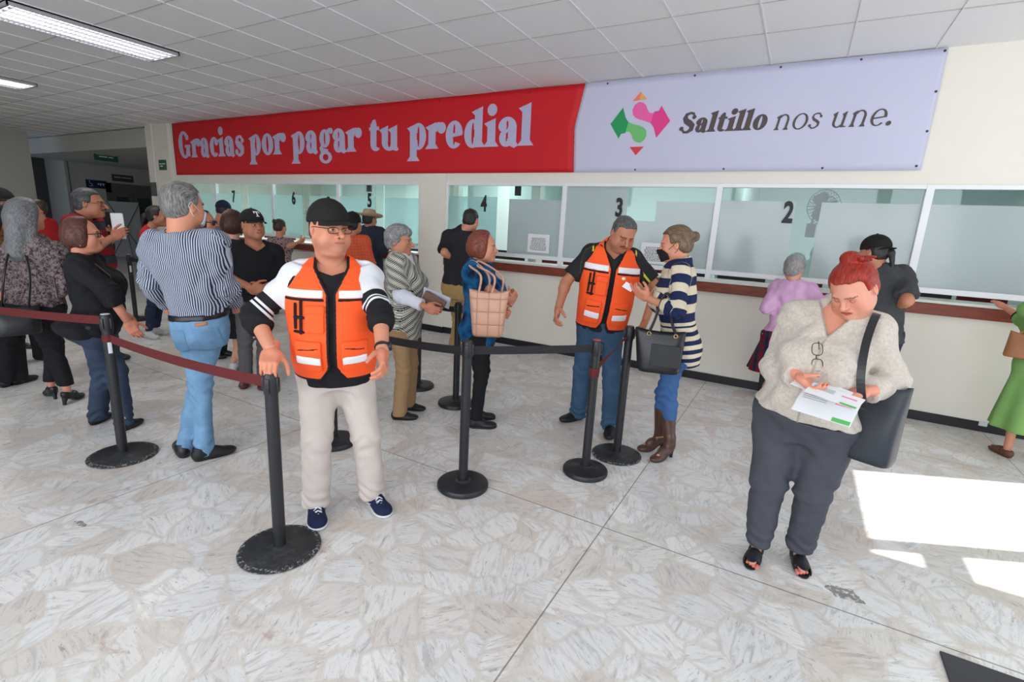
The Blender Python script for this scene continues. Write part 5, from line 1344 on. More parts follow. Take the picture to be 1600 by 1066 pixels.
# ---- the second vest man, bending his head over the papers
s = PP['vest2'] = Person('vest2', 'grey-haired man in an orange vest bending over beside the striped sweater woman', PEOPLE['vest2'], 'm', .0075,
    build=dict(waist=1.12, chest=1.10, belly=.07, depth=1.10), skin=SK2, arm_r=1.02,
    head=dict(hair=('short', hairmat('hair_grizzled', (.035, .033, .033), (.15, .145, .145)), dict(th=.007)), fat=.8, stubble=.25, moustache=(.035, .025, .02), brow=(.03, .025, .022), closed=True, nose=1.15),
    hands=dict(R=dict(curl=.5, thumb=.5), L=dict(curl=.55, thumb=.6)))
s.top('work_shirt', pattern('dark_shirt_piped', 'piped', [(.022, .022, .024), srgb(196, 205, 60)], s=.158), off=.014, sleeve=.78, hem=-.12, vneck=.08, flare=.014, collar=dict(h=.035))
s.trousers('jeans', jeans('jeans_slate', srgb(52, 78, 104)), knee=.070, hemr=.068, thigh=.090, stack=.008, hemz=.03)
s.shoes('leather', blk_shoe)
safety_vest(s, slit=.010, hemr=-.06)
s.inlay('emblem', s.vf, .007, lambda S, Fr, w, X, Y, Z: np.maximum(np.sqrt((S+.085)**2+((w-.70*s.L)*1.3)**2)-.017, -Fr), plain('emblem_cream', srgb(240, 236, 200), .5))

# ---- red-haired woman reading leaflets, nearest on the right
s = PP['furry'] = Person('furry', 'red-haired woman in a cream fleece jacket looking down at leaflets in her hands', PEOPLE['furry'], 'f', .0065,
    build=dict(hips=1.20, waist=1.24, chest=1.12, belly=.12, bust=.050, depth=1.20, butt=.03), skin=srgb(216, 152, 128), arm_r=1.10, leg_r=1.32,
    head=dict(hair=('topknot', hairmat('hair_red', (.16, .010, .006), (.42, .035, .016)), dict(th=.012)), fat=.75, brow=(.10, .03, .02), closed=True, lips=(.42, .05, .05), blush=.3), headscale=1.06,
    hands=dict(R=dict(curl=.55, dir=(-.75, .45, -.25), palm=(-.2, -.2, 1), thumb=.75, nail=(.5, .01, .01)), L=dict(curl=.65, dir=(.75, .45, -.25), palm=(-.3, -.3, -1), thumb=.8, nail=(.5, .01, .01))))
s.top('fleece_jacket', cloth('fleece_cream', srgb(214, 203, 190), .95, .05, .2, .3, fuzz=.8), off=.026, sleeve=1.90, hem=.05, vneck=.14, wr=.006, collar=dict(h=.045, t=.016), flare=.010, armoff=.020)
s.inlay('zip', s.topf, .003, lambda S, Fr, w, X, Y, Z: np.maximum(np.maximum(np.abs(S)-.006, .03-Fr), w-.86*s.L), cloth('fleece_seam', srgb(172, 158, 146)))
s.inlay('undershirt', s.topf, -.015, lambda S, Fr, w, X, Y, Z: np.maximum(np.maximum(np.abs(S)-.055, .03-Fr), np.maximum(w-.95*s.L, .7*s.L-w)), cloth('undershirt_grey', srgb(120, 116, 104)))
s.trousers('trousers', cloth('trousers_charcoal', srgb(72, 74, 82), .8, .12), knee=.066, hemr=.048, thigh=.106, wr=.005, hemz=.075, stack=.004)
s.shoes('sandal', plain('sandal_black', (.012, .014, .018), .5))
for q in 'RL':                                                       # painted toes in the open front
    m_ = MB(); fw = vec(math.cos(s.fa[q]), math.sin(s.fa[q]), 0); sd = vec(math.sin(s.fa[q]), -math.cos(s.fa[q]), 0); sg = 1 if q == 'L' else -1
    for i in range(4):
        c = s.an[q]*vec(1, 1, 0)+fw*(.150-.009*i)*s.k+sd*sg*(-.026+.0165*i)*s.k*-1+vec(0, 0, .020)
        m_.tube([c-fw*.02, c-fw*.005, c+fw*.006, c+fw*.011], [.0085, .0095-.0008*i, .008, .003], 8)
    s.world_mb(m_, 'toes', plain('toe_skin', srgb(214, 120, 104), .5))

# ---- striped shirt man, seen from behind
s = PP['stripe_man'] = Person('stripe_man', 'grey-haired man in a striped shirt and light jeans seen from behind', PEOPLE['stripe_man'], 'm', .0075,
    build=dict(waist=1.0, chest=1.06, hips=.86, belly=.04, depth=1.0), skin=SK1, leg_r=.90, arm_r=1.15, head=dict(hair=('short', hairmat('hair_ash', (.07, .065, .06), (.27, .26, .25)), dict(th=.010, nape=-.02)), fat=.5), headscale=1.04)
s.top('striped_shirt', pattern('shirt_pinstripe', 'pin', [srgb(188, 194, 210), srgb(44, 50, 72)], f=88, duty=.52), off=.020, sleeve=1.9, hem=.135, wr=.007, collar=dict(h=.035), flare=.012, armoff=.016)
s.trousers('jeans', jeans('jeans_light', srgb(104, 140, 172)), knee=.064, hemr=.062, waist=.17, thigh=.080, hemz=.03, stack=.005)
s.inlay('belt', s.botf, .006, lambda S, Fr, w, X, Y, Z: np.maximum(w-.155*s.L, .085*s.L-w), blk_shoe)
s.inlay('leather_patch', s.botf, .006, lambda S, Fr, w, X, Y, Z: np.maximum(np.maximum(np.abs(S-.07)-.035, Fr), np.maximum(w-.075*s.L, .03*s.L-w)), plain('patch_tan', srgb(176, 116, 76), .6))
for sg in (-1, 1):
    s.inlay('back_pocket', s.botf, .0045, lambda S, Fr, w, X, Y, Z: np.maximum(np.maximum(np.abs(S-sg*.085)-.058, Fr), np.maximum(w+.0*s.L, -.30*s.L+.35*np.abs(S-sg*.085)-w)), jeans('jeans_pocket', srgb(98, 134, 166)))
s.shoes('leather', blk_shoe); s.mask(plain('mask_white', (.72, .75, .78), .8), plain('mask_loop', (.75, .75, .78), .8))

# ---- woman in the striped sweater with the black tote
s = PP['sweater'] = Person('sweater', 'woman in a navy and cream striped sweater, black mask and brown boots', dict(PEOPLE['sweater'], heel=.055), 'f', .0075, build=dict(bust=.042, hips=.96, waist=1.04), skin=SK1, 
    head=dict(hair=('bun', hairmat('hair_light_brown', (.075, .042, .024), (.22, .14, .085)), dict(th=.012, bz=.03)), brow=(.06, .03, .02), closed=True), headscale=1.05,
    hands=dict(R=dict(curl=.4, dir=(.2, .9, .35), palm=(0, 0, 1), thumb=.6), L=dict(curl=.45, dir=(.1, .8, .5), palm=(.6, 0, .6), thumb=.6)))
s.top('striped_sweater', pattern('sweater_bands', 'bands', [srgb(32, 40, 78), srgb(214, 202, 176)], f=8.2, f2=17, split=.16, armoff=.03), off=.020, sleeve=1.45, hem=-.26, wr=.004, flare=.010, armoff=.014)
s.trousers('jeans', jeans('jeans_blue', srgb(54, 88, 134)), knee=.056, hemr=.045, thigh=.078, hemz=.30)
s.shoes('boot', plain('boot_brown', srgb(80, 54, 46), .35), plain('boot_heel', srgb(34, 24, 22), .4), name='boot')
s.mask(cloth('mask_black', (.012, .012, .014)), blk_cloth)
k_ = MB(); a_ = s.an['L']; fw = vec(math.cos(s.fa['L']), math.sin(s.fa['L']), 0); sd = vec(math.sin(s.fa['L']), -math.cos(s.fa['L']), 0)
for i in range(7): k_.tube([a_*vec(1, 1, 0)-sd*.045+fw*(-.02+.011*i+.006*math.cos(b))+vec(0, 0, .118+.004*math.sin(b)) for b in np.linspace(0, 2*math.pi, 8, endpoint=False)], .0014, 5, closed=True)
s.world_mb(k_, 'boot_chain', plain('gold', (.7, .5, .22), .3, 1., var=0))

# ---- woman in the blue top with the tan bag
s = PP['blue'] = Person('blue', 'auburn-haired woman in a blue patterned top standing with folded arms', PEOPLE['blue'], 'f', .0075, build=dict(bust=.045, waist=1.14, hips=1.04, belly=.05), skin=SK1, arm_r=1.1,
    head=dict(hair=('bob', hairmat('hair_auburn', (.10, .022, .012), (.26, .065, .035)), dict(th=.016)), fat=.4, brow=(.05, .02, .015), lips=(.40, .10, .09)), headscale=1.05,
    hands=dict(R=dict(curl=1.0, dir=(-.5, .2, .6), palm=(-.3, -.8, .2)), L=dict(curl=.9)))
s.top('patterned_top', pattern('blue_swirl', 'floral', [srgb(10, 22, 40), srgb(14, 66, 112), srgb(26, 104, 150), srgb(70, 60, 66)], f=9, stops=[.40, .58, .80]), off=.018, sleeve=.62, hem=-.30, hemflare=.02, flare=.012)
s.trousers('trousers', blk_cloth, knee=.060, hemr=.050, hemz=.07, thigh=.084); s.shoes('sneaker', blk_shoe, laces=blk_shoe)
e_ = MB(); p_ = s.hw(np.array([[.086, -.006, -.038]]))[0]; e_.lathe([(0, .006), (.006, 0), (0, -.006)], 10, tuple(p_)); s.world_mb(e_, 'earring', plain('pearl', (.75, .72, .65), .2))

# ---- grey-haired lady in the checked blouse
s = PP['graylady'] = Person('graylady', 'short-haired grey lady in a black and white checked blouse and tan trousers', PEOPLE['graylady'], 'f', .008, build=dict(bust=.038, waist=1.1, belly=.05), skin=SK2, arm_r=1.05,
    head=dict(hair=('curly', H_grey, dict(th=.016, side=-.02)), fat=.3, brow=(.05, .04, .035), nose=1.1), headscale=1.04, hands=dict(R=dict(curl=.6, thumb=.7), L=dict(curl=.6, thumb=.7)))
s.top('undersleeves', cloth('cotton_white', srgb(214, 216, 226)), off=.013, sleeve=1.82, hem=.4, flare=.010)
s.top('checked_blouse', pattern('blouse_check', 'check', [srgb(206, 204, 192), (.022, .022, .022)], f=430), off=.022, sleeve=.84, hem=-.28, hemflare=.05, flare=.022, vneck=.10)
s.trousers('trousers', cloth('trousers_tan', srgb(158, 126, 92)), knee=.066, hemr=.066, hemz=.035, thigh=.084); s.shoes('leather', blk_shoe)

# ---- woman with glasses and black cardigan
s = PP['glasses'] = Person('glasses', 'brown-haired woman with black glasses, black top and dark jeans at the left post', PEOPLE['glasses'], 'f', .0085, build=dict(bust=.05, hips=1.22, waist=1.18, belly=.06, butt=.09), skin=srgb(206, 138, 112), arm_r=1.12, leg_r=1.14,
    head=dict(hair=('bob', hairmat('hair_mahogany', (.045, .014, .010), (.12, .036, .024)), dict(th=.014, line=.072)), fat=.6, brow=(.03, .015, .01), lips=(.45, .10, .09)), headscale=1.06, hands=dict(R=dict(curl=.4)))
s.glasses(blk_shoe, thick=.0032, w=.025, hgt=.014)
s.top('cardigan', blk_cloth, off=.020, sleeve=1.45, hem=-.16, flare=.014, wr=.006)
s.trousers('jeans', jeans('jeans_dark', srgb(46, 58, 78)), knee=.066, hemr=.058, hemz=.035, thigh=.092, stack=.007); s.shoes('flat', blk_shoe)
e_ = MB(); p_ = s.hw(np.array([[.088, -.006, -.040]]))[0]; e_.tube([p_, p_-vec(0, 0, .02), p_-vec(0, 0, .034)], [.002, .004, .002], 6); s.world_mb(e_, 'earring', chrome)
t_ = MB(); t_.ribbon([s.P(.115, .15, .62), s.P(.125, .14, .80), s.P(.13, .085, .98), s.P(.125, .0, 1.08), s.P(.125, -.09, 1.0), s.P(.12, -.15, .80), s.P(.11, -.16, .45)], .016, .004, wdir=list(map(tuple, [s.sidev(1)]*7))); s.world_mb(t_, 'bag_strap', plain('strap_brown', srgb(98, 70, 62), .6))

# ---- long grey hair, patterned blouse
s = PP['longhair'] = Person('longhair', 'woman with long grey hair and a dark patterned blouse facing the hall', dict(PEOPLE['longhair'], heel=.05), 'f', .0085, build=dict(bust=.04, hips=1.1, waist=1.12), skin=SK1, arm_r=1.1,
    head=dict(hair=('long', hairmat('hair_long_grey', (.075, .075, .08), (.24, .24, .25), f=150), dict(th=.014, len=.34))), headscale=1.06, hands=dict(R=dict(none=True)))
s.top('patterned_blouse', pattern('blouse_leaf', 'floral', [srgb(34, 27, 32), srgb(92, 78, 82), srgb(140, 126, 124), srgb(44, 36, 40)], f=30, stops=[.42, .52, .60], vw=.12, nw=.95), off=.022, sleeve=1.3, hem=-.02, flare=.02, wr=.008)
s.trousers('trousers', blk_cloth, knee=.066, hemr=.060, hemz=.15, thigh=.092)
s.shoes('heel', blk_shoe)

# ---- black T-shirt and cap
s = PP['blacktee'] = Person('blacktee', 'man in a black T-shirt and a black cap with a white letter', PEOPLE['blacktee'], 'm', .009, build=dict(waist=1.08, belly=.04), skin=SK2, arm_r=1.1,
    head=dict(hair=('short', H_black, dict(th=.006)), fat=.5, stubble=.2), headscale=1.08, hands=dict(R=dict(curl=.5, dir=(-.8, .5, 0)), L=dict(curl=.5)))
s.top('t_shirt', blk_cloth, off=.018, sleeve=.8, hem=-.16, flare=.02, vneck=.06); o_ = s.cap(cloth('cap_black', (.014, .012, .012)))
t_ = MB(); 
for (x0, z0, x1, z1) in ((-.022, .108, .022, .116), (-.005, .078, .005, .110), (-.012, .074, .012, .079), (-.023, .098, -.018, .112), (.018, .098, .023, .112)):
    n_ = 5
    for i in range(n_):
        xa = x0+(x1-x0)*i/n_; xb = x0+(x1-x0)*(i+1)/n_; yf = lambda x, z: -.014+.113*math.sqrt(max(.05, 1-(x/.092)**2-((z-.036)/.103)**2))
        t_.add([(xa, yf(xa, z0)+.004, z0), (xb, yf(xb, z0)+.004, z0), (xb, yf(xb, z1)+.004, z1), (xa, yf(xa, z1)+.004, z1), (xa, yf(xa, z0)-.004, z0), (xb, yf(xb, z0)-.004, z0), (xb, yf(xb, z1)-.004, z1), (xa, yf(xa, z1)-.004, z1)], [(0, 1, 2, 3), (7, 6, 5, 4), (0, 4, 5, 1), (3, 2, 6, 7), (0, 3, 7, 4), (1, 5, 6, 2)])
t_.v = [tuple(v) for v in (s.hw(np.array(t_.v))-s.base)]; t_.build('cap_letter', plain('thread_white', (.8, .8, .8), .7), o_)
s.trousers('trousers', cloth('trousers_grey', srgb(96, 94, 96)), knee=.068, hemr=.066, hemz=.04); s.shoes('leather', plain('boot_oxblood', srgb(84, 40, 34), .4))

# ---- red and grey polo
s = PP['redpolo'] = Person('redpolo', 'moustached man in a red and grey banded polo holding papers', PEOPLE['redpolo'], 'm', .0095, build=dict(belly=.05, waist=1.08), skin=SK2, arm_r=1.1,
    head=dict(hair=('short', hairmat('hair_dark_grey', (.03, .03, .032), (.10, .10, .105)), dict(th=.010)), moustache=(.03, .025, .025), fat=.3, nose=1.15), headscale=1.1, hands=dict(R=dict(curl=.6), L=dict(curl=.6)))
s.glasses(plain('dark_wire', (.03, .02, .02), .3, .6)); s.top('polo_shirt', pattern('polo_bands', 'polo', [srgb(150, 34, 44), srgb(62, 64, 68), srgb(40, 40, 44)], ph=.22), off=.018, sleeve=.85, hem=-.16, flare=.022, collar=dict(h=.03))
s.trousers('jeans', jeans('jeans_night', srgb(34, 42, 60)), hemz=.03); s.shoes('leather', blk_shoe)

# ---- red shirt woman
s = PP['redshirt'] = Person('redshirt', 'dark-haired woman in a red sports shirt and white sneakers', PEOPLE['redshirt'], 'f', .010, build=dict(bust=.035), skin=SK2,
    head=dict(hair=('pony', H_black, dict(th=.010))), headscale=1.08)
s.top('sports_shirt', cloth('shirt_red', srgb(170, 30, 34)), off=.016, sleeve=.7, hem=-.12, flare=.015); s.trousers('jeans', jeans('jeans_ink', srgb(36, 46, 70)), hemr=.042, knee=.055, hemz=.09); s.shoes('sneaker', plain('sneaker_white', (.55, .55, .55), .5))

# ---- woman in black behind the black T-shirt man
s = PP['darkwoman'] = Person('darkwoman', 'woman in a black dress with dark auburn hair seen from behind', PEOPLE['darkwoman'], 'f', .010, build=dict(bust=.03), skin=SK3, head=dict(hair=('bob', hairmat('hair_dark_auburn', (.03, .010, .008), (.08, .025, .018)), dict(th=.022))), headscale=1.1)
s.top('dress', blk_cloth, off=.018, sleeve=1.1, hem=-.1); s.skirt('dress_skirt', blk_cloth, hemz=.36, r=.20); s.shoes('sneaker', plain('sneaker_white', (.55, .55, .55), .5))

s = PP['sunglass'] = Person('sunglass', 'woman in sunglasses mostly hidden behind the masked man in the striped shirt', PEOPLE['sunglass'], 'f', .010, skin=SK1, head=dict(hair=('bob', H_dark, dict(th=.014))), headscale=1.1)
s.glasses(blk_shoe, thick=.004, lens=blk_shoe, w=.028, hgt=.022); s.top('blouse', cloth('blouse_slate', srgb(44, 46, 54)), off=.018, sleeve=1.8, hem=-.14); s.trousers('trousers', blk_cloth, hemz=.04); s.shoes('flat', blk_shoe)

s = PP['bluegray'] = Person('bluegray', 'man in a blue-grey shirt and navy cap leaning at window seven', planted('bluegray'), 'm', .010, build=dict(belly=.03), skin=SK2, head=dict(hair=('short', H_black, dict(th=.007))), headscale=1.1)
s.cap(cloth('cap_navy', (.012, .018, .045))); s.top('work_shirt', cloth('shirt_blue_grey', srgb(104, 106, 122)), off=.02, sleeve=1.8, hem=-.12, collar=dict(h=.03)); s.trousers('trousers', cloth('trousers_navy', srgb(36, 40, 52)), hemz=.04); s.shoes('leather', blk_shoe)

s = PP['floral'] = Person('floral', 'woman with a bun and a floral blouse leaning on the counter at window six', planted('floral'), 'f', .010, build=dict(bust=.04, waist=1.15, hips=1.1), skin=SK1, head=dict(hair=('bun', H_dark, dict(th=.010, bz=.07))), headscale=1.08)
s.top('floral_blouse', pattern('blouse_flowers', 'floral', [(.02, .022, .03), (.03, .03, .04), srgb(170, 150, 150), srgb(120, 60, 70)], f=30, stops=[.40, .54, .60]), off=.018, sleeve=.8, hem=-.1, flare=.02); s.trousers('trousers', blk_cloth, hemz=.04); s.shoes('flat', blk_shoe)

s = PP['orange'] = Person('orange', 'man in an orange checked shirt and black cap behind the orange vest man', planted('orange'), 'm', .009, build=dict(belly=.04, waist=1.05), skin=SK2, head=dict(hair=('short', H_black, dict(th=.008)), fat=.4), headscale=1.06)
s.cap(cloth('cap_black', (.014, .012, .012)), z0=.03); s.top('checked_shirt', pattern('shirt_orange_check', 'windowpane', [srgb(222, 96, 62), srgb(120, 60, 50)], f=28), off=.02, sleeve=1.5, hem=-.12, collar=dict(h=.03)); s.trousers('trousers', cloth('trousers_navy', srgb(36, 40, 52)), hemz=.04); s.shoes('leather', blk_shoe)

s = PP['hat'] = Person('hat', 'man in a tan cowboy hat and dark blue shirt at window five', planted('hat'), 'm', .010, skin=SK2, head=dict(hair=('short', H_black, dict(th=.006))), headscale=1.05)
m_ = MB(); n_ = 36; vs = []; fs = []
prof = [(0, .135), (.045, .140), (.075, .130), (.085, .10), (.093, .05), (.098, .045), (.13, .038), (.165, .045), (.175, .052), (.165, .040), (.13, .032), (.09, .035)]
for i in range(n_):
    a_ = 2*math.pi*i/n_
    for (r_, z_) in prof: vs.append((r_*math.cos(a_)*.93, -.012+r_*math.sin(a_)*1.12, z_+(.030*(abs(math.cos(a_))**2)*max(0, (r_-.1)/.07) if r_ > .1 else 0)-(.022*math.exp(-(r_*math.cos(a_)/.02)**2) if z_ > .11 else 0)))
k_ = len(prof)
for i in range(n_):
    j_ = (i+1) % n_
    for q in range(k_): fs.append((i*k_+q, j_*k_+q, j_*k_+(q+1) % k_, i*k_+(q+1) % k_))
m_.add(vs, fs); s.head_mb(m_, 'cowboy_hat', cloth('hat_straw', srgb(178, 156, 130)))
s.top('work_shirt', cloth('shirt_ink', srgb(44, 50, 66)), off=.02, sleeve=1.85, hem=-.1, collar=dict(h=.03)); s.trousers('jeans', jeans('jeans_night', srgb(34, 42, 60)), hemz=.03); s.shoes('leather', plain('boot_oxblood', srgb(84, 40, 34), .4))

s = PP['window4'] = Person('window4', 'man in a black shirt and khaki trousers standing at window four', PEOPLE['window4'], 'm', .0095, build=dict(waist=1.02), skin=SK1, head=dict(hair=('short', H_black, dict(th=.007))))
s.top('polo_shirt', cloth('shirt_black_faded', (.020, .020, .024)), off=.02, sleeve=.85, hem=.02, flare=.02, collar=dict(h=.03)); s.trousers('trousers', cloth('trousers_khaki', srgb(170, 140, 92)), hemz=.03, waist=.2); s.shoes('leather', blk_shoe)

s = PP['purple'] = Person('purple', 'short elderly lady in a lilac cardigan at window two', PEOPLE['purple'], 'f', .009, build=dict(waist=1.12, chest=1.08), skin=SK3, head=dict(hair=('curly', H_silver, dict(th=.014, nape=-.03))), headscale=1.12)
s.top('cardigan', cloth('cardigan_lilac', srgb(208, 164, 200)), off=.022, sleeve=1.85, hem=-.04, wr=.007, flare=.01); s.skirt('plaid_skirt', pattern('plaid_red_blue', 'plaid', [srgb(128, 26, 44), srgb(30, 38, 78), srgb(20, 60, 70)]), hemz=.30, r=.22); s.shoes('sneaker', plain('shoe_grey', srgb(120, 120, 124), .6))
m_ = MB()
for q in 'RL': m_.cyl(s.an[q]+vec(0, 0, .0), s.an[q]+vec(0, 0, .26), .038, 14, .046)
for q in 'RL': pass
s.world_mb(m_, 'stockings', cloth('stocking_dark', (.03, .03, .035)))

s = PP['capman'] = Person('capman', 'dark-haired man in a charcoal T-shirt with his cap worn backwards at window two', planted('capman'), 'm', .0085, build=dict(waist=1.05), skin=SK2, arm_r=1.08, head=dict(hair=('pony', H_black, dict(th=.010))))
s.cap(cloth('cap_black', (.014, .012, .012)), back=True, z0=.032); s.top('t_shirt', cloth('tee_charcoal', srgb(62, 63, 66)), off=.016, sleeve=.85, hem=-.14, flare=.022, wr=.007); s.trousers('jeans', jeans('jeans_night', srgb(34, 42, 60)), hemz=.03); s.shoes('leather', blk_shoe)

s = PP['green'] = Person('green', 'woman in a green dress resting a hand on the counter at the right edge', planted('green'), 'f', .009, build=dict(hips=1.1, bust=.04, waist=1.1), skin=SK1, head=dict(hair=('bob', H_dark, dict(th=.016))), hands=dict(L=dict(curl=.12, palm=(0, 0, -1), thumb=.2)))
gcl = cloth('dress_green', srgb(118, 160, 92)); s.top('dress', gcl, off=.02, sleeve=1.15, hem=-.1, flare=.01); s.skirt('dress_skirt', gcl, hemz=.24, r=.25, wr=.015)
m_ = MB(); e0, w0 = s.E['L'], s.W['L']; m_.tube([e0+(w0-e0)*.12, e0+(w0-e0)*.40], .052, 16); s.world_mb(m_, 'cuff', blk_cloth)
s.shoes('sandal', plain('sandal_brown', srgb(96, 62, 46), .6))

s = PP['farleft'] = Person('farleft', 'dark-haired person in a yellow and brown patterned top at the left edge', PEOPLE['farleft'], 'f', .010, build=dict(hips=1.05, bust=.03), skin=SK2, head=dict(hair=('long', H_black, dict(th=.012, len=.24))), headscale=1.06)
s.top('patterned_top', pattern('top_leopard', 'floral', [(.02, .018, .018), srgb(120, 84, 40), srgb(170, 130, 70), (.03, .02, .02)], f=16), off=.018, sleeve=1.2, hem=-.1); s.trousers('trousers', blk_cloth, hemz=.04, knee=.07, hemr=.066); s.shoes('leather', blk_shoe)

# ---- people of whom only heads and shoulders show over the queue
def simple_person(key, label, base, face_deg, H, sex, hair, topmat, cap_=None, facehd=None, botmat=None, glasses=False, res=.011, pitch=0, sk=SK2, arms='down'):
    a = math.radians(face_deg); f = vec(math.cos(a), math.sin(a), 0); r = vec(math.sin(a), -math.cos(a), 0); b = vec(*base, 0); k = H/1.7; sw = .185*k if sex == 'm' else .165*k
    C = b+vec(0, 0, .82*H)+f*.01; J = dict(H=H, hip=list(b+vec(0, 0, .515*H)), hy=face_deg, C=list(C), cy=face_deg, head=list(b+vec(0, 0, .932*H)+f*.03), hd=[face_deg if facehd is None else facehd, pitch, 0], sw=sw)
    for q, sg in (('R', 1), ('L', -1)):
        S_ = C+r*sg*sw
        if arms == 'down': E = S_+r*sg*.05-vec(0, 0, .27*k); W = E+f*.08-vec(0, 0, .24*k)
        else: E = S_+r*sg*.05-vec(0, 0, .26*k)+f*.04; W = E+f*.22*k-r*sg*.10+vec(0, 0, .02)
        J['E'+q] = list(E); J['W'+q] = list(W); J['f'+q] = [b[0]+r[0]*sg*.11, b[1]+r[1]*sg*.11, face_deg+(-12*sg)]
    s = Person(key, label, J, sex, res, skin=sk, head=dict(hair=hair), headscale=1.08)
    if glasses: s.glasses(blk_shoe)
    if cap_: s.cap(cap_)
    s.top('shirt', topmat, off=.018, sleeve=.9 if sex == 'm' else 1.4, hem=-.14, flare=.016); s.trousers('trousers', botmat or blk_cloth, hemz=.03); s.shoes('leather', blk_shoe)
    return s
PP['capback'] = simple_person('capback', 'person in a black cap behind the woman with long grey hair', (-6.6, -4.05), 10, 1.66, 'm', ('short', H_black, dict(th=.008)), cloth('shirt_brown', srgb(70, 54, 50)), cloth('cap_black', (.014, .012, .012)))
PP['headback'] = simple_person('headback', 'dark-haired person behind the brown-haired woman with glasses', (-7.3, -4.0), 15, 1.56, 'f', ('bob', H_black, dict(th=.012)), cloth('shirt_dull_red', srgb(96, 40, 42)))
PP['redback'] = simple_person('redback', 'person in a red shirt half hidden behind the moustached polo man', (-9.2, -2.95), 200, 1.60, 'f', ('short', H_dark, dict(th=.010)), cloth('shirt_red', srgb(170, 30, 34)))
PP['shadow'] = simple_person('shadow', 'dark-clothed person standing in the shade by the hall pilaster', (-11.1, -1.55), -30, 1.72, 'm', ('short', H_black, dict(th=.008)), cloth('coat_black', (.012, .012, .014)), arms='front')
PP['clerk'] = simple_person('clerk', 'clerk in a dark patterned blouse behind window one', (2.35, 1.42), -110, 1.38, 'f', ('bob', H_dark, dict(th=.012)), pattern('clerk_blouse', 'floral', [(.01, .012, .02), (.02, .025, .04), srgb(90, 110, 140), (.02, .02, .03)], f=26, stops=[.42, .55, .6]), arms='front')
PP['clerk4'] = simple_person('clerk4', 'clerk seen through the gap of window four', (-3.05, 1.25), -90, 1.42, 'm', ('short', H_black, dict(th=.008)), cloth('shirt_wine', srgb(96, 34, 50)), arms='front')
# ================================================================ barrier posts and belts
post_mat = plain('post_black', (.016, .017, .020), .38, var=.25, nscale=30)
base_worn = None
def worn():
    t = NT('base_worn_black'); co = t.coord(); n = t.noise(co, 22, 5, .7); c = t.mix(t.ramp(n, [(.5, (0, 0, 0)), (.8, (.6, .6, .6))]), (.020, .021, .024), (.09, .09, .088))
    r_ = t.math('SQRT', t.math('ADD', t.math('MULTIPLY', t.sep(co)[0], t.sep(co)[0]), t.math('MULTIPLY', t.sep(co)[1], t.sep(co)[1])))
    edge = t.math('MULTIPLY', t.math('GREATER_THAN', r_, .165), t.ramp(t.noise(co, 60, 3, .7), [(.52, (0, 0, 0)), (.6, (1, 1, 1))])); c = t.mix(edge, c, (.30, .30, .29))
    return t.finish(c, .45, 0, t.bump(n, .2, .002), .4)
base_worn = worn()
label_w = plain('label_white', (.62, .64, .68), .6)
belt_black = plain('belt_black', (.016, .016, .018), .8, var=.1, nscale=40); belt_red = plain('belt_dark_red', srgb(92, 26, 28), .8, var=.08, nscale=40)
red_cap = plain('cap_red', srgb(196, 78, 74), .5)
posts = [
 ('near', -1.969, -4.525, .895, .187, 'thin', (0, 0), 'black barrier post held by the hand of the orange vest man'),
 ('left', -3.621, -4.478, .935, .190, 'thin', (0, 0), 'black barrier post in front of the woman with glasses'),
 ('far', -8.155, -2.391, .93, .16, 'dome', (0, 0), 'distant barrier post with a white label by the red shirt woman'),
 ('mid', -1.596, -3.525, .930, .158, 'dome', (0, 0), 'black barrier post in the middle with belts on both sides'),
 ('midr', -1.034, -2.897, .915, .150, 'dome', (0, 0), 'black barrier post with a red top and a red belt knotted round it'),
 ('right', -.943, -2.508, .965, .178, 'thin', (.0, .0), 'black barrier post between the second vest man and the striped sweater woman'),
 ('back', -2.709, -3.557, .93, .158, 'dome', (0, 0), 'barrier post standing behind the legs of the orange vest man'),
 ('lady', -3.071, -2.21, .93, .155, 'dome', (0, 0), 'barrier post behind the lady in the checked blouse'),
 ('bluep', -2.491, -2.376, .93, .158, 'dome', (0, 0), 'barrier post hidden behind the woman in the blue top'),
 ('leftend', -5.55, -4.93, .93, .158, 'dome', (0, 0), 'barrier post at the far left end of the red belt'),
]
POST = {}
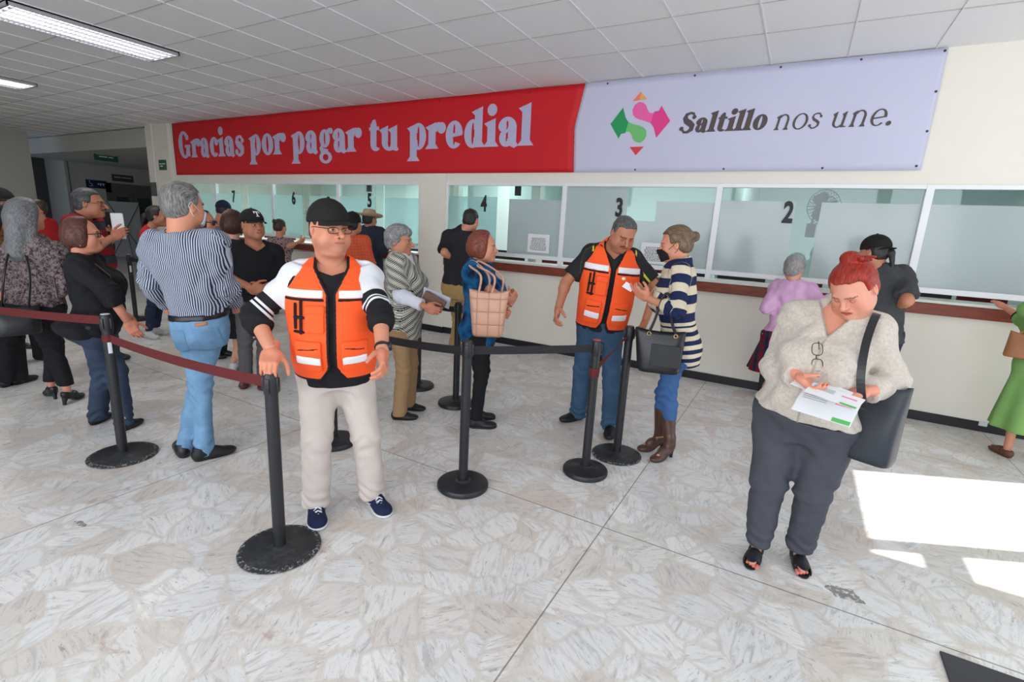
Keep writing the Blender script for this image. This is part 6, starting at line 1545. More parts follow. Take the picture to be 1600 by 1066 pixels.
for key, x, y, h, rb, kind, lean, label in posts:
    r = empty('barrier_post', (x, y, 0)); tag(r, label, 'barrier post', 'queue barrier posts'); POST[key] = (x, y, h)
    q = MB()
    if kind == 'thin': q.lathe([(0, 0), (rb-.006, 0), (rb, .004), (rb, .011), (rb-.008, .016), (.05, .019), (.036, .026), (.030, .030), (0, .030)], 56)
    else: q.lathe([(0, 0), (rb-.004, 0), (rb, .005), (rb, .026), (rb-.006, .034), (rb-.035, .040), (.05, .043), (.036, .055), (0, .055)], 56)
    q.build('base', base_worn if kind == 'thin' else post_mat, r, smooth=True)
    q = MB(); q.lathe([(.0, .02), (.0285, .02), (.0285, h-.09), (.0, h-.09)], 28); q.build('pole', post_mat, r, smooth=True)
    q = MB(); q.lathe([(0, h-.10), (.0300, h-.10), (.0315, h-.095), (.0315, h-.012), (.028, h-.004), (.026, h), (0, h)], 28)
    for a in range(4):
        c, s_ = math.cos(a*math.pi/2+.5), math.sin(a*math.pi/2+.5); M_ = Matrix.Rotation(a*math.pi/2+.5, 4, 'Z'); q.bbox(.026, -.010, h-.088, .038, .010, h-.022, .002, M=M_)
    q.build('belt_head', post_mat, r, smooth=True)
    if key in ('near', 'left', 'far'): q = MB(); q.lathe([(0, h+.0005), (.024, h+.0005), (.024, h+.003), (0, h+.003)], 24); q.build('top_disc', label_w, r)
    if key == 'midr': q = MB(); q.lathe([(0, h+.0005), (.024, h+.0005), (.024, h+.003), (0, h+.003)], 24); q.build('top_disc', red_cap, r)
    if key in ('left', 'far'):
        q = MB(); th0 = math.atan2(-5.855-y, 0-x)-.25; 
        for (z0, z1, w_, off) in ((h-.062, h-.032, .022, -.5), (h-.24, h-.15, .018, .35)):
            rr = .0322 if z0 > h-.1 else .0292
            q.lathe([(rr, z0), (rr+.0006, z0), (rr+.0006, z1), (rr, z1)], 6, a0=th0+off-.35, a1=th0+off+.35)
        q.build('label', label_w, r)
def belt(p0, p1, z0, z1, mat, label, w=.048, sag=.02, twist=0., r0=.036, r1=.036, n=22, group='barrier belts'):
    a = vec(p0[0], p0[1], z0); b = vec(p1[0], p1[1], z1); d = nrm(b-a); a = a+d*r0; b = b-d*r1; pts = []; wd = []
    side = nrm(np.cross(d, vec(0, 0, 1)))
    for i in range(n+1):
        t = i/n; pts.append(a+(b-a)*t-vec(0, 0, sag*4*t*(1-t))); an = twist*t; wd.append(tuple(vec(0, 0, 1)*math.cos(an)+side*math.sin(an)))
    q = MB(); q.ribbon([tuple(p) for p in pts], w, .002, wdir=wd); o = q.build('barrier_belt', mat); tag(o, label, 'barrier belt', group); return o
belt(POST['left'], POST['near'], .785, .845, belt_red, 'dark red belt from the left barrier post to the one under the vest man hand', w=.052)
belt(POST['leftend'], POST['left'], .87, .895, belt_red, 'dark red belt running left past the brown-haired woman in black', w=.052)
belt(POST['back'], POST['mid'], .86, .865, belt_black, 'black belt passing behind the orange vest man to the middle post', w=.050)
belt(POST['mid'], POST['midr'], .872, .862, belt_black, 'taut black belt between the two middle posts', w=.050, sag=.004)
belt(POST['midr'], POST['right'], .715, .905, belt_red, 'short slanting twisted red belt between two posts near the striped sweater woman', w=.042, sag=.0, twist=1.1)
belt(POST['lady'], POST['bluep'], .865, .865, belt_black, 'black belt behind the checked blouse lady and the woman in blue')
belt(POST['far'], POST['lady'], .865, .865, belt_black, 'long black belt crossing behind the people in the queue')
belt(POST['bluep'], (-1.45, -2.15, 0), .865, .865, belt_black, 'black belt hidden behind the woman in the blue top', r1=.0) if False else None
q = MB(); q.lathe([(.0295, .675), (.0315, .675), (.0315, .722), (.0295, .722)], 24, (POST['midr'][0], POST['midr'][1], 0)); q.lathe([(.0295, .700), (.033, .700), (.033, .735), (.0295, .735)], 24, (POST['midr'][0], POST['midr'][1], 0))
o = q.build('belt_wrap', belt_red); tag(o, 'end of the red belt wound around the red-topped post', 'belt end')
q = MB(); q.lathe([(.0295, .765), (.0315, .765), (.0315, .808), (.0295, .808)], 24, (POST['left'][0], POST['left'][1], 0))
o = q.build('belt_wrap', belt_red); tag(o, 'red belt looped around the left barrier post below its head', 'belt end')

# ================================================================ the banner
red_b = plain('banner_red', srgb(205, 22, 34), .6, var=.02, nscale=2); lil_b = plain('banner_lilac', srgb(200, 200, 222), .6, var=.015, nscale=1.5)
let_l = plain('lettering_lilac', srgb(186, 184, 214), .6, var=0); let_d = plain('lettering_brown', srgb(84, 72, 72), .6, var=0)
ban = empty('banner', (-5.0, -.03, 2.27)); tag(ban, 'wide red and lilac banner over the payment windows', 'banner')
BL, BR, BZ0, BZ1 = -11.36, .81, 2.275, 3.262
def ripple(x, z):
    e = max(0, (x+.3)/1.1)
    return -.020-.004*math.sin(x*1.7+z*2)-.003*math.sin(x*4.1-z*5)-.010*e*abs(math.sin(x*9+z*14))*.6
def sheet(x0f, x1f, name, mat):
    nx, nz = 90, 14; vs = []; fs = []
    for k in (0, 1):
        for j in range(nz+1):
            z = BZ0+(BZ1-BZ0)*j/nz
            for i in range(nx+1):
                x = x0f(z)+(x1f(z)-x0f(z))*i/nx; vs.append((x+5.0, ripple(x, z)+.03+(.003 if k else 0), z-2.27))
    W_ = nx+1; K = W_*(nz+1)
    for j in range(nz):
        for i in range(nx): a = j*W_+i; fs += [(a, a+1, a+W_+1, a+W_), (K+a, K+a+W_, K+a+W_+1, K+a+1)]
    rim = list(range(W_))+[j*W_+nx for j in range(1, nz+1)]+[nz*W_+i for i in range(nx-1, -1, -1)]+[j*W_ for j in range(nz-1, 0, -1)]
    for i in range(len(rim)): a, b = rim[i], rim[(i+1) % len(rim)]; fs.append((a, K+a, K+b, b))
    return mesh_obj(name, vs, fs, mat, ban, smooth=True)
def notch(z):
    zm = 2.86
    return -2.575+.10*abs(z-zm)/.5 if False else (-2.565+(z-2.79)*.20 if z > 2.79 else -2.565+(2.79-z)*.06)
sheet(lambda z: BL, lambda z: notch(z)+.002, 'red_half', red_b)
sheet(notch, lambda z: BR, 'lilac_half', lil_b)
q = MB()
for (x, z) in [(-2.2, 3.235), (-1.25, 3.235), (-.45, 3.235), (.2, 3.235), (.79, 3.24), (-1.78, 2.30), (-.84, 2.30), (.05, 2.30), (.77, 2.31), (.79, 2.92), (.79, 2.6), (-3.2, 3.22), (-4.6, 3.22), (-6.5, 3.22), (-9, 3.22)]:
    q = MB(); q.lathe([(0, .004), (.009, .003), (.011, 0)], 10, M=Matrix.Translation((x+5.0, ripple(x, z)+.03, z-2.27)) @ Matrix.Rotation(math.pi/2, 4, 'X')); q.build('eyelet', plain('eyelet_dark', (.05, .05, .07), .4, .5), ban)

# ---- lettering drawn stroke by stroke in a fat old-style serif
class Pen:
    def __init__(s, w, t): s.w = w; s.t = t; s.p = []          # list of polygons (x, y)
    def poly(s, *pts): s.p.append([tuple(p) for p in pts]); return s
    def stroke(s, pts, ws):
        pts = [vec(*p) for p in pts]; n = len(pts); L = []; R = []
        for i in range(n):
            d = nrm(pts[min(i+1, n-1)]-pts[max(i-1, 0)]); nn = vec(-d[1], d[0]); L.append(pts[i]+nn*ws[i]/2); R.append(pts[i]-nn*ws[i]/2)
        for i in range(n-1): s.p.append([tuple(L[i]), tuple(R[i]), tuple(R[i+1]), tuple(L[i+1])])
        return s
    def arc(s, cx, cy, rx, ry, a0, a1, w=None, t=None, n=26):
        """outer radii; thick at the sides, thin at top and bottom"""
        w = w or s.w; t = t or s.t; o = []; i_ = []
        for k in range(n+1):
            a = math.radians(a0+(a1-a0)*k/n); c, sn = math.cos(a), math.sin(a); o.append((cx+rx*c, cy+ry*sn)); i_.append((cx+(rx-w)*c, cy+(ry-t)*sn))
        for k in range(n): s.p.append([o[k], i_[k], i_[k+1], o[k+1]])
        return s
    def dot(s, cx, cy, r, ry=None): s.p.append([(cx+r*math.cos(2*math.pi*k/20), cy+(ry or r)*math.sin(2*math.pi*k/20)) for k in range(20)]); return s
    def foot(s, x, y, w=None):
        w = w or s.w; e = s.w*.34+.04; h = .085+s.w*.08; s.p.append([(x-w/2-e, y), (x+w/2+e, y), (x+w/2+e*.7, y+h*.55), (x+w/2, y+h*1.7), (x-w/2, y+h*1.7), (x-w/2-e*.7, y+h*.55)]); return s
    def flag(s, x, y, w=None):
        w = w or s.w; e = s.w*.30+.05; s.p.append([(x-w/2-e, y-.17), (x+w/2, y), (x+w/2, y-.3), (x-w/2, y-.3)]); return s
    def stem(s, x, y0, y1, foot=True, flag=True, w=None):
        w = w or s.w; s.p.append([(x-w/2, y0+.01), (x+w/2, y0+.01), (x+w/2, y1-.1), (x-w/2, y1-.1)])
        if foot: s.foot(x, y0, w)
        if flag: s.flag(x, y1, w)
        else: s.p.append([(x-w/2, y1-.12), (x+w/2, y1-.12), (x+w/2, y1), (x-w/2, y1)])
        return s
def glyph(ch, w, t):
    g = Pen(w, t); b = w > .25; W = .86 if b else .92
    if ch == 'r': g.stem(.24, 0, 1); g.arc(.56, .62, .32, .38, 60, 175, w*.7, t*1.6); g.dot(.72, .78, .10+w*.32); return g, .88
    if ch == 'a':
        xr = .62; g.stem(xr, .06, .72, False, False); g.arc(.40, .64, xr+w/2-.40, .38, 0, 165, w*.95, t*1.3); g.dot(.19, .70, .06+w*.34); g.arc(.36, .29, .30, .31, 60, 330, w*.8, t*1.2)
        g.stroke([(xr-.05, .30), (xr, .12), (xr+.12, .02), (xr+.24, .06)], [w, w*.95, w*.5, t]); g.stroke([(.42, .58), (.62, .62)], [t*1.3, t*1.3]); return g, .92
    if ch == 'c': g.arc(.46, .5, .42, .52, 50, 318, w, t*1.2); g.dot(.68, .74, .06+w*.32); return g, .84
    if ch == 'e': g.arc(.46, .5, .42, .52, 0, 318, w, t*1.2); g.stroke([(.12, .44), (.84, .54)], [t*1.4, t*1.4]); g.stroke([(.84-w*.5, .70), (.84-w*.5, .50)], [w*.9, w*.8]); return g, .90
    if ch == 'i': g.stem(.26, 0, 1); g.dot(.27, 1.30, .10+w*.32); return g, .54
    if ch == 'l': g.stem(.26, 0, 1.45); return g, .54
    if ch == 'o': g.arc(.47, .5, .45, .52, 0, 360, w, t*1.2, 44); return g, .96
    if ch == 'd': g.arc(.44, .5, .40, .52, 20, 340, w*.95, t*1.2, 40); g.stem(.70, .0, 1.45); return g, 1.02
    if ch == 'p': g.arc(.55, .5, .40, .52, -160, 160, w*.95, t*1.2, 40); g.stem(.28, -.46, 1); return g, 1.00
    if ch == 'g':
        g.arc(.44, .62, .36, .40, 0, 360, w*.85, t*1.2, 36); g.stroke([(.62, .88), (.76, .98), (.90, .96)], [t*1.6, w*.5, w*.5]); g.dot(.88, .93, .05+w*.22)
        g.stroke([(.24, .30), (.17, .20), (.22, .10), (.40, .06), (.64, .04)], [t*1.3, w*.6, w*.7, w*.7, w*.6]); g.arc(.46, -.20, .42, .28, 0, 360, w*.62, t*1.3, 40); return g, .96
    if ch == 'n': g.stem(.24, 0, 1, w=w*.95); g.arc(.53, .60, .35, .42, 0, 150, w*.9, t*1.4); g.stem(.88-w*.47, 0, .66, True, False, w=w*.95); return g, 1.10
    if ch == 'u':
        g.stem(.24, .34, 1, False); g.arc(.50, .36, .26+w/2, .38, 180, 320, w*.95, t*1.4); g.stem(.76, .0, 1, False); g.stroke([(.76, .12), (.92, .03), (1.0, .06)], [w*.7, w*.4, t]); return g, 1.06
    if ch == 't': g.stem(.28, .26, 1.10, False, False); g.poly((.02, .84), (.62, .84), (.60, .99), (.02, .97)); g.poly((.28-w/2, 1.05), (.28+w/2, 1.05), (.28+w*.3, 1.28), (.28-w*.1, 1.26)); g.arc(.28-w/2+.32, .30, .32, .32, 180, 320, w, t*1.5); return g, .70
    if ch == 's':
        pts = []; n = 26
        for k in range(n+1):
            u_ = k/n; a = math.radians(40+250*u_*2) if u_ < .5 else 0
        P_ = [(.64, .78), (.52, .94), (.36, .96), (.20, .88), (.17, .72), (.28, .58), (.46, .48), (.60, .36), (.60, .18), (.46, .05), (.28, .03), (.12, .18)]
        ws = [t*1.2, t*1.5, t*1.4, w*.6, w*.85, w, w*1.05, w, w*.85, w*.55, t*1.5, t*1.2]; g.stroke(P_, ws); g.dot(.64, .76, .04+w*.24); g.dot(.13, .20, .05+w*.26); return g, .76
    if ch == 'S':
        P_ = [(.86, 1.10), (.72, 1.34), (.50, 1.38), (.26, 1.28), (.20, 1.04), (.34, .82), (.62, .66), (.84, .48), (.84, .22), (.64, .05), (.38, .03), (.10, .30)]
        ws = [t*1.4, t*1.7, t*1.7, w*.7, w*.95, w*1.1, w*1.15, w*1.1, w*.95, w*.6, t*1.7, t*1.4]; g.stroke(P_, ws); g.dot(.84, 1.08, .05+w*.26); g.dot(.12, .30, .05+w*.28); return g, 1.06
    if ch == 'G':
        g.arc(.62, .70, .58, .74, 48, 325, w*1.1, t*1.5, 44); g.dot(.96, 1.10, .06+w*.28); g.stem(.98, .06, .64, False, False, w=w); g.poly((.66, .56), (1.26, .56), (1.22, .70), (.70, .70)); return g, 1.34
    if ch == '.': g.dot(.16, .12, .12+w*.15); return g, .4
    return g, .45
def write(txt, x0, x1, zb, xh, w, t, mat, name, slant=0., track=.02):
    pens = []; x = 0
    for ch in txt:
        g, adv = glyph(ch, w, t); pens.append((x, g)); x += adv+track
    sx = (x1-x0)/(x-track); q = MB(); lay = 0
    for (ox, g) in pens:
        if not g.p: continue
        q = MB()
        for P_ in g.p:
            pts = [(x0+(ox+a+slant*b)*sx, zb+b*xh) for a, b in P_]; n_ = len(pts); lay += 1
            off = .0032+.00004*(lay % 25)
            fr = [(px+5.0, ripple(px, pz)+.03-off, pz-2.27) for px, pz in pts]; bk = [(px+5.0, ripple(px, pz)+.03+.001, pz-2.27) for px, pz in pts]
            q.add(fr+bk, [list(range(n_))]+[(i, n_+i, n_+(i+1) % n_, (i+1) % n_) for i in range(n_)])
        mesh_obj(name, q.v, q.f, mat, ban)
write('Gracias por pagar tu predial', -11.18, -3.13, 2.602, .345, .36, .10, let_l, 'letter')
write('Saltillo', -1.345, -.50, 2.672, .142, .36, .10, let_d, 'letter', .16)
write('nos une.', -.44, .53, 2.662, .142, .155, .06, let_d, 'letter', .16)
# four-part coloured emblem
def flat(poly, mat, name, off=.004):
    q = MB(); n_ = len(poly); q.add([(a+5.0, ripple(a, b)+.03-off, b-2.27) for a, b in poly]+[(a+5.0, ripple(a, b)+.031, b-2.27) for a, b in poly], [list(range(n_))]+[(i, n_+i, n_+(i+1) % n_, (i+1) % n_) for i in range(n_)]); return mesh_obj(name, q.v, q.f, mat, ban)
c0 = vec(-1.785, 2.80)
def px(*pts): return [(c0[0]+a, c0[1]+b) for a, b in pts]
g1 = plain('emblem_green', srgb(28, 150, 88), .6, var=.02); g2 = plain('emblem_light_green', srgb(110, 190, 110), .6, var=.04); p1 = plain('emblem_pink', srgb(238, 96, 166), .6, var=.04); p2 = plain('emblem_magenta', srgb(226, 62, 138), .6, var=.04); o1 = plain('emblem_orange', srgb(238, 128, 84), .6); o2 = plain('emblem_amber', srgb(236, 168, 96), .6); r1 = plain('emblem_red', srgb(220, 58, 66), .6)
def blob(sg, m_arrow, m_drop, nm):
    # arrow head at the outer side, waist, and round drop at the inner end (point mirrored by sg)
    A = [(sg*-.335, 0), (sg*-.205, .165), (sg*-.185, .115), (sg*-.165, .06), (sg*-.125, .01), (sg*-.095, -.02), (sg*-.155, -.105), (sg*-.20, -.11), (sg*-.225, -.16)]
    if sg < 0: pass
    A2 = [(a, b*sg) for a, b in A]; flat(px(*A2), m_arrow, nm)
    D = [(-.125, .012), (-.06, -.015), (.0, -.03), (.055, -.055), (.085, -.09), (.092, -.14), (.072, -.185), (.03, -.212), (-.02, -.205), (-.055, -.175), (-.075, -.13), (-.10, -.095), (-.15, -.088)]
    flat(px(*[(sg*a, sg*b) for a, b in D]), m_drop, nm, .0045)
blob(1, g1, g2, 'emblem_piece'); blob(-1, p2, p1, 'emblem_piece')
flat(px((-.10, .225), (-.02, .32), (-.02, .235)), o1, 'emblem_piece'); flat(px((-.02, .235), (-.02, .32), (.06, .235)), o2, 'emblem_piece'); flat(px((-.085, -.255), (.075, -.255), (-.005, -.345)), r1, 'emblem_piece')

# ================================================================ ceiling lamps, mats, small things on the wall and counter
lamp_e = emit('ceiling_lamp_tube', (1, .98, 1), 3.2); lou = plain('louvre_silver', (.55, .55, .58), .3, .6, var=0)
for i, (x0, y0, lb) in enumerate(((-6.86, -3.89, 'lit louvred ceiling lamp at the upper left corner'), (-10.65, -3.89, 'lit louvred ceiling lamp farther down the hall'), (-14.4, -3.89, 'lit ceiling lamp farthest away at the left end'))):
    r = empty('ceiling_lamp', (x0, y0, CZ)); tag(r, lb, 'ceiling light', 'louvred ceiling lamps')
    W_, L_ = .60, 1.40
    q = MB(); q.box(0, 0, -.012, W_, L_, 0); q.build('lamp_tray', lou, r)
    for a in (.08, .22, .36, .50): q = MB(); q.cyl((a, .04, -.018), (a, L_-.04, -.018), .012, 8); q.build('tube', lamp_e, r)
    q = MB()
    for k in range(36): q.box(.01, .02+k*(L_-.04)/35, -.042, W_-.01, .024+k*(L_-.04)/35, -.018)
    q.box(0, 0, -.044, .012, L_, 0); q.box(W_-.012, 0, -.044, W_, L_, 0); q.box(0, 0, -.044, W_, .012, 0); q.box(0, L_-.012, -.044, W_, L_, 0); q.build('louvre', lou, r)
    add_light('hall_lamp', 'AREA', (x0+.3, y0+.7, CZ-.06), 16 if i == 0 else 14, (1, .97, .95), (0, 0, -1), .55, 1.3)
r = MB(); r.bbox(.735, -4.4, 0, 2.6, -3.49, .010, .003); o = r.build('door_mat', cloth('mat_grey', srgb(72, 72, 74), .95, .2, .5)); tag(o, 'dark grey door mat at the lower right corner', 'door mat')
# leaflets and papers
pap = paper; gr = plain('leaflet_green', srgb(96, 186, 104), .6); pk = plain('leaflet_pink', srgb(236, 120, 170), .6)
def leaflet(c, ax, ay, w, h, label, marks=True, n=1, group=None, name='leaflet', mat=None):
    """a sheet with centre c, width along ax and height along ay"""
    ax = nrm(ax); ay = nrm(ay-ax*(np.dot(ax, ay))); nz_ = np.cross(ax, ay); r = empty(name, c); tag(r, label, 'leaflet' if name == 'leaflet' else name.replace('_', ' '), group)
    def quad(q, x0, y0, x1, y1, z): 
        nseg = 6; vs = []
        for k in range(nseg+1):
            x = x0+(x1-x0)*k/nseg; zz = z+.05*(x*x)
            for y in (y0, y1):
                for d in (0, .0008): vs.append(ax*x+ay*y+nz_*(zz+d))
        fs = []
        for k in range(nseg): b = 4*k; fs += [(b, b+2, b+6, b+4), (b+1, b+5, b+7, b+3), (b, b+4, b+5, b+1), (b+2, b+3, b+7, b+6)]
        fs += [(0, 1, 3, 2), (4*nseg, 4*nseg+2, 4*nseg+3, 4*nseg+1)]; q.add(vs, fs)
    for k in range(n): q = MB(); quad(q, -w/2+.002*k, -h/2-.003*k, w/2+.002*k, h/2-.003*k, -.0025*k); q.build('sheet', mat or pap, r)
    if marks:
        q = MB(); quad(q, -w*.48, h*.34, -w*.18, h*.48, .0012); q.build('green_print', gr, r); q = MB(); quad(q, -w*.40, -h*.20, -w*.12, -h*.12, .0012); q.build('pink_print', pk, r)
        q = MB()
        for k in range(5): quad(q, w*.02, -h*.35+k*h*.07, w*.44, -h*.335+k*h*.07, .0012)
        q.build('print', plain('print_grey', srgb(150, 156, 160), .7), r)
    return r
S_ = PP['furry']; s1, f1 = S_.sidev(1), S_.fwdv(1); up1 = vec(0, 0, 1)
hR = S_.W['R']+S_.hands['R']['R'][:, 1]*.10; hL = S_.W['L']+S_.hands['L']['R'][:, 1]*.10
leaflet(hR+s1*-.06+f1*.03+up1*.018, s1-f1*.15, f1*.8-up1*.15, .19, .10, 'folded leaflet with green print held up in the right hand of the red-haired woman')
leaflet(hL+s1*.055+f1*.05+up1*.020, s1-f1*.2+up1*.05, f1*.8-up1*.25, .20, .11, 'upper white leaflet under the thumb of the red-haired woman')
leaflet(hL+s1*.02+f1*.09-up1*.030, s1-f1*.1-up1*.06, f1*.75-up1*.45, .21, .15, 'stack of pink and green printed leaflets held lowest by the red-haired woman', n=4)
S_ = PP['redpolo']; h_ = (S_.W['R']+S_.W['L'])/2+S_.fwdv(1)*.10
leaflet(h_-S_.fwdv(1)*.06+vec(0, 0, .10), S_.sidev(1)*.3+S_.fwdv(1), vec(0, 0, 1), .13, .24, 'white papers held upright by the moustached polo man', False, 3, name='papers')
S_ = PP['graylady']; h_ = (S_.W['R']+S_.W['L'])/2+S_.fwdv(1)*.05
leaflet(h_+vec(0, 0, .060)+S_.fwdv(1)*.01, S_.fwdv(1)-vec(0, 0, .35), S_.sidev(1)*.6+vec(0, 0, 1), .22, .12, 'white papers behind the wallet of the checked blouse lady', False, 3, name='papers', mat=plain('paper_lilac', srgb(206, 206, 222), .7))
q = MB(); F_ = S_.fwdv(1); R_ = S_.sidev(1); Mw = Matrix(((F_[0], R_[0], 0, h_[0]), (F_[1], R_[1], 0, h_[1]), (0, 0, 1, h_[2]+.030), (0, 0, 0, 1))) @ Matrix.Rotation(.45, 4, 'Y')
q.bbox(-.09, .03, -.045, .09, .055, .055, .006, M=Mw); o = q.build('wallet', plain('leather_brown', srgb(104, 78, 64), .5)); tag(o, 'brown leather wallet in the hands of the checked blouse lady', 'wallet')
S_ = PP['vest2']; h_ = PP['sweater'].W['R']+PP['sweater'].hands['R']['R'][:, 1]*.13
leaflet(h_+vec(0, 0, .02), nrm(vec(-.9, .1, .4)), vec(.1, .5, .6), .075, .05, 'small white slip held by the striped sweater woman', False, name='paper_slip')
# eyeglasses hanging from the fleece collar
S_ = PP['furry']; q = MB(); cc = S_.P(.0, .0, .80); c0_ = vec(.182, -3.43, 1.16)
fw_ = nrm(vec(0, -5.855, 0)-vec(.18, -3.4, 0)); sd_ = vec(-fw_[1], fw_[0], 0)
yf = float(np.interp(.72, ST_T, S_.B)+np.interp(.72, ST_T, S_.Cc))+.026+.018
ce = S_.surf(S_.topf, .0, .72, .016); tilt = .18
ex = nrm(S_.u*1.0+S_.sidev(1)*.25); ey = nrm(np.cross(S_.fwdv(1), ex))
for sg in (-1, 1):
    q.tube([ce+ex*(sg*.034+.026*math.copysign(abs(math.cos(a))**.7, math.cos(a)))+ey*.020*math.copysign(abs(math.sin(a))**.7, math.sin(a)) for a in np.linspace(0, 2*math.pi, 22, endpoint=False)], .0016, 6, closed=True)
q.tube([ce-ex*.008+ey*.004, ce+ex*.008+ey*.004], .0018, 6); q.tube([ce+ex*.060+ey*.0, ce+ex*.062-S_.fwdv(1)*.03, ce+ex*.02-S_.fwdv(1)*.035], .0016, 6)
o = q.build('hanging_eyeglasses', blk_shoe, smooth=True); tag(o, 'thin black eyeglasses hanging from the collar of the cream fleece jacket', 'eyeglasses')

# ================================================================ bags
def tote(loc, yaw, wt, wb, h, d, mat, label, quilt=False, soft=.25, name='handbag', lean=0.):
    """soft bag; loc = middle of the bottom, yaw = direction the broad face looks"""
    r = empty(name, loc, yaw-math.pi/2); tag(r, label, 'handbag'); vs = []; fs = []; n_, m_ = 40, 16
    for j in range(m_+1):
        t_ = j/m_; z = h*t_; w_ = (wb+(wt-wb)*t_)/2; dd = d/2*(1-.45*t_**1.5)*(1 if t_ > .06 else .9); w_ *= (1 if t_ > .05 else .93)
        for i in range(n_):
            a_ = 2*math.pi*i/n_; c, s_ = math.cos(a_), math.sin(a_); e = .42
            x = w_*math.copysign(abs(c)**e, c); y = dd*math.copysign(abs(s_)**(e+.25), s_)*(1+.18*math.sin(math.pi*t_))
            if quilt: y += .006*abs(math.sin(x*math.pi/.062))*abs(math.sin(z*math.pi/.062))*math.copysign(1, s_)
            else: y += .005*math.sin(x*22+z*17)*(1-t_*.3)
            vs.append((x+lean*z, y, z-soft*.10*(1-(x/max(w_, .01))**2)*t_**3*.8))
    for j in range(m_):
        for i in range(n_): fs.append((j*n_+i, j*n_+(i+1) % n_, (j+1)*n_+(i+1) % n_, (j+1)*n_+i))
    fs.append(list(range(n_))[::-1]); top = [(m_*n_+i) for i in range(n_)]; base_i = len(vs)
    for i in range(n_): x, y, z = vs[m_*n_+i]; vs.append((x*.97, y*.85, z)); 
    for i in range(n_): x, y, z = vs[m_*n_+i]; vs.append((x*.93, y*.6, z-h*.15))
    for i in range(n_):
        k = (i+1) % n_; fs.append((m_*n_+i, m_*n_+k, base_i+k, base_i+i)); fs.append((base_i+i, base_i+k, base_i+n_+k, base_i+n_+i))
    fs.append([base_i+n_+i for i in range(n_)])
    mesh_obj('bag_body', vs, fs, mat, r, smooth=True); return r
def handle(r, mat, pts, w=.018, t=.006, name='handle'):
    """pts in world; becomes part of the bag"""
    Mi = (Matrix.Translation(r.location) @ Matrix.Rotation(r.rotation_euler.z, 4, 'Z')).inverted()
    q = MB(); q.tube([Mi @ Vector(p) for p in smooth_path(pts)], w/2, 8, flat=t/w*2); q.build(name, mat, r, smooth=True)
def smooth_path(P_, n=8):
    P_ = [vec(*p) for p in P_]; out = []
    for i in range(len(P_)-1):
        p0, p1, p2, p3 = P_[max(i-1, 0)], P_[i], P_[i+1], P_[min(i+2, len(P_)-1)]
        for k in range(n):
            t = k/n; out.append(.5*((2*p1)+(-p0+p2)*t+(2*p0-5*p1+4*p2-p3)*t*t+(-p0+3*p1-3*p2+p3)*t**3))
    out.append(P_[-1]); return [tuple(p) for p in out]
def camyaw(x, y): return math.atan2(-5.855-y, -x)
t_ = NT('leather_tan_quilted'); co_ = t_.coord(); sx_, sy_, sz_ = t_.sep(co_)[0:3]
a_ = t_.math('ABSOLUTE', t_.math('SINE', t_.math('MULTIPLY', sx_, 38))); b_ = t_.math('ABSOLUTE', t_.math('SINE', t_.math('MULTIPLY', sz_, 34))); m_ = t_.math('POWER', t_.math('MULTIPLY', a_, b_), .35)
tan = t_.finish(t_.mix(t_.ramp(m_, [(.2, (0, 0, 0)), (.5, (1, 1, 1))]), srgb(190, 142, 118), srgb(208, 160, 134)), .4, 0, t_.bump(m_, .7, .015), .45); blkl = plain('leather_black', (.014, .014, .016), .35, bump=.1)
x, y = -1.90, -2.83; r = tote((x, y, .80), camyaw(x, y), .29, .22, .34, .12, tan, 'quilted tan shoulder bag of the woman in the blue top', True)
ya = camyaw(x, y); rd = vec(-math.sin(ya), math.cos(ya), 0); S_ = PP['blue']; sh = S_.sh['R']+vec(0, 0, .075)
for k, o_ in ((-.045, .03), (.05, -.02)):
    f_ = vec(math.cos(ya), math.sin(ya), 0)
    handle(r, tan, [vec(x, y, 1.12)+rd*(k-.03)+f_*.03, vec(x, y, 1.24)+rd*(k-.02)+f_*.035, sh+rd*(k*.6)+f_*.03-vec(0, 0, .02), sh+rd*(k*.5+.03)-vec(0, 0, -.005)-f_*.03, vec(x, y, 1.24)+rd*(k+.035)-f_*.02, vec(x, y, 1.12)+rd*(k+.04)-f_*.02], .014, .008)
x, y = -.722, -2.50; r = tote((x, y, .68), camyaw(x, y), .33, .28, .29, .13, blkl, 'black leather tote hanging from the forearm of the striped sweater woman', lean=.05)
ya = camyaw(x, y); rd = vec(-math.sin(ya), math.cos(ya), 0); f_ = vec(math.cos(ya), math.sin(ya), 0); S_ = PP['sweater']; am = S_.E['L']*.62+S_.W['L']*.38
for k, ff in ((-.09, .035), (.075, -.035)):
    handle(r, blkl, [vec(x, y, .95)+rd*-.085+f_*ff, vec(x, y, 1.03)+rd*-.06+f_*ff, am+vec(0, 0, .062)+f_*ff*.4-rd*.02, am+vec(0, 0, .062)+f_*ff*.4+rd*.02, vec(x, y, 1.03)+rd*.05+f_*ff, vec(x, y, .95)+rd*.085+f_*ff], .016, .008)
q = MB(); Mi = (Matrix.Translation(r.location) @ Matrix.Rotation(r.rotation_euler.z, 4, 'Z')).inverted()
for a in (-.085, .085): c = Mi @ Vector(vec(x, y, .945)+rd*a+f_*.06); q.tube([c+Vector((.012*math.cos(b), 0, .012*math.sin(b))) for b in np.linspace(0, 2*math.pi, 12, endpoint=False)], .003, 6, closed=True)
q.build('ring', plain('gold', (.7, .5, .22), .3, 1., var=0), r)
q = MB(); q.bbox(-.13, .066, .05, .06, .074, .20, .003); q.build('front_pocket', blkl, r)
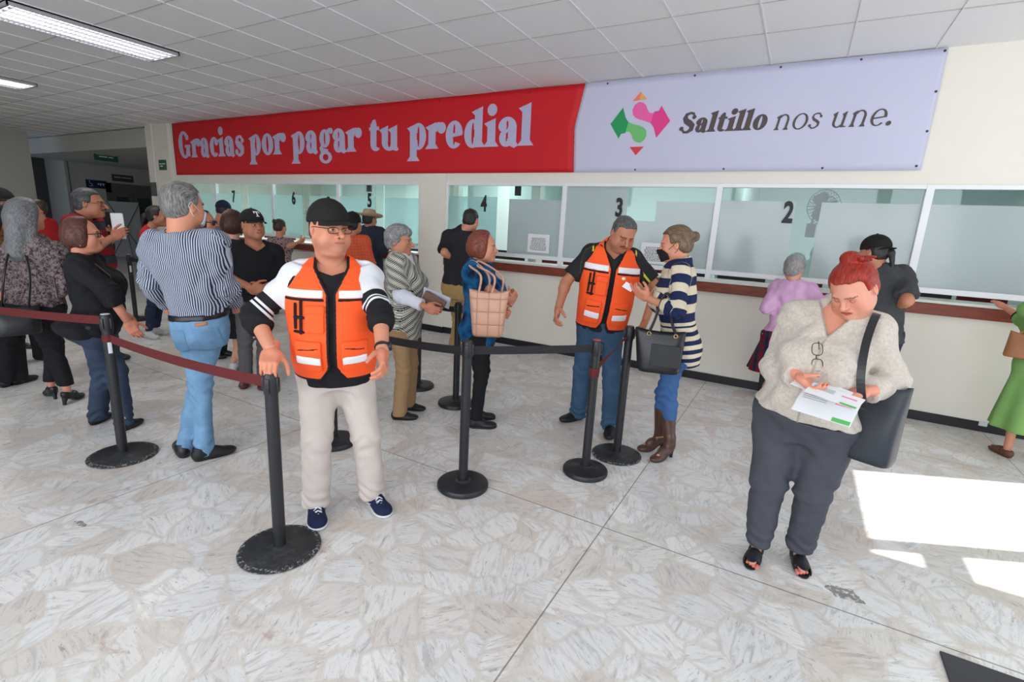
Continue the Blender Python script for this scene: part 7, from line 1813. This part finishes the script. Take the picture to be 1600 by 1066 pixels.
x, y = .405, -3.27; r = tote((x, y, .66), camyaw(x, y)-.30, .23, .17, .36, .13, plain('bag_slate', srgb(48, 52, 60), .5, bump=.1), 'large dark slate shoulder bag hanging beside the fleece jacket of the red-haired woman', lean=.06)
S_ = PP['furry']; shL = S_.sh['L']
fo = S_.fwdv(1); si = -S_.sidev(1)
Mi = (Matrix.Translation(r.location) @ Matrix.Rotation(r.rotation_euler.z, 4, 'Z')).inverted()
pts = smooth_path([vec(x-.10, y-.02, 1.0), S_.P(-.205, .20, .35), S_.P(-.165, .225, .62), S_.P(-.14, .165, .90), S_.P(-.135, .05, 1.11), S_.P(-.14, -.09, 1.06), S_.P(-.18, -.17, .8), S_.P(-.22, -.14, .45), vec(x+.08, y+.03, 1.0)])
q = MB(); q.ribbon([tuple(Mi @ Vector(p)) for p in pts], .030, .005, wdir=[tuple((Mi.to_3x3() @ Vector(tuple(-si))))]*len(pts)); q.build('shoulder_strap', blkl, r)
x, y = -4.93, -4.52; r = tote((x, y, .62), camyaw(x, y), .27, .25, .22, .13, blkl, 'black shoulder bag carried by the woman with long grey hair')
S_ = PP['longhair']; handle(r, blkl, [vec(x-.08, y-.05, .82), vec(x-.03, y-.01, 1.1), S_.sh['L']+vec(0, 0, .08), vec(x+.04, y+.10, 1.1), vec(x+.08, y+.05, .82)], .02, .007)
x, y = 1.58, -.72; r = tote((x, y, .82), camyaw(x, y), .20, .22, .20, .07, plain('leather_cognac', srgb(140, 92, 58), .5), 'brown leather bag hanging on the green dress woman'); S_ = PP['green']
handle(r, plain('leather_cognac', srgb(140, 92, 58), .5), [vec(x, y, 1.01)-vec(.05, 0, 0), vec(x+.05, y, 1.12), S_.E['L']+vec(0, 0, .06), vec(x+.10, y, 1.08), vec(x+.06, y, 1.01)], .014, .006)
# loose end of tape on the baseboard
q = MB(); q.bbox(1.64, -.016, .055, 1.70, -.0125, .095, .001); o = q.build('tape_strip', label_w); tag(o, 'small white strip stuck on the black baseboard at the right', 'tape')
for k, x in enumerate((1.03, -1.4, -3.2)):
    pass
